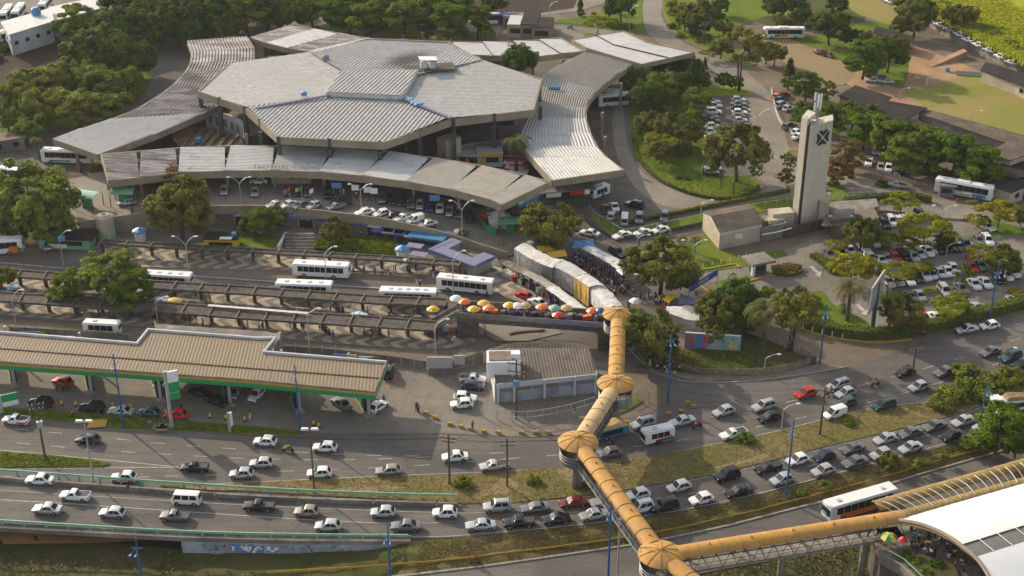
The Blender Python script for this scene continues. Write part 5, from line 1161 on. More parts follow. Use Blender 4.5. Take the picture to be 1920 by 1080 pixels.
row([(1620,465,'white',s),(1640,455,'white',h),(1655,452,'gray',h),(1695,447,'silver',s),(1722,447,'silver',u),(1762,466,'black',u),(1782,463,'black',s),(1797,462,'navy',s),(1810,459,'teal',u),(1834,451,'gray',s),(1851,451,'white',u),(1767,431,'darkred',h)],'in the second row of the right car park',-45)
row([(1554,477,'gray',s),(1577,474,'yellow',h),(1593,471,'white',h),(1582,497,'silver',h),(1601,500,'silver',h),(1612,503,'darkred',h),(1626,500,'darkred',h),(1632,484,'white',h),(1651,488,'silver',s),(1663,485,'beige',h),(1678,483,'red',h),(1695,478,'black',p_),(1712,482,'silver',h),(1723,475,'silver',s),(1739,471,'white',s)],'in the third row of the right car park',-43)
row([(1665,528,'white',s),(1684,527,'silver',h),(1703,525,'white',s),(1720,521,'black',h),(1733,517,'white',u),(1747,515,'silver',h),(1762,512,'silver',h),(1776,509,'white',s),(1787,504,'white',h),(1822,502,'red',h),(1838,498,'gray',s),(1852,493,'white',h),(1872,485,'white',s),(1887,487,'silver',h)],'in the fourth row of the right car park',-46)
row([(1706,556,'gray',s),(1724,555,'silver',h),(1771,546,'silver',u),(1801,541,'gray',s),(1826,533,'white',s),(1847,530,'white',s),(1872,522,'black',s),(1888,517,'white',h),(1901,512,'silver',h)],'in the fifth row of the right car park',-46)
row([(1686,606,'red',h),(1732,598,'red',h),(1755,596,'white',s),(1774,596,'white',h),(1799,585,'white',s),(1830,577,'silver',s),(1902,564,'white',s)],'in the front row of the right car park',-35)
car(1849,425,s,'white',-25,'alone on the open part of the right car park')
row([(1629,304,'white',p_),(1651,314,'silver',h),(1666,316,'white',h),(1683,323,'gray',h),(1642,283,'silver',h),(1658,285,'gray',h),(1669,300,'gray',h)],'under the almond trees by the access road',262)
car(1682,347,p_,'silver',170,'driving on the access road')
row([(1535,97,'gray',h),(1541,100,'darkred',h),(1553,103,'gray',s)],'side by side in the gravel yard',160)
row([(1635,140,'gray',s),(1636,151,'silver',s),(1650,146,'gray',h),(1662,153,'silver',s)],'under the big tree in the dirt yard',175)
for x,y in ((1669,4),(1692,6),(1746,40),(1762,47),(1781,56),(1799,65),(1815,75),(1834,84),(1855,95),(1875,106),(1896,117)): car(x,y,rng.choice([h,s,h]),rng.choice(['white','silver','white']),160,'on the road above the long wall',2.2,detail=False)
# ---- buses ----
def bus(name,label,x,y,deg,L=11.6,hh=3.0,wd=2.5,body='white',z=0,bands=(),txt=None,nwin=8,doors=(),roofunits=2,coach=False,rooft=None,cat='bus'):
    q=W(x,y,z+hh*.5); a=ang(x,y,deg,z); e=thing(name,label,cat,(q.x,q.y,z),a); hl=L/2; hw=wd/2
    me=MB().box((0,0,.35+(hh-.35)/2),(L,wd,hh-.35)).mesh('body',body)
    bm=bmesh.new(); bm.from_mesh(me); bmesh.ops.bevel(bm,geom=[g for g in bm.edges],offset=.16 if not coach else .24,segments=3,affect='EDGES'); bm.to_mesh(me); bm.free(); part('body',me,e)
    zb=hh*.47; zt=hh*.86; w0=hl-1.5; step=(L-2.1)/nwin
    for sy in (1,-1):
        for i in range(nwin): part('side_window',MB().box((0,0,0),(step*(.93 if not coach else .97),.04,(zt-zb))).mesh('side_window','glass') if i==0 and sy==1 else bpy.data.objects[-1].data if 0 else PW(step*(.93 if not coach else .97),zt-zb),e,(hl-1.3-step*(i+.5)+.2,sy*(hw+.005),(zb+zt)/2))
    part('windscreen',MB().box((hl+.005,0,hh*.58),(.05,wd*.86,hh*.38)).mesh('windscreen','glass'),e)
    part('rear_window',MB().box((-hl-.005,0,hh*.66),(.05,wd*.74,hh*.24)).mesh('rear_window','glass'),e)
    for dx in doors: part('door',MB().box((dx,-hw-.01,hh*.42),(.95,.05,hh*.66)).mesh('door','metal'),e)
    for i in range(roofunits): part('roof_hatch',MB().box((hl-2.2-(L-4.4)*i/max(1,roofunits-1),0,hh+.05),(.8,.7,.12),taper=.9).mesh('roof_hatch','whitewall'),e)
    if coach: part('air_conditioner',MB().box((.3,0,hh+.1),(3.2,1.6,.25),taper=.85).mesh('air_conditioner','white'),e)
    for nm,c,d,m in bands: part(nm,MB().box(c,d).mesh(nm,m),e)
    for sx in (hl-2.4,-hl+(2.9 if coach else 3.1)):
        for sy in (-1,1): part('wheel',WHB,e,(sx,sy*(hw-.12),.48))
    for sy in (-1,1): part('headlight',MB().box((hl,sy*hw*.75,.8),(.06,.35,.25)).mesh('headlight','lampw'),e); part('tail_light',MB().box((-hl,sy*hw*.8,1.0),(.06,.2,.45)).mesh('tail_light','lampr'),e)
    if txt: lettering(txt[0],txt[1],txt[2],e,(txt[3],hw+.02,txt[4]),(radians(90),0,radians(180)))
    return e
_pw={}
def PW(a,b):
    k=(round(a,2),round(b,2))
    if k not in _pw: _pw[k]=MB().box((0,0,0),(a,.04,b)).mesh('side_window','glass')
    return _pw[k]
bus('city_bus','white city bus beside the upper bus platform',603,505,177,11.6,doors=(4.6,-.5))
bus('city_bus','white city bus half hidden by the middle pergola, roof and window tops showing',571,541,178,11.2,roofunits=4)
bus('city_bus','white city bus nearest the end of the middle pergola',766,555,178,11.2,roofunits=5)
bus('city_bus','white city bus next to the blue-roofed stalls, closest to the market',873,533,174,11.4,roofunits=3,doors=(-.5,),bands=[('roof_mark',(2.2,.2,3.01),(1.2,.5,.02),'orange')])
bus('city_bus','white city bus with only its long roof visible behind the left tree',310,524,177,11,roofunits=4)
bus('city_bus','white city bus with orange and red skirt on the lower road',1612,942,196,12.4,3.1,z=LZ,doors=(4.2,),bands=[('red_skirt',(0,1.255,1.0),(8.8,.04,.9),'orange'),('red_skirt',(0,-1.255,1.0),(8.8,.04,.9),'orange'),('blue_emblem',(-3,1.28,1.2),(1.6,.04,.8),'lightblue'),('green_emblem',(6.22,-.3,1.3),(.05,1.2,.5),'palegreen')])
lb=bpy.data.objects[-1]
e=bus('minibus','cream white minibus on the bus road behind the station wall',192,614,177,6.9,2.7,2.1,nwin=4,roofunits=1)
bus('coach','white coach with green and orange stripes at the left yard',127,292,178,12.6,3.5,2.6,coach=True,bands=[('green_stripe',(1.5,1.31,.9),(5,.04,.35),'green'),('orange_stripe',(2.2,1.31,1.75),(2,.04,.25),'orange')])
bus('coach','white coach with orange and green tail at the left edge',-12,462,184,12,3.4,2.6,coach=True,bands=[('orange_side',(-4.2,1.31,1.2),(2.2,.04,1.5),'orange'),('green_side',(-5.4,1.31,1.0),(.9,.04,1.2),'green')])
bus('coach','white coach parked half under the right canopy, nose out',1122,177,355,12,3.4,2.6,coach=True)
bus('coach','white coach turning out from the right canopy beside the trees',1160,186,185,12,3.4,2.6,coach=True)
bus('coach','white and blue coach with Viver lettering at the gate booth',1808,354,170,13,3.5,2.6,coach=True,bands=[('blue_stripe',(-3.6,1.31,1.05),(3.0,.04,.9),'lightblue'),('green_stripe',(-.6,1.31,.95),(3.2,.04,.25),'yel'),('green_stripe',(.6,1.31,.8),(4,.04,.18),'green'),('blue_emblem',(3.1,1.31,1.45),(1.0,.04,.7),'lightblue')],txt=('Viver',.95,'blue',.9,1.5))
bus('coach','white coach with yellow and green side art in the gravel yard',1470,61,180,12.6,3.4,2.6,coach=True,bands=[('yellow_panel',(.2,1.31,1.2),(2.6,.04,1.0),'yel'),('green_panel',(2.2,1.31,1.1),(1.6,.04,.8),'green'),('red_panel',(.4,1.335,1.35),(1.2,.03,.4),'red')])
bus('coach','blue and white coach behind the trees at the top',930,35,182,12.6,3.3,2.6,body='blue',coach=True,bands=[('white_side',(2.5,1.31,1.0),(6,.04,1.1),'white')])
for x,y in ((12,25),(35,22),(85,8),(5,68),(18,64)): bus('coach','white coach parked in the yard at the top left corner',x,y,232 if y<40 else 200,11.5,3.3,2.6,coach=True,nwin=6)
bus('van','small white delivery van at the left edge of the yard',20,324,170,6,2.6,2.1,nwin=2,roofunits=0,cat='van')
bus('armored_van','white armored van with red and blue stripes on the upper carriageway',1233,814,192,5.4,2.55,2.15,nwin=3,roofunits=1,bands=[('red_stripe',(-.6,1.09,1.3),(3.0,.04,.25),'red'),('blue_panel',(-1.2,1.09,.8),(2.6,.04,.5),'blue')],cat='van')
bus('armored_van','white armored van parked at the end of the right canopy',1123,358,20,5.4,2.6,2.15,nwin=3,roofunits=2,bands=[('blue_stripe',(0,-1.09,1.1),(3.8,.04,.35),'lightblue')],cat='van')
e=bus('blue_truck','blue cargo truck with a tan tarpaulin under the footbridge',1140,808,194,6.6,2.0,2.4,body='cyanroof',nwin=1,roofunits=0,cat='truck')
def lump(name,label,x,y,z,d,mk_,cat,seed=0,owner=None):
    r=random.Random(seed); me=MB()
    n=9
    for j in range(n+1):
        for i in range(n+1): me.v.append(((i/n-.5)*d[0],(j/n-.5)*d[1],d[2]*(.6+.4*r.random())*(0.15 if i in(0,n) or j in(0,n) else 1)))
    for j in range(n):
        for i in range(n): a=j*(n+1)+i; me.f.append((a,a+1,a+n+2,a+n+1)); me.m.append(0)
    return me
part('tarpaulin',lump('','',0,0,0,(5.6,2.5,.8),None,'',3).mesh('tarpaulin','ochre2',True),e,(-.4,0,1.95))
e=bus('dump_truck','white dump truck on the median bend at the right edge',1893,757,185,6.4,2.2,2.3,nwin=1,roofunits=0,cat='truck'); part('load',lump('','',0,0,0,(4.2,2.1,.7),None,'',4).mesh('load','dirt',True),e,(-1,0,2.2)); part('cab_roof',MB().box((2.5,0,2.4),(1.5,2.1,.5),taper=.85).mesh('cab_roof','white'),e)
# =====================  PEOPLE  =====================
SK=[(.28,.16,.10),(.16,.09,.055),(.10,.055,.035)]
for i,c in enumerate(SK): M['skin%d'%i]=mat('skin_%d'%i,c,rough=.6)
M['hair']=mat('dark_hair',(.015,.012,.01),rough=.8)
SH={'white':(.62,.62,.6),'red':(.42,.03,.03),'blue':(.035,.055,.13),'yellow':(.6,.45,.03),'green':(.04,.22,.12),'black':(.025,.025,.028),'pink':(.34,.12,.16),'light blue':(.28,.42,.58),'gray':(.2,.2,.2),'orange':(.6,.2,.03),'purple':(.09,.06,.11)}
for k,c in SH.items(): M['cl_'+k]=mat('cloth_'+k.replace(' ','_'),c,rough=.9)
def skinmesh(name,verts,edges,radii,mk_,sub=1):
    me=bpy.data.meshes.new(name); me.from_pydata(verts,edges,[]); o=bpy.data.objects.new(name,me); COL.objects.link(o)
    m=o.modifiers.new('s','SKIN'); 
    for i,r in enumerate(radii): me.skin_vertices[0].data[i].radius=(r,r)
    me.skin_vertices[0].data[0].use_root=True
    if sub: sb=o.modifiers.new('u','SUBSURF'); sb.levels=sub; sb.render_levels=sub
    dg=bpy.context.evaluated_depsgraph_get(); out=bpy.data.meshes.new_from_object(o.evaluated_get(dg)); bpy.data.objects.remove(o); out.materials.clear(); out.materials.append(M[mk_])
    for p in out.polygons: p.use_smooth=True
    out.name=name; return out
def pose(la,ra,ll,rl,bend=0,sit=False):
    """la,ra arm swing; ll,rl leg swing (radians, forward +x)"""
    hip=.92 if not sit else .48; V=[(0,0,hip),(bend*.3,0,hip+.28),(bend*.6,0,hip+.50),(bend*.7,0,hip+.60),(bend*.85+.02,0,hip+.74)]; E=[(0,1),(1,2),(2,3),(3,4)]; R=[.13,.12,.15,.055,.10]
    A=[];Lg=[]
    for sy,sw in ((1,la),(-1,ra)):
        b=len(V); sx=bend*.6; V+= [(sx,sy*.19,hip+.48),(sx+.27*sin(sw),sy*.23,hip+.48-.27*cos(sw)),(sx+.27*sin(sw)+.25*sin(sw+.3),sy*.22,hip+.48-.27*cos(sw)-.25*cos(sw+.3)),(sx+.27*sin(sw)+.33*sin(sw+.35),sy*.21,hip+.48-.27*cos(sw)-.33*cos(sw+.35))]
        E+= [(2,b),(b,b+1),(b+1,b+2),(b+2,b+3)]; R+= [.07,.05,.035,.04]; A.append(b)
    for sy,sw in ((1,ll),(-1,rl)):
        b=len(V)
        if sit: V+= [(.05,sy*.1,hip),(.42,sy*.11,hip+.02),(.44,sy*.11,.08),(.56,sy*.11,.05)]
        else: V+= [(0,sy*.10,hip-.05),(.44*sin(sw),sy*.11,hip-.05-.42*cos(sw)),(.44*sin(sw)+.42*sin(sw-.15),sy*.11,max(.07,hip-.05-.44*cos(sw)-.40*cos(sw-.15))),(.44*sin(sw)+.42*sin(sw-.15)+.14,sy*.12,.05)]
        E+= [(0,b),(b,b+1),(b+1,b+2),(b+2,b+3)]; R+= [.10,.075,.045,.045]; Lg.append(b)
    return V,E,R,A,Lg
POSES=[]
for i,a in enumerate(((.1,-.05,.05,-.05),(.5,-.4,.35,-.35),(-.35,.45,-.3,.35),(.9,.1,.05,-.1),(.6,.6,0,0,.1,True))):
    V,E,R,A,Lg=pose(*a); body=skinmesh('body',V,E,R,'skin0')
    hx,hz=V[4][0],V[4][2]
    tv=[V[0],V[1],V[2]]+[V[A[0]],V[A[0]+1],V[A[1]],V[A[1]+1]]; shirt=skinmesh('shirt',tv,[(0,1),(1,2),(2,3),(3,4),(2,5),(5,6)],[.155,.15,.175,.095,.075,.095,.075],'cl_white')
    tr=[V[0]]+[V[Lg[0]+k] for k in (0,1,2)]+[V[Lg[1]+k] for k in (0,1,2)]; trs=skinmesh('trousers',tr,[(0,1),(1,2),(2,3),(0,4),(4,5),(5,6)],[.15,.12,.095,.075,.12,.095,.075],'cl_black')
    hair=MB().lathe([(.0,.13),(.07,.115),(.112,.05),(.115,-.02),(.09,-.05)],10,(hx-.015,0,hz+.02)).mesh('hair','hair',True)
    face=MB().box((hx+.10,0,hz+.0),(.04,.03,.05)).box((hx+.095,.035,hz+.035),(.02,.025,.018)).box((hx+.095,-.035,hz+.035),(.02,.025,.018)).mesh('face','hair')
    POSES.append((body,shirt,trs,hair,face))
PAT=['black','blue','gray','black','white','blue']
def person(x,y,colr=None,place='on the pavement',z=0.0,pz_=None,dirn=None,trs=None,hat=None,at=None,sc=1.0):
    r=rng; p=POSES[pz_ if pz_ is not None else r.choice((0,0,1,2,3))]; colr=colr or r.choice(('white','white','red','blue','light blue','black','gray','pink','green','yellow','white','orange'))
    q=at or W(x,y,z+.0); e=thing('person',f'person in {colr} shirt {place}','person',q,dirn if dirn is not None else r.uniform(0,6.28)); e.scale=(sc,)*3
    sk=M['skin%d'%r.choice((0,1,1,2))]
    for nm,me,mt in (('body',p[0],sk),('shirt',p[1],M['cl_'+colr]),('trousers',p[2],M['cl_'+(trs or r.choice(PAT))])):
        o=part(nm,me,e); o.material_slots[0].link='OBJECT'; o.material_slots[0].material=mt
    part('hair',p[3],e)
    return e
def inpoly(x,y,P_):
    c=False; j=len(P_)-1
    for i in range(len(P_)):
        if (P_[i][1]>y)!=(P_[j][1]>y) and x<(P_[j][0]-P_[i][0])*(y-P_[i][1])/(P_[j][1]-P_[i][1])+P_[i][0]: c=not c
        j=i
    return c
def crowd(n,poly,place,z=0.0,cols=None):
    xs=[p[0] for p in poly]; ys=[p[1] for p in poly]; k=0
    while k<n:
        x=rng.uniform(min(xs),max(xs)); y=rng.uniform(min(ys),max(ys))
        if inpoly(x,y,poly): person(x,y,rng.choice(cols) if cols else None,place,z); k+=1
crowd(62,[(1072,482),(1100,478),(1190,545),(1215,560),(1190,570),(1150,545),(1085,505)],'in the market crowd beside the long awning')
crowd(12,[(1100,505),(1160,545),(1185,580),(1160,575)],'walking in the market lane')
crowd(14,[(945,505),(1010,545),(1000,550),(940,512)],'under the lower market awnings')
crowd(12,[(1030,560),(1090,588),(1085,592),(1025,566)],'under the lower market awnings',cols=('pink','red','pink','white'))
crowd(16,[(1105,608),(1125,612),(1140,640),(1130,645)],'passing beneath the concrete footbridge')
crowd(22,[(1200,672),(1212,668),(1275,700),(1270,712),(1230,700)],'waiting on the sidewalk under the big tree')
crowd(16,[(1215,550),(1260,575),(1250,585),(1210,565)],'by the yellow market awning')
person(1273,698,'yellow','by the end of the wooden fence',pz_=0); person(1259,690,'light blue','with a bag beside the blue lamp pole',pz_=0)
for x,y,c in ((230,478,'white'),(237,480,'blue'),(663,508,'white'),(683,506,'yellow'),(703,512,'blue'),(717,514,'white'),(728,514,'blue'),(738,512,'white'),(742,508,'black'),(757,512,'white'),(769,511,'green'),(780,508,'blue'),(808,516,'gray'),(812,518,'light blue'),(837,516,'white'),(873,518,'black')): person(x,y+3,c,'on the upper bus platform',.15)
for x,y,c in ((782,536,'light blue'),(788,536,'white'),(913,560,'red')): person(x,y,c,'on the bus lane',0)
for x,y,c in ((186,590,'blue'),(215,594,'gray'),(251,592,'light blue'),(287,596,'white'),(340,598,'red'),(350,600,'white'),(357,602,'red'),(368,602,'black'),(381,610,'white'),(395,612,'white'),(394,562,'white'),(368,556,'gray'),(455,612,'red'),(457,616,'blue'),(465,613,'white'),(487,616,'white'),(493,614,'red'),(501,616,'pink'),(544,612,'red'),(566,614,'blue'),(570,616,'gray'),(600,620,'black'),(612,622,'red'),(618,628,'purple'),(625,630,'light blue'),(683,625,'red'),(695,632,'white'),(697,628,'red'),(729,630,'pink'),(620,580,'white'),(630,582,'white'),(634,584,'red'),(643,586,'blue'),(690,586,'white'),(730,590,'white'),(775,592,'red'),(768,600,'pink'),(776,602,'white'),(848,644,'white'),(853,640,'white')): person(x,y+3,c,'on the lower bus platform',.15)
for x,y,c in ((677,445,'white'),(704,452,'gray'),(783,458,'blue'),(787,457,'white'),(540,445,'white'),(595,440,'blue')): person(x,y,c,'on the plaza below the forecourt')
for x,y,c in ((119,733,'green'),(107,735,'green'),(172,732,'white'),(176,735,'green'),(92,753,'light blue'),(137,783,'yellow'),(340,766,'gray'),(469,787,'yellow'),(720,757,'green')): person(x,y,c,'at the petrol station')
for x,y,c in ((781,770,'black'),(785,774,'pink'),(886,806,'green'),(1077,779,'black'),(1731,632,'white'),(1520,683,'blue'),(1525,683,'blue'),(1681,828,'purple'),(1198,500,'red')): person(x,y,c,'walking alone on the roadside')
for x,y,c in ((1198,462,'red'),(1137,450,'blue'),(1117,455,'white'),(1257,440,'light blue'),(1163,404,'black')): person(x,y,c,'in the taxi lane')
for x,y,c in ((639,368,'yellow'),(644,366,'white'),(625,370,'green'),(669,372,'white'),(249,400,'red')): person(x,y,c,'on the raised forecourt',4 if x>300 else 3.3)
for x,y,c in ((1757,536,'red'),(1762,538,'light blue'),(1810,487,'gray'),(1818,488,'black')): person(x,y,c,'in the right car park')
for x,y,c in ((1292,1052,'blue'),(1377,1040,'light blue'),(1397,1036,'red'),(1493,1015,'blue')): person(0,0,c,'inside the footbridge tube',at=W(x,y-2,FZ))
for x,y,c in ((1610,1003,'red'),(1628,1001,'red'),(1645,1000,'black'),(1708,1022,'green'),(1714,1030,'pink'),(1712,1008,'white'),(1740,1000,'black'),(1752,1003,'gray'),(1776,1008,'black'),(1712,1018,'green'),(1719,1030,'orange'),(1737,1033,'black'),(1732,1038,'white'),(1744,1042,'white'),(1751,1040,'black'),(1774,1028,'light blue'),(1784,1032,'white'),(1788,1042,'white'),(1778,1044,'black'),(1790,1066,'red'),(1801,1060,'white'),(1806,1068,'red'),(1728,1024,'orange'),(1722,1012,'white'),(1765,1012,'white')): person(x,y+4,c,'on the station platform deck',FZ)
for x in range(868,1150,16): person(x+rng.uniform(-5,5),588+(x-868)*.06+rng.uniform(-3,4),None,'among the stalls on the concrete footbridge',oz)
# motorcycles
def moto(label,x,y,deg,colr,place,rcol):
    q=W(x,y,.5); a=ang(x,y,deg); e=thing('motorcycle',label,'motorcycle',(q.x,q.y,.012),a)
    for sx in (.65,-.65): part('wheel',MB().tube((0,-.06,0),(0,.06,0),.31,n=14).mesh('wheel','black'),e,(sx,0,.31))
    part('frame',MB().tube((.65,0,.31),(.42,0,.95),.05).tube((-.65,0,.31),(-.1,0,.6),.06).tube((.42,0,.9),(-.1,0,.55),.07).box((0,0,.45),(.4,.25,.35)).mesh('frame','darkmetal'),e)
    part('fuel_tank',MB().box((.15,0,.85),(.5,.28,.25),taper=.7).mesh('fuel_tank',colr),e); part('seat',MB().box((-.4,0,.82),(.7,.26,.12)).mesh('seat','black'),e); part('handlebar',MB().tube((.4,-.35,1.02),(.4,.35,1.02),.03).mesh('handlebar','metal'),e); part('mudguard',MB().box((.65,0,.66),(.4,.14,.05)).mesh('mudguard',colr),e)
    r=person(0,0,rcol,'riding '+place,pz_=4,at=Vector((q.x-.25*cos(a),q.y-.25*sin(a),.42)),dirn=a); part('helmet',MB().lathe([(.0,.2),(.1,.17),(.14,.08),(.13,-.02),(.08,-.08)],10,(.11,0,1.2)).mesh('helmet','red' if rcol=='red' else 'black',True),r)
moto('yellow motorcycle ridden on the upper carriageway at the left',540,842,178,'yel','the yellow motorcycle','yellow')
moto('red motorcycle behind the silver sedan on the upper carriageway',1307,798,195,'red','the red motorcycle','red')
moto('dark motorcycle crossing the wide road',1641,719,196,'black','the dark motorcycle','red')
moto('dark motorcycle below the blue truck',1146,833,215,'black','the motorcycle below the blue truck','blue')
moto('motorcycle between the silver minivan and utility pole',1557,735,196,'black','the motorcycle beside the minivan','blue')
moto('blue motorcycle on the service road at the top',1069,51,180,'lightblue','the blue motorcycle','light blue')
q=W(891,1058,LZ); e=thing('bicycle','bicycle ridden along the lower road kerb','bicycle',(q.x,q.y,LZ),ang(891,1058,186,LZ))
for sx in (.5,-.5): part('wheel',MB().tube((0,-.02,0),(0,.02,0),.33,n=14).mesh('wheel','black'),e,(sx,0,.33))
part('frame',MB().path([(.5,0,.33),(.4,0,.9),(-.15,0,.85),(-.5,0,.33)],.03).tube((-.15,0,.85),(0,0,.3),.03).tube((.4,0,.85),(0,0,.3),.03).mesh('frame','red'),e); part('saddle',MB().box((-.18,0,.92),(.25,.14,.06)).mesh('saddle','black'),e)
person(0,0,'red','riding the bicycle on the lower road',pz_=4,at=Vector((q.x+.15,q.y,LZ+.5)),dirn=e.rotation_euler[2])
# =====================  POLES  =====================
def bluepole(bx,by,ty,z=0.0,arms=True,lab='beside the road'):
    h_=HT(bx,by,ty,z); q=W(bx,by,z); e=thing('street_lamp','tall blue lamp pole with blue floodlights '+lab,'street lamp',q); e.rotation_euler=(0,0,random.uniform(-.3,.3))
    part('pole',MB().tube((0,0,0),(0,0,h_),.2,.09,10).mesh('pole','blue'),e)
    if arms:
        part('arm',MB().tube((-.8,-.15,h_-1.8),(.8,.15,h_-1.8),.05,n=5).tube((-.5,-1.1,h_-2.1),(-.1,0,h_-1.8),.035,n=5).tube((.3,-1.15,h_-2.1),(.1,0,h_-1.8),.035,n=5).mesh('arm','lightblue'),e)
        for dx in (-.5,.3): part('floodlight',MB().box((dx,-1.3,h_-2.15),(.26,.5,.12)).mesh('floodlight','lightblue'),e)
    return e
for a,l in (((232,800,663),'in the grass strip, left one'),((563,812,683),'at the right end of the grass strip'),((1252,756,620),'by the sidewalk corner'),((1537,683,570),'by the palisade bend'),((1855,600,496),'at the car park hedge'),((1474,927,785),'on the lower verge'),((1833,823,712),'before the bright bushes'),((732,1092,985),'at the bottom edge'),((268,1100,1008),'at the bottom left'),((1140,1095,940),'beside the footbridge tube')): bluepole(*a,z=LZ if a[1]>1000 else 0,lab=l)
q=W(1157,1095,LZ); hh=HT(1157,1095,972,LZ); e=thing('street_lamp','plain grey pole just right of the blue pole at the footbridge','pole',q); part('pole',MB().tube((0,0,0),(0,0,hh),.16,.1).mesh('pole','metal'),e)
def lamp(bx,by,ty,z=0.0,arms=2,mk_='metal',lab='',span=2.0,rot=0,ball=False):
    h_=HT(bx,by,ty,z); q=W(bx,by,z); e=thing('street_lamp',('pale lamp post with two curved arms ' if arms==2 else 'pale lamp post with one arm ')+lab,'street lamp',q,rot)
    part('pole',MB().tube((0,0,0),(0,0,h_*.8),.12,.08).mesh('pole',mk_),e)
    for sgn in ((1,-1) if arms==2 else (1,)):
        pts=[(0,0,h_*.78),(sgn*span*.35,0,h_*.9),(sgn*span*.8,0,h_*.985),(sgn*span,0,h_)]; part('arm',MB().path(pts,.06,5).mesh('arm',mk_),e); part('lamp_head',MB().box((sgn*(span+.3),0,h_),(.8,.32,.2),taper=.7).mesh('lamp_head','white'),e)
for a in ((453,388,332,4,2,'metal','on the forecourt, left'),(678,398,345,4,2,'metal','on the forecourt, middle'),(867,457,376,.8,2,'metal','at the forecourt ramp'),(1070,482,436,0,2,'metal','beside the market tree'),(1213,572,514,0,2,'metal','in front of the yellow-green tree'),(1299,500,450,0,2,'metal','by the small palms'),(355,520,443,0,2,'metal','on the upper bus road'),(120,503,432,0,1,'metal','beside the pale green bar'),(33,625,543,0,1,'metal','at the left end of the lower pergola'),(297,612,556,0,1,'metal','rising through the lower pergola'),(580,650,578,0,1,'metal','by the mesh fence'),(817,672,598,0,1,'metal','leaning by the grey cabin'),(612,530,462,0,1,'metal','behind the white bus'),(850,562,470,0,1,'metal','with a small sign by the last bus'),(1433,700,664,0,1,'metal','by the palisade lawn'),(1465,808,757,0,1,'metal','on the median'),(1418,268,205,0,2,'metal','at the middle car park'),(1870,705,652,0,1,'wood','in the median bushes'),(1573,440,405,0,2,'metal','by the low annex of the tower'),(1765,430,385,0,2,'metal','among the car park acacias'),(1773,485,455,0,1,'metal','between the parked cars'),(1180,60,10,0,1,'metal','on the top lawn'),(1030,42,3,0,1,'metal','at the top centre'),(1343,45,18,0,1,'metal','on the dark top lawn'),(1686,188,165,0,1,'metal','beside the football field'),(1820,230,207,0,1,'metal','on the right of the football field'),(221,380,345,3.3,1,'metal','at the green gate canopies'),(1195,470,440,0,1,'metal','in the taxi lane'),(1313,412,375,0,1,'metal','at the hedge of the yard')): lamp(*a[:6],lab=a[6])
def teelamp(bx,by,ty,lab,mk_='metal'):
    h_=HT(bx,by,ty); q=W(bx,by); e=thing('street_lamp','tall highway lamp post with two white heads '+lab,'street lamp',q); part('pole',MB().tube((0,0,0),(0,0,h_),.17,.1).mesh('pole',mk_),e)
    for s_ in (-1,1): part('lamp_head',MB().box((s_*.75,0,h_),(1.2,.5,.28),taper=.8).mesh('lamp_head','white'),e)
teelamp(176,905,789,'beside the gore lawn'); teelamp(590,925,804,'rising from the median grass','wood')
def upole(bx,by,ty,lab,z=0,arms=((.93,2.6),(.86,2.2)),tr=False):
    h_=HT(bx,by,ty,z); q=W(bx,by,z); e=thing('utility_pole','wooden utility pole with crossarms '+lab,'utility pole',q,random.uniform(-.4,.4)); part('pole',MB().tube((0,0,0),(0,0,h_),.2,.14).mesh('pole','wood'),e)
    for f,l in arms:
        part('crossarm',MB().box((0,0,h_*f),(l,.14,.14)).mesh('crossarm','wood'),e)
        for k in (-.45,-.2,.2,.45): part('insulator',MB().tube((l*k,0,h_*f+.05),(l*k,0,h_*f+.35),.07,n=6).mesh('insulator','metal'),e)
    if tr: part('transformer',MB().box((.1,-.35,h_*.62),(.9,.6,1.1)).mesh('transformer','lightblue' if tr==2 else 'metal'),e)
    return q,h_
ups=[upole(85,860,752,'by the gore lawn',tr=1),upole(843,908,815,'on the median, left one'),upole(951,913,822,'on the median, right one'),upole(968,785,675,'in front of the white building',arms=((.93,3),(.80,3),(.72,3)),tr=2),upole(1537,815,727,'at the right part of the median',arms=((.93,3),(.8,2.5))),upole(1710,705,652,'in the median bushes'),upole(1320,85,40,'on the tree strip'),upole(1820,66,30,'on the hillside')]
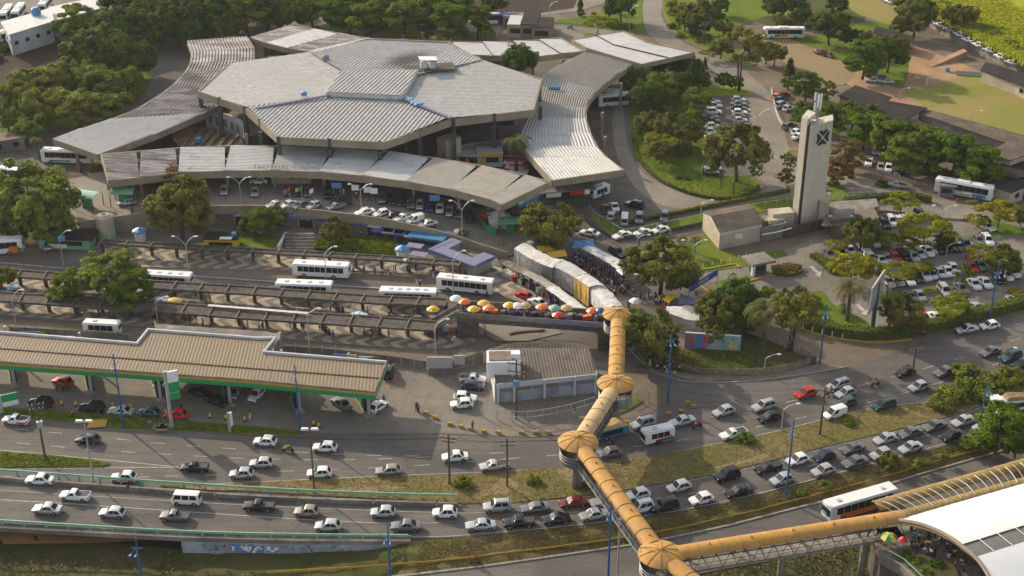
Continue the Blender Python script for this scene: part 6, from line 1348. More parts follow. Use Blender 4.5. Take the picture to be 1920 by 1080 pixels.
# =====================  TREES  =====================
def leafmesh(name,kind,seed,mats,nl,ls):
    r=random.Random(seed); mb=MB(); cl=[]
    if kind=='dome':
        for _ in range(95):
            z=r.uniform(-.4,1); a=r.uniform(0,2*pi); rr=math.sqrt(max(0,1-(z*.95)**2)) if z>0 else 1-abs(z)*.5; k=r.uniform(.62,1.02)*(1+.13*sin(3*a+seed)+.09*sin(5*a+seed*2+z*3)); cl.append((rr*cos(a)*k,rr*sin(a)*k,z*.84*k+.08*sin(2*a+seed),r.choice((.12,.16,.2,.26)),.8))
    elif kind=='layer':
        for _ in range(44):
            lv=r.choice((-.45,-.2,.1,.4,.7)); R_=(1-.5*max(0,lv))*math.sqrt(r.uniform(.05,1)); a=r.uniform(0,2*pi); cl.append((R_*cos(a),R_*sin(a),lv+r.uniform(-.08,.08),r.uniform(.2,.32),.4))
    elif kind=='umbrella':
        for _ in range(34):
            R_=math.sqrt(r.uniform(.02,1)); a=r.uniform(0,2*pi); cl.append((R_*cos(a),R_*sin(a),.28-.28*R_*R_+r.uniform(-.1,.08),r.uniform(.18,.3),.32))
    elif kind=='cone':
        for _ in range(60):
            z=r.uniform(-.9,1.2); R_=.62*(1.25-z)/2.1*r.uniform(.6,1); a=r.uniform(0,2*pi); cl.append((R_*cos(a),R_*sin(a),z,.2,1.1))
    elif kind=='open':
        for _ in range(40):
            z=r.uniform(-.5,.9); a=r.uniform(0,2*pi); k=r.uniform(.4,1); rr=math.sqrt(max(.05,1-z*z)); cl.append((rr*cos(a)*k,rr*sin(a)*k,z*.8,r.uniform(.12,.24),.7))
    elif kind=='shrub':
        for _ in range(40):
            z=r.uniform(-.1,.75); a=r.uniform(0,2*pi); rr=math.sqrt(max(.05,1-z*z))*r.uniform(.3,1); cl.append((rr*cos(a),rr*sin(a),z*.8,r.uniform(.16,.3),.8))
    per=nl//len(cl)
    for (cx,cy,cz,cr,fl) in cl:
        for _ in range(per):
            d=Vector((r.gauss(0,1),r.gauss(0,1),r.gauss(0,1))).normalized(); rad=cr*r.uniform(.55,1.05); p=Vector((cx,cy,cz))+Vector((d.x*rad,d.y*rad,d.z*rad*fl))
            n=(d*.8+Vector((cx,cy,cz+.4))*.6+Vector((r.gauss(0,.45),r.gauss(0,.45),r.gauss(0,.45)+.35))).normalized()
            t=n.orthogonal().normalized(); t=Matrix.Rotation(r.uniform(0,6.28),3,n)@t; b=n.cross(t); s_=ls*r.uniform(.7,1.35); l=s_*1.35
            mb.add([p-t*s_*.5, p+b*l*.5*.9-t*0, p+t*s_*.5+n*s_*.1, p-b*l*.5],[(0,3,2,1)])
    return mb.mesh(name,[mats],True),cl
def trunkmesh(name,cl,base,seed,multi=1,thick=.055):
    r=random.Random(seed); mb=MB()
    for m_ in range(multi):
        off=Vector((r.uniform(-.06,.06),r.uniform(-.06,.06),0)) if multi>1 else Vector((0,0,0)); f=Vector((r.uniform(-.12,.12)*multi,r.uniform(-.12,.12)*multi,-.25*abs(base)))
        b=Vector((0,0,base))+off; mb.tube(b,b.lerp(f,.5),thick*1.25,thick,7); mb.tube(b.lerp(f,.5),f,thick,thick*.75,7)
        for c in r.sample(cl,min(len(cl),11//multi+2)):
            t=Vector(c[:3])*.85; mid=f.lerp(t,.5)+Vector((0,0,-.08)); mb.tube(f,mid,thick*.55,thick*.3,5); mb.tube(mid,t,thick*.3,thick*.1,4)
    return mb.mesh(name,['bark'],True)
TK={}
def deftree(key,kind,leafm,nl,ls,base,nvar=2,multi=1,thick=.055):
    TK[key]=[]
    for i in range(nvar):
        me,cl=leafmesh('crown_'+key,kind,hash(key)%1000+i*17 if 0 else len(TK)*31+i*17,leafm,nl,ls); TK[key].append((me,trunkmesh('trunk_'+key,cl,base,i+len(TK),multi,thick),base))
deftree('mango','dome',L_mango,9500,.078,-1.02,3)
deftree('mangolight','dome',L_light,9500,.078,-1.05,3)
deftree('mangoolive','dome',L_olive,9500,.078,-1.05,2)
deftree('almond','layer',L_almond,6500,.09,-1.15,3)
deftree('acacia','umbrella',L_yellow,4600,.08,-.85,3,1,.035)
deftree('brown','layer',L_brown,6000,.085,-1.1,1)
deftree('tall','open',L_olive,3600,.075,-1.9,2,2,.04)
deftree('open','open',L_olive,2600,.075,-1.5,2,3,.04)
deftree('cone','cone',L_mango,4200,.085,-1.25,1)
deftree('shrub','shrub',L_light,2300,.11,-.15,2)
deftree('shrubbright','shrub',L_hedge,2300,.11,-.15,2)
deftree('shrubdark','shrub',L_mango,2300,.11,-.15,1)
TL={'mango':('mango_tree','dark green mango tree','tree'),'mangolight':('leafy_tree','light green leafy tree','tree'),'mangoolive':('leafy_tree','olive green tree','tree'),'almond':('almond_tree','bright green almond tree','tree'),'acacia':('flat_topped_tree','flat-topped yellow-green tree','tree'),'brown':('leafy_tree','brownish orange tree','tree'),'tall':('tall_tree','tall thin-crowned tree','tree'),'open':('open_tree','open-crowned tree with several stems','tree'),'cone':('conical_tree','narrow conical dark tree','tree'),'shrub':('shrub','light green shrub','shrub'),'shrubbright':('shrub','bright green shrub','shrub'),'shrubdark':('shrub','dark green shrub','shrub')}
def tree(x,y,r,key,place,z=0.0,sy=1.0,hs=1.0):
    v_=rng.choice(TK[key]); r*=(1.1 if key not in('shrub','shrubbright','shrubdark') else 1.0); R=r/PXM(x,y,6)
    for _ in range(3):
        zc=z-v_[2]*R*sy*hs; R=r/PXM(x,y,zc)
    q=W(x,y,zc); nm,lb_,ct=TL[key]; e=thing(nm,lb_+' '+place,ct,(q.x,q.y,z),rng.uniform(0,6.28))
    e['label']=lb_+' '+place
    part('crown',v_[0],e,(0,0,-v_[2]*R*sy*hs),0,(R,R,R*sy)); part('trunk',v_[1],e,(0,0,-v_[2]*R*sy*hs),0,(R,R,R*sy*hs) if hs==1 else (R,R,R*sy*hs))
    return e
A_='in the grove left of the yard'
for t in ((222,52,46,'mango'),(190,98,58,'mango'),(258,112,36,'mango'),(143,42,40,'almond'),(60,165,44,'mangolight'),(108,150,40,'mangolight'),(150,146,38,'mangolight'),(190,160,40,'mangolight'),(30,190,42,'mangolight'),(90,200,42,'mangolight'),(145,205,42,'mangolight'),(195,205,34,'mangolight'),(236,150,32,'mangolight'),(15,222,34,'mangolight'),(220,190,28,'mangolight'),(60,240,30,'mangolight'),(262,75,30,'mango')): tree(*t,A_,sy=.85)
A_='in the band of trees along the top'
for t in ((230,5,34),(275,20,35),(310,2,32),(330,38,36),(378,22,38),(415,48,28),(425,2,32),(462,22,34),(300,58,26),(355,60,26),(500,18,30),(540,30,25),(585,18,30),(620,32,26),(655,18,32),(693,40,30),(725,14,32),(762,38,32),(800,20,34),(838,45,32),(862,18,30),(895,40,24),(690,5,25),(925,8,18),(560,-6,30),(630,-8,30),(760,-4,28),(480,-5,30),(845,0,28)): tree(t[0],t[1],t[2]*1.2,rng.choice(('almond','almond','mango')),A_)
tree(973,113,31,'mango','rising between the terminal roofs',z=1,hs=2.1)
A_='on the lawns at the top centre'
for t in ((1088,13,13,'cone'),(1113,26,5,'shrubdark'),(1120,42,26,'acacia'),(1165,12,28,'mango'),(1150,48,16,'shrubbright'),(1178,52,12,'shrubbright'),(1125,66,4,'shrubdark')): tree(*t,A_)
A_='on the planted strip beside the access road'
for t in ((1265,25,16,'shrub'),(1285,40,18,'mangoolive'),(1302,60,15,'shrub'),(1320,18,20,'mangoolive'),(1312,45,22,'mango'),(1258,50,10,'shrubbright'),(1275,68,9,'shrubbright'),(1358,52,16,'mangoolive'),(1280,15,13,'shrub'),(1340,32,16,'mango'),(1325,72,10,'shrubbright'),(1260,10,13,'shrub'),(1393,88,42,'tall'),(1352,88,20,'mangoolive'),(1438,98,20,'mangoolive'),(1330,100,16,'acacia'),(1310,78,9,'shrub'),(1297,20,14,'mangoolive'),(1352,12,16,'mango'),(1450,14,20,'mango'),(1468,40,16,'mangoolive')): tree(*t,A_)
A_='around the dirt yard at top right'
for t in ((1485,8,26,'mango'),(1558,48,34,'mango'),(1505,30,18,'mango'),(1595,70,17,'mango'),(1625,78,20,'mangoolive'),(1622,105,36,'almond'),(1668,100,34,'mango'),(1718,30,34,'mangoolive'),(1453,102,20,'mangoolive'),(1480,140,22,'cone'),(1513,158,27,'almond'),(1550,168,20,'tall'),(1690,50,20,'mangoolive'),(1700,5,24,'mangoolive'),(1570,10,18,'mango')): tree(*t,A_)
A_='on the bright hillside'
for t in ((1785,28,20,'mangoolive'),(1808,30,22,'mangoolive'),(1830,45,16,'shrub'),(1850,60,18,'shrubbright'),(1868,72,18,'shrub'),(1892,88,18,'shrubbright'),(1910,100,18,'shrub'),(1845,80,12,'shrub'),(1880,60,15,'shrubdark'),(1905,70,15,'shrub'),(1915,45,14,'shrub'),(1770,12,16,'shrub'),(1900,115,12,'shrubdark'),(1800,50,10,'shrubdark'),(1825,68,10,'shrub'),(1875,95,10,'shrubdark')): tree(*t,A_,z=2.5)
A_='in the grove by the middle car park'
for t in ((1196,150,30,'mango'),(1228,125,28,'mango'),(1258,118,28,'mango'),(1288,130,26,'mango'),(1208,182,28,'mango'),(1240,165,30,'mangolight'),(1275,158,26,'mango'),(1310,152,20,'mango'),(1308,190,24,'mangolight'),(1242,205,22,'shrubbright'),(1222,235,26,'mangoolive'),(1258,240,28,'mangoolive'),(1288,250,26,'mangoolive'),(1240,262,28,'acacia'),(1298,222,20,'almond'),(1240,285,22,'mangoolive'),(1283,275,16,'mangoolive'),(1385,285,52,'mangoolive'),(1322,120,9,'cone'),(1318,135,9,'cone'),(1357,150,14,'mango'),(1380,155,13,'mango'),(1280,110,12,'cone'),(1273,335,7,'shrubdark'),(1288,336,7,'shrubdark'),(1430,300,10,'tall')): tree(*t,A_)
A_='in the trees behind the tower'
for t in ((1555,222,30,'almond'),(1600,215,25,'almond'),(1622,240,32,'almond'),(1665,252,36,'almond'),(1700,285,36,'almond'),(1742,275,36,'almond'),(1790,292,40,'almond'),(1836,308,38,'almond'),(1858,328,24,'almond'),(1590,290,28,'brown'),(1572,318,24,'brown'),(1508,212,22,'almond'),(1640,215,20,'almond'),(1478,300,16,'tall'),(1562,346,13,'shrub'),(1655,347,13,'shrubdark'),(1690,245,22,'almond'),(1540,195,16,'almond'),(1475,330,14,'brown'),(1725,250,20,'almond')): tree(*t,A_)
A_='in the right car park'
for t in ((1690,377,30,'acacia'),(1738,428,46,'acacia'),(1617,438,32,'mangoolive'),(1660,447,25,'acacia'),(1567,460,18,'acacia'),(1702,454,20,'acacia'),(1600,498,40,'acacia'),(1680,508,32,'acacia'),(1730,500,19,'acacia'),(1837,473,26,'acacia'),(1882,490,30,'mangoolive'),(1875,397,36,'acacia'),(1832,412,20,'acacia'),(1805,512,20,'open'),(1695,590,36,'mangoolive'),(1785,577,34,'acacia'),(1797,555,14,'acacia'),(1905,550,15,'acacia'),(1535,485,10,'shrubbright'),(1555,500,12,'shrubbright'),(1562,510,10,'shrubbright'),(1915,410,14,'mangoolive'),(1770,450,16,'mango')): tree(*t,A_)
A_='around the street market'
tree(1030,425,50,'mangoolive',A_,sy=.85); tree(1240,500,60,'mangoolive',A_,sy=.85); tree(1215,628,48,'mangoolive','beside the footbridge and the market',sy=1.05); tree(1245,640,26,'mango','beside the footbridge and the market'); tree(1190,600,22,'mango','beside the footbridge and the market')
for t in ((1345,585,38,'mangoolive'),(1385,562,40,'mango'),(1400,600,28,'mango'),(1345,622,24,'mangoolive'),(1325,600,20,'mango'),(1488,585,50,'open'),(1470,570,26,'mangoolive'),(1520,566,19,'shrubbright'),(1440,548,16,'shrub'),(1370,540,14,'mango'),(1500,545,14,'shrub'),(1545,600,14,'shrubbright')): tree(*t,'on the palisade lawn')
A_='on the left of the bus terminal'
for t in ((335,392,60,'mangoolive',4),(335,345,40,'brown',4),(62,372,68,'mangolight',0),(15,395,48,'mangolight',0),(95,420,40,'mangolight',0),(180,260,12,'shrub',0),(180,315,12,'mangolight',0),(30,430,26,'mango',0)): tree(t[0],t[1],t[2],t[3],A_,z=0,sy=.95)
tree(203,520,55,'mangolight','on the long bus platform',sy=.85); tree(245,540,38,'almond','on the long bus platform'); tree(128,538,32,'almond','on the long bus platform'); tree(0,520,22,'mangoolive','on the long bus platform')
for t in ((487,412,26,'almond'),(515,408,22,'mangolight'),(465,414,18,'almond'),(628,434,26,'mangoolive'),(600,462,14,'shrubbright'),(640,466,16,'shrubbright'),(672,462,15,'shrubbright'),(708,462,14,'shrubbright'),(735,466,12,'shrubbright'),(655,474,12,'shrubbright'),(690,472,10,'shrub'),(740,447,8,'shrubbright'),(755,448,8,'shrubbright'),(728,446,7,'shrubbright')): tree(*t,'on the plaza lawn')
for t in ((870,908,19,'shrubbright'),(1000,903,15,'shrubbright'),(1103,912,14,'shrubdark'),(1397,826,19,'shrubbright'),(1590,795,12,'shrubbright'),(1762,760,26,'shrub'),(1790,742,32,'shrubbright'),(1825,716,36,'shrub'),(1865,728,34,'shrub'),(1798,700,24,'shrubbright'),(1895,712,30,'shrub'),(1845,745,26,'shrubbright'),(1775,770,16,'shrub'),(1876,800,48,'almond'),(1908,830,30,'mangolight'),(1665,865,21,'shrub'),(1817,832,20,'shrub'),(1728,872,18,'shrub'),(1505,925,11,'shrubbright'),(1548,915,16,'shrub'),(1770,858,10,'shrub'),(1780,845,8,'tall'),(1850,835,18,'shrub')): tree(*t,'on the highway medians')
for t in ((1688,1045,10,'shrub'),(1712,1055,14,'shrubbright'),(1757,1062,17,'shrubdark'),(1735,1075,14,'shrub'),(1700,1035,9,'shrub')): tree(*t,'on the station planter',z=FZ)
for t in ((6,92,20),(30,80,18),(52,62,16),(75,50,14),(95,45,14),(-10,110,18),(42,60,14),(15,75,14)): tree(*t,'shrubdark','below the white sheds')
for t in ((868,462,8,'shrubbright'),(895,452,7,'shrub'),(912,462,8,'shrubbright'),(930,464,9,'shrubbright'),(945,462,7,'shrub'),(880,446,6,'shrub')): tree(*t,'behind the blue U-shaped stall')
# palms
def palm_me(seed,droop=1.0,nf=22,L=2.6):
    r=random.Random(seed); mb=MB()
    for k in range(nf):
        a=2*pi*k/nf*2.4; up=r.uniform(-.1,1.0); d=Vector((cos(a),sin(a),0)); p=Vector((0,0,0)); vz=up; seg=9; pts=[p.copy()]
        for i in range(seg): p=p+(d*cos(vz)+Vector((0,0,1))*sin(vz))*L/seg; vz-=.24*droop; pts.append(p.copy())
        side=Vector((-d.y,d.x,0))
        for i in range(1,seg+1):
            ll=.62*sin(pi*(i/(seg+1))**.7)+.12
            for sg in (-1,1):
                for f in (0,.5):
                    b=pts[i-1].lerp(pts[i],f); t=b+side*sg*ll+Vector((0,0,-.22*ll-.05))+(pts[i]-pts[i-1])*.9; w_=(pts[i]-pts[i-1])*.35
                    mb.add([b,b+w_,t],[(0,1,2)])
    return mb.mesh('fronds',[L_palm])
PF=[palm_me(1),palm_me(2,1.25)]
def palm(bx,by,cy,lab,size=1.0,z=0,lean=0):
    h_=HT(bx,by,cy,z); q=W(bx,by,z); e=thing('palm_tree','palm tree '+lab,'palm tree',q,0); part('fronds',PF[int(bx)%2],e,(lean,0,h_),rng.uniform(0,6),size)
    part('trunk',MB().path([(0,0,0),(lean*.3,0,h_*.4),(lean*.8,0,h_*.8),(lean,0,h_)],[.26*size,.2*size,.17*size,.18*size],8).mesh('trunk','bark'),e)
palm(1588,602,538,'with a drooping crown between the car park and the lane',1.75); palm(1430,652,580,'tall with pale fronds in front of the palisade lawn',2.0); palm(1277,476,446,'small, left one beside the pump house',.75); palm(1302,474,448,'small, right one beside the pump house',.75); palm(75,302,262,'small at the left yard edge',1.0); palm(968,330,262,'in the terminal court beside the red stands',1.9,1.2); palm(1148,24,4,'at the top centre lawn',1.1); palm(1583,590,575,'low young palm behind the hedge bend',.9)
# bare trees
def bare(bx,by,ty,lab,mk_='wood'):
    h_=HT(bx,by,ty); q=W(bx,by); r=random.Random(int(bx)); mb=MB(); mb.tube((0,0,0),(0,0,h_*.4),.16,.12,6)
    tw=MB()
    def br(p,d,l,w_,n):
        e_=p+d*l; (mb if n>2 else tw).tube(p,e_,w_,w_*.6,4,caps=False)
        if n:
            for _ in range(3 if n>1 else 2): br(e_,(d+Vector((r.gauss(0,.5),r.gauss(0,.5),r.gauss(.1,.3)))).normalized(),l*.72,w_*.55,n-1)
    for _ in range(4): br(Vector((0,0,h_*.38)),Vector((r.gauss(0,.5),r.gauss(0,.5),.9)).normalized(),h_*.22,.09,3)
    e=thing('bare_tree','leafless grey tree '+lab,'tree',q); part('trunk',mb.mesh('trunk',mk_),e); part('twigs',tw.mesh('twigs',mk_),e)
bare(1318,330,280,'beside the middle car park'); bare(1375,362,315,'on the roundabout lawn'); bare(1352,355,325,'smaller, on the roundabout lawn'); bare(1662,562,510,'beside the billboard'); bare(1480,330,300,'at the foot of the tower')
# =====================  TOWER AND RIGHT-HAND BUILDINGS  =====================
TZ=HT(1512,428,232); TW=thing('concrete_tower','tall slender concrete tower with a dark cross-shaped emblem near its top','tower',W(1512,425,0))
wA,wB,wC,wD=W(1483,423),W(1500,432),W(1541,420),W(1530,408)
def twr(pts,z0,z1): return MB().prism([tuple(p)[:2] for p in pts],z0,z1)
gap=.06
P('narrow_shaft',twr([wA,wA.lerp(wB,.62),wA.lerp(wB,.62)+Vector((2.6,4.2,0)),wA+Vector((2.2,4.6,0))],0,TZ+1.0),'tower',TW)
b0=wA.lerp(wB,.95); n=14; mb=MB()
poly=[b0,wC,wC+Vector((.6,3.4,0)),b0+Vector((1.2,4.6,0))]
P('main_shaft',MB().prism([tuple(p)[:2] for p in poly],0,[TZ-.35,TZ,TZ,TZ-.35]),'tower',TW)
P('core',MB().prism([tuple(p)[:2] for p in (wA.lerp(wB,.55)+Vector((.3,1.0,0)),b0+Vector((.2,.9,0)),b0+Vector((1.4,3.8,0)),wA.lerp(wB,.55)+Vector((1.3,3.9,0)))],0,TZ-.5),'darkconc',TW)
# emblem: four dark curved pieces round a pale cross
d=(wC-b0); dl=d.length; u_=d/dl; nn=Vector((u_.y,-u_.x,0)); ec=b0+u_*dl*.60+nn*.08; ez=TZ-3.4
def epiece(k):
    a=pi/2*k; pts=[(-.12,.36),(.12,.36),(.34,.62),(.82,1.02),(.80,1.34),(.4,1.17),(0,1.08),(-.4,1.17),(-.80,1.34),(-.82,1.02),(-.34,.62)]
    out=[(x*cos(a)-y*sin(a),x*sin(a)+y*cos(a)) for x,y in pts]; mb=MB(); N_=len(out)
    f=[tuple(ec+u_*x*1.3+Vector((0,0,ez-ec.z+y*1.3))) for x,y in out]; g=[tuple(Vector(v)+nn*.16) for v in f]
    mb.add(f+g,[tuple(range(N_,2*N_)),tuple(range(N_-1,-1,-1))]+[(i,(i+1)%N_,N_+(i+1)%N_,N_+i) for i in range(N_)])
    me=mb.mesh('emblem_piece','black',False,tuple(TW.location)); bm=bmesh.new(); bm.from_mesh(me); bmesh.ops.recalc_face_normals(bm,faces=bm.faces); bm.to_mesh(me); bm.free(); part('emblem_piece',me,TW)
for k in range(4): epiece(k)
for sx in (-.6,.6):
    P('emblem_bracket',MB().tube(ec+u_*sx+Vector((0,0,ez+1.4)),ec+u_*sx+Vector((0,0,TZ-.6)),.03,n=4),'darkmetal',TW)
# mast with antennas
mx=b0+Vector((1.6,2.2,0)); MS=thing('antenna_mast','lattice antenna mast with white panels on top of the tower','antenna',(mx.x,mx.y,TZ))
mh=6.6; lat=MB()
for a in range(3): p=Vector((.45*cos(2.1*a),.45*sin(2.1*a),0)); lat.tube(p,p+Vector((0,0,mh)),.06,n=4)
for i in range(10):
    for a in range(3): p=Vector((.45*cos(2.1*a),.45*sin(2.1*a),i*mh/10)); r_=Vector((.45*cos(2.1*(a+1)),.45*sin(2.1*(a+1)),(i+1)*mh/10)); lat.tube(p,r_,.035,n=3)
part('lattice',lat.mesh('lattice','metal'),MS,(0,0,-.4))
for x,y,z in ((.7,0,5.3),(-.5,.5,5.4),(0,-.7,5.2),(.6,-.3,3.6),(-.6,-.2,3.4),(.2,.6,3.7)): part('antenna_panel',MB().box((x,y,z),(.32,.22,1.7)).mesh('antenna_panel','white'),MS)
for x,y,z in ((1.5,-1,.6),(-.8,-.8,.5)): part('dish',MB().lathe([(0,0),(.5,.12),(.55,.2)],12,(x,y,z)).mesh('dish','white'),MS)
part('ladder',MB().box((-2.4,-.6,.6),(.1,.1,2)).box((-2.0,-.6,.6),(.1,.1,2)).mesh('ladder','metal'),MS)
# pump house: gabled hall
def gabled(name,label,A,B,C_,D,hw_,hr,wall,roofm,cat='building',extra=None,ov=.35):
    """A,B near eave line px; D,C far eave line (world computed at ground)"""
    a,b,c,d=[W(x,y,0) for x,y in (A,B,C_,D)]; e=thing(name,label,cat,(a+c)/2)
    def up(p,z): return Vector((p.x,p.y,z))
    for nm,p,q in (('wall',a,b),('wall',b,c),('wall',c,d),('wall',d,a)): pass
    P('walls',MB().wall([a,b,c,d],0,hw_,.25,closed=True),wall,e)
    m1=(a+d)/2; m2=(b+c)/2; g=MB(); g.add([up(a,hw_),up(d,hw_),up(m1,hr)],[(0,1,2)]); g.add([up(b,hw_),up(c,hw_),up(m2,hr)],[(0,2,1)]); P('gable',g,'whitewall' if wall=='cream' else wall,e)
    ax=(b-a).normalized()*ov; sd=(d-a).normalized()*ov; drop=(hr-hw_)/((d-a).length/2)*ov
    r1=MB(); r1.quad(up(a-ax-sd,hw_-drop+.1),up(b+ax-sd,hw_-drop+.1),up(m2+ax,hr+.1),up(m1-ax,hr+.1)); r1.quad(up(a-ax-sd,hw_-drop-.05),up(m1-ax,hr-.05),up(m2+ax,hr-.05),up(b+ax-sd,hw_-drop-.05)); P('roof_slope',r1,roofm,e)
    r1=MB(); r1.quad(up(m1-ax,hr+.1),up(m2+ax,hr+.1),up(c+ax+sd,hw_-drop+.1),up(d-ax+sd,hw_-drop+.1)); P('roof_slope',r1,roofm,e)
    return e,a,b,c,d
e,a,b,c,d=gabled('pump_house','cream gabled pump house with dark brown roof on the lawn',(1348,468),(1425,452),(1393,418),(1318,431),4.2,5.5,'cream','brownroof')
P('eave_band',MB().wall([a+Vector((0,-.2,0)),b+Vector((0,-.2,0))],3.4,4.15,.12),'whitewall',e)
q=a.lerp(b,.4); P('notice',MB().box((q.x,q.y-.2,2.4),(2.6,.08,1.1)),'white',e)
sb=thing('machine_yard','walled cream machine yard with tanks beside the tower','building',W(1450,440))
P('yard_wall',MB().wall([W(1425,453),W(1470,443),W(1462,420),W(1435,418)],0,3.2,.3),'conc',sb)
for x,y,dx,dy,hz,m_ in ((1462,428,5,3,4.2,'cream'),(1440,432,3,3,3.0,'conc'),(1452,436,3.5,2,3.4,'cream')): q=W(x,y); P('block',MB().box((q.x,q.y,hz/2),(dx,dy,hz),.2),m_,sb)
P('dark_wall',MB().wall([W(1470,446),W(1500,438),W(1553,428)],0,2.4,.3),'darkconc',sb)
P('pipe',MB().path([W(1430,440,4.6),W(1455,436,4.8),W(1485,428,6.0)],.15,6),'metal',sb)
an=thing('low_annex','low stained concrete annex right of the tower','building',W(1600,420))
P('block',MB().prism([tuple(p)[:2] for p in wp([(1555,447),(1590,443),(1598,425),(1560,428)])],0,4.4),'conc',an)
P('block',MB().prism([tuple(p)[:2] for p in wp([(1532,425),(1550,430),(1552,410),(1535,408)])],0,6.2),'cream',an)
P('block',MB().prism([tuple(p)[:2] for p in wp([(1553,424),(1598,424),(1645,410),(1640,395),(1552,402)])],0,3.0),'conc',an)
P('roof_slab',MB().prism([tuple(p)[:2] for p in wp([(1540,425),(1598,426),(1648,411),(1640,393),(1550,400)],3)],3.02,3.3),'board',an)
# long dark-roofed sheds at the right top
def roofshed(name,label,pts,h_,mk_,wall='cream',edge=True,slopez=0,cat='building'):
    p=[W(x,y,h_) for x,y in pts]; e=thing(name,label,cat,(sum(q.x for q in p)/len(p),sum(q.y for q in p)/len(p),0))
    P('walls',MB().prism([((q.x),(q.y)) for q in p],0,h_-.15),wall,e)
    ce=sum(p,Vector())/len(p); pp2=[q+(q-ce).normalized()*.6 for q in p]; P('roof',MB().prism([(q.x,q.y) for q in pp2],[h_-.1+slopez*(1 if i>=len(p)/2 else 0) for i in range(len(p))],[h_+.15+slopez*(1 if i>=len(p)/2 else 0) for i in range(len(p))]),mk_,e)
    n=len(p)
    for i in range(n):
        a,b=p[i],p[(i+1)%n]
        m=(a+b)/2
        if m.y<ce.y and (b-a).length>8:
            k=int((b-a).length/4)
            for j in range(k):
                q=a.lerp(b,(j+.5)/k); rz=atan2(b.y-a.y,b.x-a.x); P('window',MB().box((q.x,q.y-.06,h_*.55),(1.3,.2,1.1),rz),'glass',e)
    return e
roofshed('long_shed','long dark-roofed shed running behind the almond trees',[(1575,180),(1605,162),(1668,183),(1640,205)],4,'darkroof','cream')
roofshed('long_shed','wide dark-roofed shed in the middle of the row',[(1612,205),(1645,187),(1735,203),(1690,228)],4.2,'darkroof','cream')
roofshed('long_shed','dark-roofed shed above the coach, with a row of small windows',[(1685,238),(1705,222),(1850,268),(1840,292)],4.2,'darkroof','cream')
roofshed('long_shed','brown-roofed shed along the football field',[(1715,210),(1735,205),(1920,255),(2010,280),(2010,300),(1870,262)],3.6,'brownroof','conc')
roofshed('sports_shed','low shed with rusty brown roof right of the field',[(1842,133),(1850,118),(1935,145),(2010,175),(2000,195),(1905,155)],3.4,'darkroof','cream')
roofshed('ruined_shed','roofless pinkish shed above the dirt yard',[(1640,62),(1645,50),(1712,70),(1705,82)],3.4,'darkroof','pinkwall')
roofshed('small_house','pale rose house at the right edge',[(1850,288),(1895,300),(1935,285),(1890,268)],5.2,'brownroof','pinkwall')
roofshed('small_house','long house with grey roof at the right edge',[(1850,320),(1905,335),(1960,315),(1900,300)],3.6,'darkroof','pinkwall')
roofshed('small_house','house with a dark tiled roof behind the hedge at the right edge',[(1856,346),(1897,360),(1945,340),(1902,324)],3.2,'darkroof','pinkwall')
# long wall with the ramp
LW=thing('long_wall','long weathered boundary wall below the parked cars','wall',W(1780,85))
lwp=[W(x,y,0) for x,y in ((1625,-10),(1690,20),(1735,45),(1790,78),(1850,110),(1920,142),(2050,200))]
P('wall',MB().wall(lwp,0,2.6,.4),'conc',LW); P('coping',MB().wall(lwp,2.62,2.75,.6),'kerb',LW)
up_=[p+Vector((1.2,1.2,0)) for p in lwp]; far_=[p+Vector((6,9,0)) for p in lwp]; mb=MB()
for i in range(len(up_)-1): mb.quad((*up_[i][:2],2.15),(*up_[i+1][:2],2.15),(*far_[i+1][:2],2.15),(*far_[i][:2],2.15))
struct('upper_street',mb,'asphalt2')
rmp=thing('loading_ramp','earth loading ramp with concrete edge in the dirt yard','ramp',W(1780,115)); P('ramp',MB().prism([tuple(p)[:2] for p in wp([(1735,124),(1805,103),(1812,108),(1745,127)])],-.05,[.1,2.0,2.0,.1]),'dirt',rmp)
gq=W(1760,160); e=thing('football_goal','white football goal at the end of the field','goal',gq,.2)
part('frame',MB().path([(-3.6,0,0),(-3.6,0,2.4),(3.6,0,2.4),(3.6,0,0)],.08,6).tube((-3.6,0,2.4),(-3.6,1.5,0),.05).tube((3.6,0,2.4),(3.6,1.5,0),.05).mesh('frame','white'),e)
q=W(1820,139,.1); single('blue_tarp',MB().box((q.x,q.y,.2),(8,4,.1),-.2),'darkmetal','flat blue-green tarp beside the football field','tarp')
q=W(1776,134); single('blue_drum',MB().tube((q.x,q.y,0),(q.x,q.y,1.2),.7),'lightblue','blue drum standing on bare earth beside the field','drum')
# white sheds top left
roofshed('white_shed','white shed with pale roof at the top left corner, larger one',[(100,40),(187,16),(180,-4),(95,14)],5,'roofwhite','whitewall')
roofshed('white_shed','white shed with pale roof at the top left corner, nearer one',[(18,65),(98,40),(95,16),(5,42)],6.5,'roofwhite','whitewall')
roofshed('low_shed','low shed with a tan roof at the left edge',[(-20,268),(45,258),(40,246),(-20,254)],3,'board','conc')
q=W(68,26,7); single('blue_tank',MB().lathe([(0,0),(1.5,0),(1.4,1.6),(.8,2.1),(0,2.1)],14,tuple(q)),'lightblue','blue water tank on the nearer white shed roof','tank')
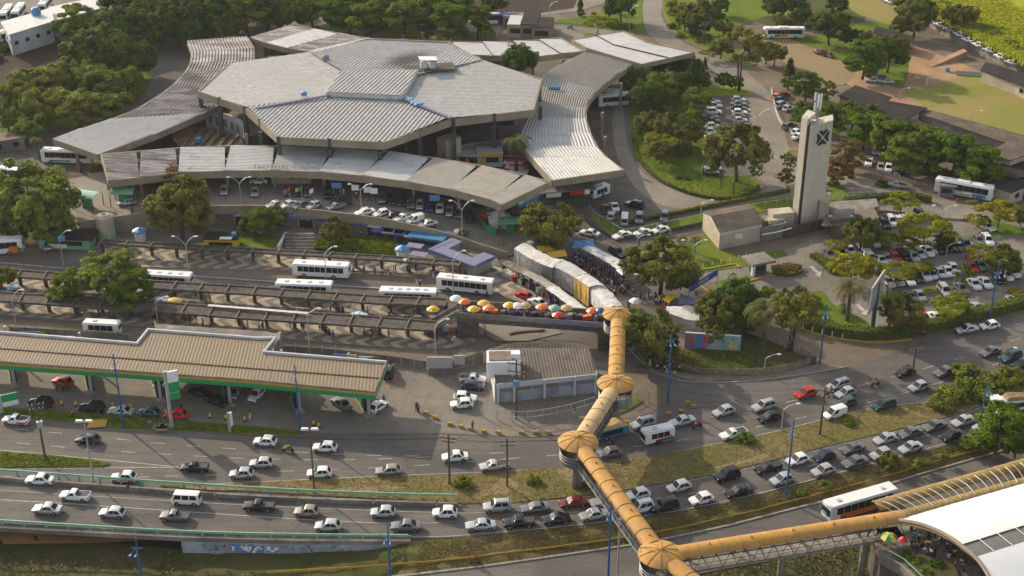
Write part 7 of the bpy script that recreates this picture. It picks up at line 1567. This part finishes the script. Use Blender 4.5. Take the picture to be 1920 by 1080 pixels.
# gate house, banner, billboard, booth
gh=kiosk('gate_house','small gate house with a flat grey slab roof by the car park entry',1420,510,(2.8,2.0,2.7),'pillar','conc',radians(22),0,1.35,[('white_column',(-1.8,-1.2,1.5),(.6,.6,3),'white')],rh=.45)
ba=W(1292,543,4.0);bb_=W(1346,510,4.0); bn=thing('banner','long blue banner with white lettering over the car park entry','banner',(ba.x,ba.y,0))
P('cloth',MB().wall([ba,bb_],3.3,4.7,.08),'bluetarp',bn); P('post',MB().tube((bb_.x,bb_.y,0),(bb_.x,bb_.y,4.6),.08),'metal',bn); P('post',MB().tube((ba.x,ba.y,0),(ba.x,ba.y,4.6),.08),'metal',bn)
md=(ba+bb_)/2; lettering('ETUDER',.95,'white',bn,(md.x-ba.x+.02,md.y-ba.y-.08,4.0),(radians(90),0,atan2(bb_.y-ba.y,bb_.x-ba.x)))
bq=W(1636,613); hB=HT(1636,613,520); e=thing('billboard','pale billboard seen edge-on with a lattice back on a thick dark post','billboard',bq,radians(62)); part('post',MB().tube((0,0,0),(0,0,hB-1),.4,n=10).mesh('post','darkmetal'),e); part('panel',MB().box((0,.1,hB-3),(9,.2,5.4)).mesh('panel','tarpwhite'),e)
for k in range(8): part('brace',MB().box((-4+k*1.14,-.12,hB-3),(.12,.12,5.4)).mesh('brace','metal'),e)
for k in range(3): part('brace',MB().box((0,-.15,hB-5+k*2),(9,.1,.12)).mesh('brace','metal'),e)
kiosk('gate_booth','grey gate booth in front of the coach',1773,365,(3.2,2.4,2.6),'bluegrey','board',radians(-12),0,.5)
# walls, hedges, fences
def hedge(label,pts,h_,wd,mk_='L',z=0,dens=26,lm=None,kind='hedge',ls=.3):
    w_=wp(curve(pts,4),z); mb=MB().wall(w_,z,z+h_*.85,wd*.8); e=thing(kind,label,'hedge',w_[0]); P('core',mb,'darkgrass',e)
    r=random.Random(len(pts)*7+int(pts[0][0])); lf=MB()
    for a,b in zip(w_,w_[1:]):
        L=(b-a).length; n=int(L*dens)
        dd_=(b-a).normalized(); nn_=Vector((-dd_.y,dd_.x,0))
        for _ in range(n):
            p=a.lerp(b,r.random())+nn_*r.uniform(-.5,.5)*wd+Vector((0,0,h_*r.random()**.5)); s_=ls*r.uniform(.7,1.4); t=Vector((r.gauss(0,1),r.gauss(0,1),r.gauss(0,1))).normalized(); u2=t.orthogonal().normalized()
            lf.quad(p-t*s_*.5,p-u2*s_*.5,p+t*s_*.5,p+u2*s_*.5)
    P('leaves',lf,[lm or L_hedge],e); return e
hedge('clipped bright hedge along the yard fence',[(1168,422),(1240,408),(1330,390),(1420,372),(1480,360)],1.0,.8,dens=50)
hedge('clipped bright hedge round the roundabout lawn',[(1186,262),(1198,302),(1238,340),(1290,363),(1345,374),(1395,370),(1423,352)],.8,.6,dens=40)
hedge('thick dark green hedge along the bend of the wide road',[(1500,610),(1560,626),(1620,634),(1680,632),(1730,622),(1790,608),(1850,592),(1930,572)],2.2,2.4,dens=90,lm=L_almond)
hedge('dark hedge along the access road behind the coach',[(1720,322),(1760,332),(1840,352),(1930,375)],2.4,1.8,dens=60,lm=L_mango)
hedge('dark hedge beside the access road fence',[(1582,383),(1640,376),(1700,372),(1745,380)],1.6,1.6,dens=60,lm=L_mango)
hedge('flowering bed with reddish shrubs at the gate',[(1455,512),(1478,506),(1498,510)],1.0,3.5,dens=160,lm=L_brown)
hedge('low yellow hedge edging the gate bed',[(1448,515),(1480,517),(1502,512)],.8,1.0,dens=60,lm=L_hedge)
hedge('green planting at the point of the car park',[(1524,482),(1545,496),(1570,512)],1.2,2,dens=90)
fence('yard_fence','white post fence along the clipped hedge of the yard',[(1104,400),(1118,415),(1140,428),(1168,444),(1200,440),(1280,424),(1380,402),(1480,386)],2.0,2.8,'metal',pw_=.1,rails=(1.9,))
fence('yard_wall','low dark retaining wall under the yard fence',[(1090,410),(1125,435),(1162,450),(1250,436),(1330,420),(1400,405)],.9,40,'darkconc','darkconc',panelh=.9)
fence('palisade','palisade of worn wooden boards round the corner lawn',[(1172,628),(1205,655),(1250,684),(1300,700),(1350,704),(1420,703),(1480,694),(1530,680)],1.5,60,'wood',boards=.42,bm='board')
fence('palisade','palisade of spaced concrete slats along the lane',[(1392,620),(1440,638),(1480,655),(1525,672)],1.5,60,'kerb',boards=.75,bm='kerb')
fence('white_posts','row of short white posts in front of the hedge',[(1505,618),(1560,632),(1625,638)],1.2,1.9,'white')
fence('white_posts','row of short white posts on the lawn by the gate',[(1318,503),(1345,497),(1390,486),(1400,480)],1.0,2.2,'white')
fence('white_posts','row of short white posts at the left hedge',[(35,465),(55,455),(90,447)],2.2,2.2,'white')
fence('access_fence','pale metal fence along the tower access road',[(1540,388),(1585,375),(1640,372),(1700,372)],1.8,2.4,'metal',rails=(1.7,.9))
fence('car_park_fence','fence on a low wall at the back of the car park',[(1648,398),(1700,402),(1770,412),(1850,416)],1.5,3,'metal','kerb',panelh=.5,rails=(1.4,))
fence('low_white_wall','low white wall with bars along the car park behind the tower',[(1446,170),(1456,215),(1470,238),(1500,262)],1.0,1.4,'white','white',panelh=.4,rails=(.95,))
fence('low_white_wall','low white wall along the road under the almond trees',[(1600,312),(1650,325),(1700,340),(1718,345)],.9,2,'kerb','kerb',panelh=.8)
# mural wall
mu=thing('mural_wall','wall painted with colourful graffiti and a figure beside the lawn','wall',W(1335,655)); ma=W(1283,652);mbb=W(1387,659)
P('wall',MB().wall([ma,mbb],0,3.3,.35),'whitewall',mu)
M['mural']=bands_mat('mural_print',[(0,(.16,.12,.25)),(.10,(.38,.13,.07)),(.18,(.07,.16,.38)),(.34,(.38,.14,.08)),(.42,(.30,.34,.35)),(.60,(.17,.33,.30)),(1.0,(.2,.36,.33))],'X',1.2)
P('mural_paint',MB().wall([ma+Vector((0,-.19,0)),mbb+Vector((0,-.19,0))],.1,3.2,.04),'mural',mu)
dm=(mbb-ma)
def onm(t,z): p=ma+dm*t; return Vector((p.x,p.y-.23,z))
sk_=MB(); r=random.Random(4)
stroke(sk_,[onm(.60,2.6),onm(.68,2.0),onm(.76,.8),onm(.82,.5)],.16,0); stroke(sk_,[onm(.52,2.3),onm(.60,2.6)],.2,0)
for i,(t,z,rr) in enumerate(((.87,2.6,.34),(.86,1.2,.7),(.93,1.0,.4),(.80,1.0,.35))): sk_.add([tuple(onm(t,z)+Vector((rr*cos(2*pi*k/10),-.004*i,rr*sin(2*pi*k/10)))) for k in range(10)],[tuple(range(9,-1,-1))],1 if i else 0)
for k in range(14):
    t=r.uniform(.1,.38); z=r.uniform(.5,2.6); pts=[onm(t,z)-Vector((0,.01+.002*k,0))]
    for _ in range(3): t+=r.uniform(-.03,.035); pts.append(onm(t,max(.2,min(3.0,z+r.uniform(-.9,.9))))-Vector((0,.01+.002*k,0)))
    stroke(sk_,pts,.11,2 if k%2 else 3)
P('mural_figures',sk_,['fascia','yel','lightblue','red'],mu)
# =====================  KIOSKS, MARKET, UMBRELLAS  =====================
def canopy_green(x,y,lab,rz,z):
    q=W(x,y,z); e=thing('gate_canopy','curved green polycarbonate gate canopy '+lab,'canopy',q,rz); mb=MB(); K=8
    for k in range(K+1):
        for xx in (-2.6,2.6): mb.v.append((xx,2.2*cos(pi*k/K*.7+.45),2.4+1.3*sin(pi*k/K*.7+.45)))
    for k in range(K): mb.f.append((2*k,2*k+1,2*k+3,2*k+2)); mb.m.append(0)
    part('roof',mb.mesh('roof','greenglass',True),e); part('booth',MB().box((0,-.4,1.2),(1.8,1.4,2.4)).mesh('booth','green'),e)
    for sx in (-2.5,2.5):
        for sy in (-1.9,1.9): part('post',MB().tube((sx,sy,0),(sx,sy,2.7),.1).mesh('post','darkmetal'),e)
canopy_green(167,388,'at the left end of the forecourt',radians(-20),3.2); canopy_green(234,382,'next to the left canopy end',radians(0),3.3); canopy_green(957,438,'beside the white tent',radians(5),0)
def tent(x,y,lab,sz=5,z=0):
    q=W(x,y,z); e=thing('tent','white pyramid tent '+lab,'tent',q,radians(8)); h2=sz/2; part('walls',MB().box((0,0,1.3),(sz,sz,2.6)).mesh('walls','white'),e)
    mb=MB(); rings=[(h2*1.42,2.55),(h2*.8,3.05),(h2*.3,3.9),(.02,4.8)]; mb.lathe([(a,b) for a,b in rings],4,a0=pi/4); part('roof',mb.mesh('roof','white'),e)
tent(937,426,'at the foot of the forecourt ramp')
q=W(925,407,2.2); single('red_banner',MB().box((q.x-1,q.y-.3,2.2),(4.6,.12,1.5),-.2),'red','red banner strip left of the white tent','banner')
q=W(910,425,.8); single('green_hoarding',MB().wall([W(898,412,1),W(912,432,1),W(930,440,1)],.3,2.4,.15),'green','green hoarding beside the white tent','hoarding')
kiosk('bar','pale green bar with a dark tiled roof by the road',128,460,(11,4,2.5),'palegreen','darkroof',radians(-3),0,.9,[('menu_panel',(-2,-2.1,.8),(5,.1,.9),'white')],cat='bar')
q=W(115,450,3.2); single('blue_tank',MB().lathe([(0,0),(.9,0),(.85,.8),(.4,1),(0,1)],12,tuple(q)),'lightblue','blue water tank on the pale green bar','tank')
q=W(201,447); e=thing('water_tower','round yellowish water tower with painted base stripes','tower',q); part('shaft',MB().lathe([(1.9,0),(2.0,4.8),(1.95,5.2),(.9,5.7),(.5,5.6),(.5,5.3),(0,5.3)],20).mesh('shaft','cream'),e)
for k in range(10): a=2*pi*k/10; part('stripe',MB().box((1.93*cos(a),1.93*sin(a),1.2),(.06,.5,2.4),a).mesh('stripe','palegreen'),e)
kiosk('snack_kiosk','yellow kiosk with dark roof and blue tank at the lawn',418,462,(7,3.6,2.4),'yel','darkroof',radians(-2),0,.3,[('blue_tank',(2.6,0,2.9),(.9,.9,.8),'lightblue'),('white_awning',(1.2,-1.6,2.7),(2.6,1.2,.1),'white')])
def round_kiosk(x,y,lab,z=0):
    q=W(x,y,z); e=thing('round_kiosk','small white kiosk with '+lab,'kiosk',q); part('walls',MB().lathe([(1.2,0),(1.2,2.3)],8).mesh('walls','white'),e); part('roof',MB().lathe([(1.7,2.3),(1.5,2.6),(0,3.3)],8).mesh('roof','lightblue'),e)
round_kiosk(264,452,'pale blue octagonal roof by the wall'); round_kiosk(755,486,'blue and white roof on the platform edge',.1)
for i,(x,y,m_) in enumerate(((720,444,'bluetarp'),(740,447,'tarpgrey'),(760,450,'bluetarp'),(781,455,'bluegrey'))): kiosk('market_stall','stall with a '+{'bluetarp':'dark blue','tarpgrey':'grey and white','bluegrey':'blue grey'}[m_]+' awning below the forecourt wall',x,y+4,(4.0,2.6,2.3),'pillar',m_,radians(-10),0,.4,cat='stall')
kiosk('cyan_kiosk','kiosk with a bright cyan corrugated roof and teal walls',806,458,(7.4,4.6,2.4),'teal' if 'teal' in M else 'cyanroof','cyanroof',radians(-18),0,.5)
for k,(x,y) in enumerate(((778,462),(786,478))): q=W(x,y,2.4); single('awning',MB().box((q.x,q.y,2.6),(3.4,2.2,.1),-.3),'bluegrey','small blue grey awning near the round kiosk','awning')
US=thing('u_shaped_stall','U-shaped market stall ring with a blue grey canopy edged in blue','stall',W(870,490)); ur=[(860,452),(818,469),(886,497),(919,480),(920,477)]
uo=[W(x,y,2.9) for x,y in ((857,450),(822,467),(888,492),(917,477))]
P('canopy',MB().wall(uo,2.75,3.0,3.0),'bluegrey',US); ul=[uo[0]+Vector((-.9,-1.0,0)),uo[1]+Vector((-1.6,-.5,0)),uo[2]+Vector((0,-1.8,0)),uo[3]+Vector((1.2,-1.2,0))]; P('blue_edge',MB().wall(ul,2.45,3.05,.12),'blue',US)
P('stall_walls',MB().wall(uo,0,2.6,1.4),'metal',US); P('inner_floor',MB().prism([tuple(p)[:2] for p in wp([(850,465),(895,490),(915,475),(870,455)])],0,.5),'conc',US)
# market tarps
def tarp(label,far,near,h_,mk_,side=None,name='market_awning',posts=True,sag=.14,seed=1):
    a=[W(x,y,h_) for x,y in far]; b=[W(x,y,h_) for x,y in near]; e=thing(name,label,'stall',((a[0]+b[0])/2)[:2]+(0,) if 0 else ((a[0].x+b[0].x)/2,(a[0].y+b[0].y)/2,0)); r=random.Random(seed)
    A2=rs([tuple(p) for p in a],len(far)*4); B2=rs([tuple(p) for p in b],len(far)*4); mb=MB(); K=5
    for i in range(len(A2)):
        for k in range(K+1):
            p=Vector(A2[i]).lerp(Vector(B2[i]),k/K); mb.v.append((p.x,p.y,h_+r.uniform(-sag,sag)*.7+(.25*sin(pi*k/K))))
    for i in range(len(A2)-1):
        for k in range(K): q=i*(K+1)+k; mb.f.append((q,q+1,q+K+2,q+K+1)); mb.m.append(0)
    P('tarp',mb,mk_,e,True)
    if side:
        mb=MB(); off=len(B2)
        for i,p in enumerate(B2): mb.v += [(p[0],p[1]-.1,h_+.05),(p[0]+r.uniform(-.1,.1),p[1]-.25+r.uniform(-.1,.1),h_*.5),(p[0],p[1]-.2,side[1])]
        for i in range(off-1):
            for k in range(2): q=i*3+k; mb.f.append((q,q+3,q+4,q+1)); mb.m.append(0)
        P('side_tarp',mb,side[0],e)
    else:
        for i in range(0,len(B2),3): P('post',MB().tube((B2[i][0],B2[i][1]+.1,0),(B2[i][0],B2[i][1]+.1,h_),.05,n=5),'metal',e)
    n=max(2,len(B2)//2)
    for i in range(n):
        t=(i+.5)/n; k=int(t*(len(B2)-1)); p=Vector(A2[k]).lerp(Vector(B2[k]),.5); P('goods',MB().box((p.x,p.y,.6),(1.3,1.1,1.2),r.random()),r.choice(['red','bluetarp','cl_pink','tarpwhite','board','black','cl_purple']),e)
    return e
tarp('row of stalls under patched white tarps with tall grey side sheets',[(986,455),(1010,470),(1038,484)],[(964,466),(990,483),(1015,495)],4.6,'tarpwhite',('tarpgrey',.6))
tarp('stalls with clothes hung over the grey side sheets, middle of the row',[(1038,484),(1058,487)],[(1015,495),(1036,503)],4.6,'tarpwhite',('conc',.6),seed=2)
tarp('stalls under a smooth pale tarp with a long beige side sheet',[(1058,487),(1075,495),(1102,513)],[(1036,500),(1050,505),(1077,520)],4.6,'roofwhite',('tarpgrey',.8),seed=3,sag=.1)
tarp('stall wrapped in a yellow printed tarp',[(1102,513),(1118,524),(1134,536)],[(1077,520),(1090,528),(1104,538)],4.6,'tarpwhite',('tarpyellow',.4),seed=4)
tarp('stalls under a bulging white plastic sheet at the row end',[(1134,536),(1150,552),(1167,572)],[(1104,538),(1122,560),(1138,580)],4.2,'tarpwhite',('tarpwhite',1.4),seed=5,sag=.25)
tarp('low lower row of stalls under pale boards',[(955,489),(975,500),(988,505)],[(941,494),(965,508),(978,513)],3,'board',seed=6)
tarp('low lower row of stalls under brown awnings',[(988,505),(1015,518),(1043,535)],[(978,513),(1000,524),(1025,540)],3,'tarpgrey',seed=7)
tarp('low lower row of stalls under white sheets',[(1043,535),(1070,555),(1105,582)],[(1023,541),(1050,560),(1083,587)],3,'tarpwhite',seed=8)
tarp('long awning with a green patch beside the taxi lane',[(1110,460),(1145,478),(1165,488)],[(1090,465),(1120,482),(1142,494)],3.2,'roofwhite',seed=9,sag=.1)
tarp('patched end of the long awning beside the taxi lane',[(1165,488),(1178,500)],[(1142,494),(1157,505)],3.2,'tarpwhite',seed=10)
tarp('small white awning under the yellow-green tree',[(1165,505),(1185,508)],[(1155,507),(1166,516)],3.2,'white',seed=11,sag=.05)
tarp('curved row of dusty tarps behind the market tree',[(1000,449),(985,453)],[(1010,452),(995,460)],4,'tarpgrey',seed=12)
for x,y,l in ((1023,463,'left one'),(1042,474,'right one')): q=W(x,y,3.2); e=thing('yellow_stall','stall with a yellow gabled awning under the market tree, '+l,'stall',(q.x,q.y,0),.3); mb=MB(); mb.quad((-2,-1.5,2.9),(2,-1.5,2.9),(2,0,3.6),(-2,0,3.6)); mb.quad((-2,0,3.6),(2,0,3.6),(2,1.5,2.9),(-2,1.5,2.9)); part('awning',mb.mesh('awning','yel'),e); part('counter',MB().box((0,0,.6),(3.2,2,1.2)).mesh('counter','board'),e); [part('post',MB().tube((sx,sy,0),(sx,sy,2.9),.06).mesh('post','yel'),e) for sx in (-1.9,1.9) for sy in (-1.4,1.4)]
tarp('white tarped stalls behind the dark tree and the mural',[(1250,574),(1296,573),(1328,590)],[(1248,585),(1290,600),(1330,602)],3.6,'tarpwhite',('tarpgrey',.3),seed=13)
tarp('stall with a bright yellow awning at the crowd',[(1258,551),(1272,556)],[(1242,562),(1254,568)],3.4,'yel',seed=14,sag=.1)
tarp('heap of blue and patchy sheets by the yellow awning',[(1275,552),(1318,563)],[(1272,570),(1310,572)],3.0,'bluegrey',seed=15,sag=.4)
q=W(1092,459,3); single('blue_tarp',lump('','',0,0,0,(5,2.6,.9),None,'',8),'lightblue','crumpled blue tarp at the head of the long awning','tarp') if 0 else None
lm=lump('','',0,0,0,(5,2.6,.9),None,'',8); lm.v=[(a+q.x,b+q.y,c+2.8) for a,b,c in lm.v]; single('blue_tarp',lm,'lightblue','crumpled blue tarp at the head of the long awning','tarp')
tarp('stall with a blue sheet on the long platform, left edge',[(12,538),(34,531)],[(14,545),(32,540)],2.4,'lightblue',seed=16)
def umbrella(x,y,colr,lab,r_=1.25,z=0,c2=None,mk_=None):
    q=W(x,y,z+2.3); e=thing('parasol',f'{lab}','parasol',(q.x,q.y,z),rng.uniform(0,1)); n=8; 
    mb=MB(); 
    for i in range(n):
        a0=2*pi*i/n;a1=2*pi*(i+1)/n; am=(a0+a1)/2
        for f,(ra,za,rb,zb_) in enumerate(((r_,2.0,r_*.55,2.42),(r_*.55,2.42,.0,2.65))):
            mb.quad((ra*cos(a0),ra*sin(a0),za),(ra*cos(a1),ra*sin(a1),za),(rb*cos(a1),rb*sin(a1),zb_),(rb*cos(a0),rb*sin(a0),zb_),i%2 if c2 else 0)
    part('canopy',mb.mesh('canopy',[colr,c2 or colr]),e); part('pole',MB().tube((0,0,0),(0,0,2.6),.04,n=6).mesh('pole','metal'),e)
for t in ((812,577,'yel','small yellow parasol on the stair of the concrete footbridge'),(855,557,'white','white parasol at the top of the stair'),(871,563,'orange','orange parasol near the top of the stair'),(888,577,'yel','yellow parasol on the concrete footbridge, front left'),(907,566,'tarpyellow','pale yellow parasol on the concrete footbridge'),(917,575,'orange','orange parasol next to the pale yellow one'),(955,570,'yel','yellow parasol in the middle of the concrete footbridge'),(970,571,'white','white parasol in the middle of the concrete footbridge'),(984,571,'ochre2','faded orange parasol in the middle of the concrete footbridge'),(1016,573,'orange','orange parasol beside the white car'),(1040,575,'palegreen','green and white parasol on the concrete footbridge'),(1047,588,'red','red parasol on the near side of the footbridge'),(1062,575,'ochre2','faded orange parasol by the stall row'),(1111,580,'orange','orange-red parasol near the domed tower'),(1125,580,'blue','blue parasol near the domed tower'),(1140,580,'orange','orange parasol touching the domed tower'),(1191,562,'white','white parasol behind the domed tower')):
    umbrella(*t,z=oz if t[1]<600 and t[0]<1150 else 0)
umbrella(671,590,'lightblue','big pale blue parasol with a white segment on the lower platform',2.0,.15,'white'); umbrella(297,561,'lightblue','blue and white parasol on the lower platform, left one',1.6,.15,'white'); umbrella(326,562,'tarpyellow','cream parasol with a blue rim on the lower platform',1.6,.15)
umbrella(762,488,'lightblue','blue and white parasol at the round kiosk',1.7,.1,'white'); umbrella(1667,1004,'yel','big square yellow and green parasol on the station deck',1.25,FZ,'green'); umbrella(1693,1010,'red','crimson parasol on the station deck',.7,FZ)
# dark crates and goods on the concrete footbridge
for k in range(16):
    x=880+k*17; q=W(x+rng.uniform(-4,4),586+k*1.0,oz); single('vendor_crate',MB().box((q.x,q.y,oz+.45),(1.7,.9,.9),rng.random()*.5),rng.choice(['board','bluegrey','tarpgrey','cl_purple','wood','orange']),'vendor crate with goods among the parasols on the concrete footbridge','crate')
for k in range(7):
    x=835+rng.uniform(-12,18); q=W(830+k*8,620+rng.uniform(-3,3),.15); single('vendor_crate',MB().box((q.x,q.y,.6),(1.0,.8,1.0),rng.random()),['lightblue','white','orange','bluegrey'][k%4],'vendor cart with bags at the foot of the stair','cart')
# cones and barriers
cm_=MB().lathe([(.3,0),(.3,.05),(.16,.06),(.03,.7),(0,.7)],8).mesh('cone','orange')
for x,y,z in ((1121,452,0),(1145,456,0),(1308,530,0),(1306,548,0),(1389,528,0),(1453,480,0),(651,371,4),(661,372,4),(674,373,4),(687,374,4),(700,375,4),(740,704,0),(739,712,0),(732,725,0),(1846,386,0),(1853,388,0),(1790,380,0),(1795,376,0)):
    q=W(x,y,z); o=part('traffic_cone',cm_,None,tuple(q)); o['category']='traffic cone'; o['label']='orange traffic cone '+('on the raised forecourt' if z else 'on the paving'); LAB.append((o,o['label'],(x,y)))
# flags
for x,y,t,l,a in ((545,388,351,'red and blue','red'),(568,390,348,'green and yellow','green'),(590,392,352,'white','white')):
    h_=HT(x,y,t,4); q=W(x,y,4); e=thing('flag_pole','flagpole with a limp '+l+' flag at the forecourt parapet','flagpole',q); part('pole',MB().tube((0,0,0),(0,0,h_),.06).mesh('pole','metal'),e)
    mb=MB()
    for i in range(6):
        for z_ in (h_-.1,h_-1.1): mb.v.append((-.28*i,.12*sin(i*1.7),z_-.12*i))
    for i in range(5): mb.f.append((2*i,2*i+1,2*i+3,2*i+2)); mb.m.append(0 if i<3 else 1)
    part('flag',mb.mesh('flag',[a,{'red':'lightblue','green':'yel','white':'black'}[a]]),e)
# stairs to the plaza
sp_=thing('plaza_stairs','wide grey flight of steps between the plaza lawns','stairs',W(560,460))
for k in range(12):
    y=452+k*2.1; a=W(535,y,0);b=W(590,y,0); P('step',MB().box(((a.x+b.x)/2,(a.y+b.y)/2,.1+.09*(12-k)),((b-a).length,.75,.18*(12-k)*.5+.1)),'darkconc' if k%2 else 'conc',sp_)
P('side_wall',MB().wall([W(537,447),W(522,474)],.1,1.5,.5),'whitewall',sp_)
# =====================  WIRES AND GRASS  =====================
def wire(a,b,sag=1.2):
    pts=[]; 
    for i in range(13): t=i/12; p=Vector(a).lerp(Vector(b),t); pts.append((p.x,p.y,p.z-4*sag*t*(1-t)))
    mb=MB().path(pts,.03,3); return single('overhead_wire',mb,'black','thin overhead wire between utility poles','wire')
def topof(i,dx=0): q,h_=ups[i]; return (q.x+dx,q.y,h_*.94)
for dx in (-1,1): wire(topof(0,dx),topof(1,dx),2.5); wire(topof(1,dx),topof(2,dx),.4); wire(topof(2,dx),topof(4,dx),2.5)
def tufts(name,poly,z,n,c,hmax=.35,wmax=.25,lvl=None,seed=1):
    r=random.Random(seed); xs=[p[0] for p in poly]; ys=[p[1] for p in poly]; mb=MB(); k=0
    while k<n:
        x=r.uniform(min(xs),max(xs)); y=r.uniform(min(ys),max(ys))
        if not inpoly(x,y,poly): continue
        q=W(x,y,z if not callable(z) else z(x,y)); k+=1
        for _ in range(2):
            a=r.uniform(0,6.28); d=Vector((cos(a),sin(a),0))*wmax*r.uniform(.5,1.2); hh_=hmax*r.uniform(.4,1.2); o=Vector((r.gauss(0,.12),r.gauss(0,.12),0)); mb.quad(q-d,q+d,q+d*.5+o+Vector((0,0,hh_)),q-d*.6+o+Vector((0,0,hh_)))
    return struct(name,mb,[c],kind='stuff')
L_dry=leaf_mat('dry_grass_blades',(.19,.15,.055),(.25,.20,.08),.25); L_grassb=leaf_mat('grass_blades',(.13,.17,.022),(.2,.23,.04),.45); L_dkg=leaf_mat('dull_grass_blades',(.08,.075,.028),(.11,.10,.035),.2)
tufts('grass_tufts',m1+m1b,.1,16000,L_dry,.13,.10)
lt=[t[:2] for t in lowtop]; lbt=[t[:2] for t in lowbot]
zf=lambda x,y: LZ*max(0,min(1,(y-lerpy(lt,x))/max(1,(lerpy(lbt,x)-lerpy(lt,x)))))+.02
def lerpy(pts,x):
    for a,b in zip(pts,pts[1:]):
        if a[0]<=x<=b[0]: return a[1]+(b[1]-a[1])*(x-a[0])/(b[0]-a[0]+1e-6)
    return pts[0][1] if x<pts[0][0] else pts[-1][1]
tufts('grass_tufts_slope',[(790,1014)]+[t for t in lt if 800<t[0]<1930]+[t for t in lbt[::-1] if 760<t[0]<1930],zf,9000,L_dry,.12,.1,seed=2)
tufts('grass_tufts_strip',[(0,765),(120,774),(300,787),(475,801),(560,809),(560,816),(400,811),(230,804),(125,791),(0,778)],.12,3000,L_grassb,.12,.14,seed=3)
tufts('grass_tufts_gore',[(0,847),(90,854),(180,864),(206,870),(190,875),(0,876)],.12,1500,L_grassb,.16,.16,seed=4)
tufts('grass_tufts_lower_lawn',[(1290,1068),(1440,1056),(1640,1010),(1640,1090),(1290,1090)],LZ,1500,L_dkg,.14,.14,seed=5)
tufts('grass_tufts_lower_left',[(0,1035),(340,1038),(700,1040),(740,1070),(700,1085),(0,1085)],-2.85,1800,L_dkg,.12,.12,seed=6)
tufts('grass_tufts_roundabout',[(1190,200),(1190,285),(1208,312),(1240,335),(1290,358),(1345,370),(1395,367),(1420,352),(1395,332),(1318,327),(1316,200)],.1,5000,L_hedge,.14,.16,seed=7)
tufts('grass_tufts_corner',[(1200,690),(1262,657),(1390,657),(1480,694),(1400,705),(1300,703),(1240,695)],.12,3000,L_grassb,.16,.16,seed=8)
tufts('grass_tufts_plaza',[(600,454),(640,448),(735,452),(755,470),(740,483),(640,476),(592,470)],.22,5000,L_hedge,.8,.35,seed=9)
tufts('weeds_on_hillside',[(1700,5),(1920,125),(1920,-10),(1700,-10)],lambda x,y: 3.5,12000,leaf_mat('hill_weeds',(.28,.31,.015),(.38,.37,.025),.5),.9,.6,seed=10)
# litter
r=random.Random(9); lm=MB()
for _ in range(170):
    x=r.uniform(20,1640); y=r.uniform(1035,1078) if x<760 or x>1290 else r.uniform(1012,1040); q=W(x,y,LZ+.25 if x>760 else -2.5); s_=r.uniform(.04,.09); a=r.random()*3; lm.quad(q+Vector((cos(a),sin(a),0))*s_,q+Vector((-sin(a),cos(a),.4))*s_,q-Vector((cos(a),sin(a),0))*s_,q-Vector((-sin(a),cos(a),-.4))*s_)
struct('litter',lm,'white',kind='stuff')
finish_labels()
# =====================  HAZE  =====================
hm=bpy.data.materials.new('haze_mat'); hm.use_nodes=True; ht=hm.node_tree; ht.nodes.remove(ht.nodes['Principled BSDF']); pv=ht.nodes.new('ShaderNodeVolumePrincipled'); pv.inputs['Color'].default_value=(.93,.94,.95,1); pv.inputs['Density'].default_value=.00005; pv.inputs['Anisotropy'].default_value=.2
ht.links.new(pv.outputs[0],ht.nodes['Material Output'].inputs['Volume'])
hb=MB().box((0,340,67),(900,900,145)); me=hb.mesh('haze',[hm]); o=bpy.data.objects.new('haze',me); COL.objects.link(o); o['kind']='stuff'
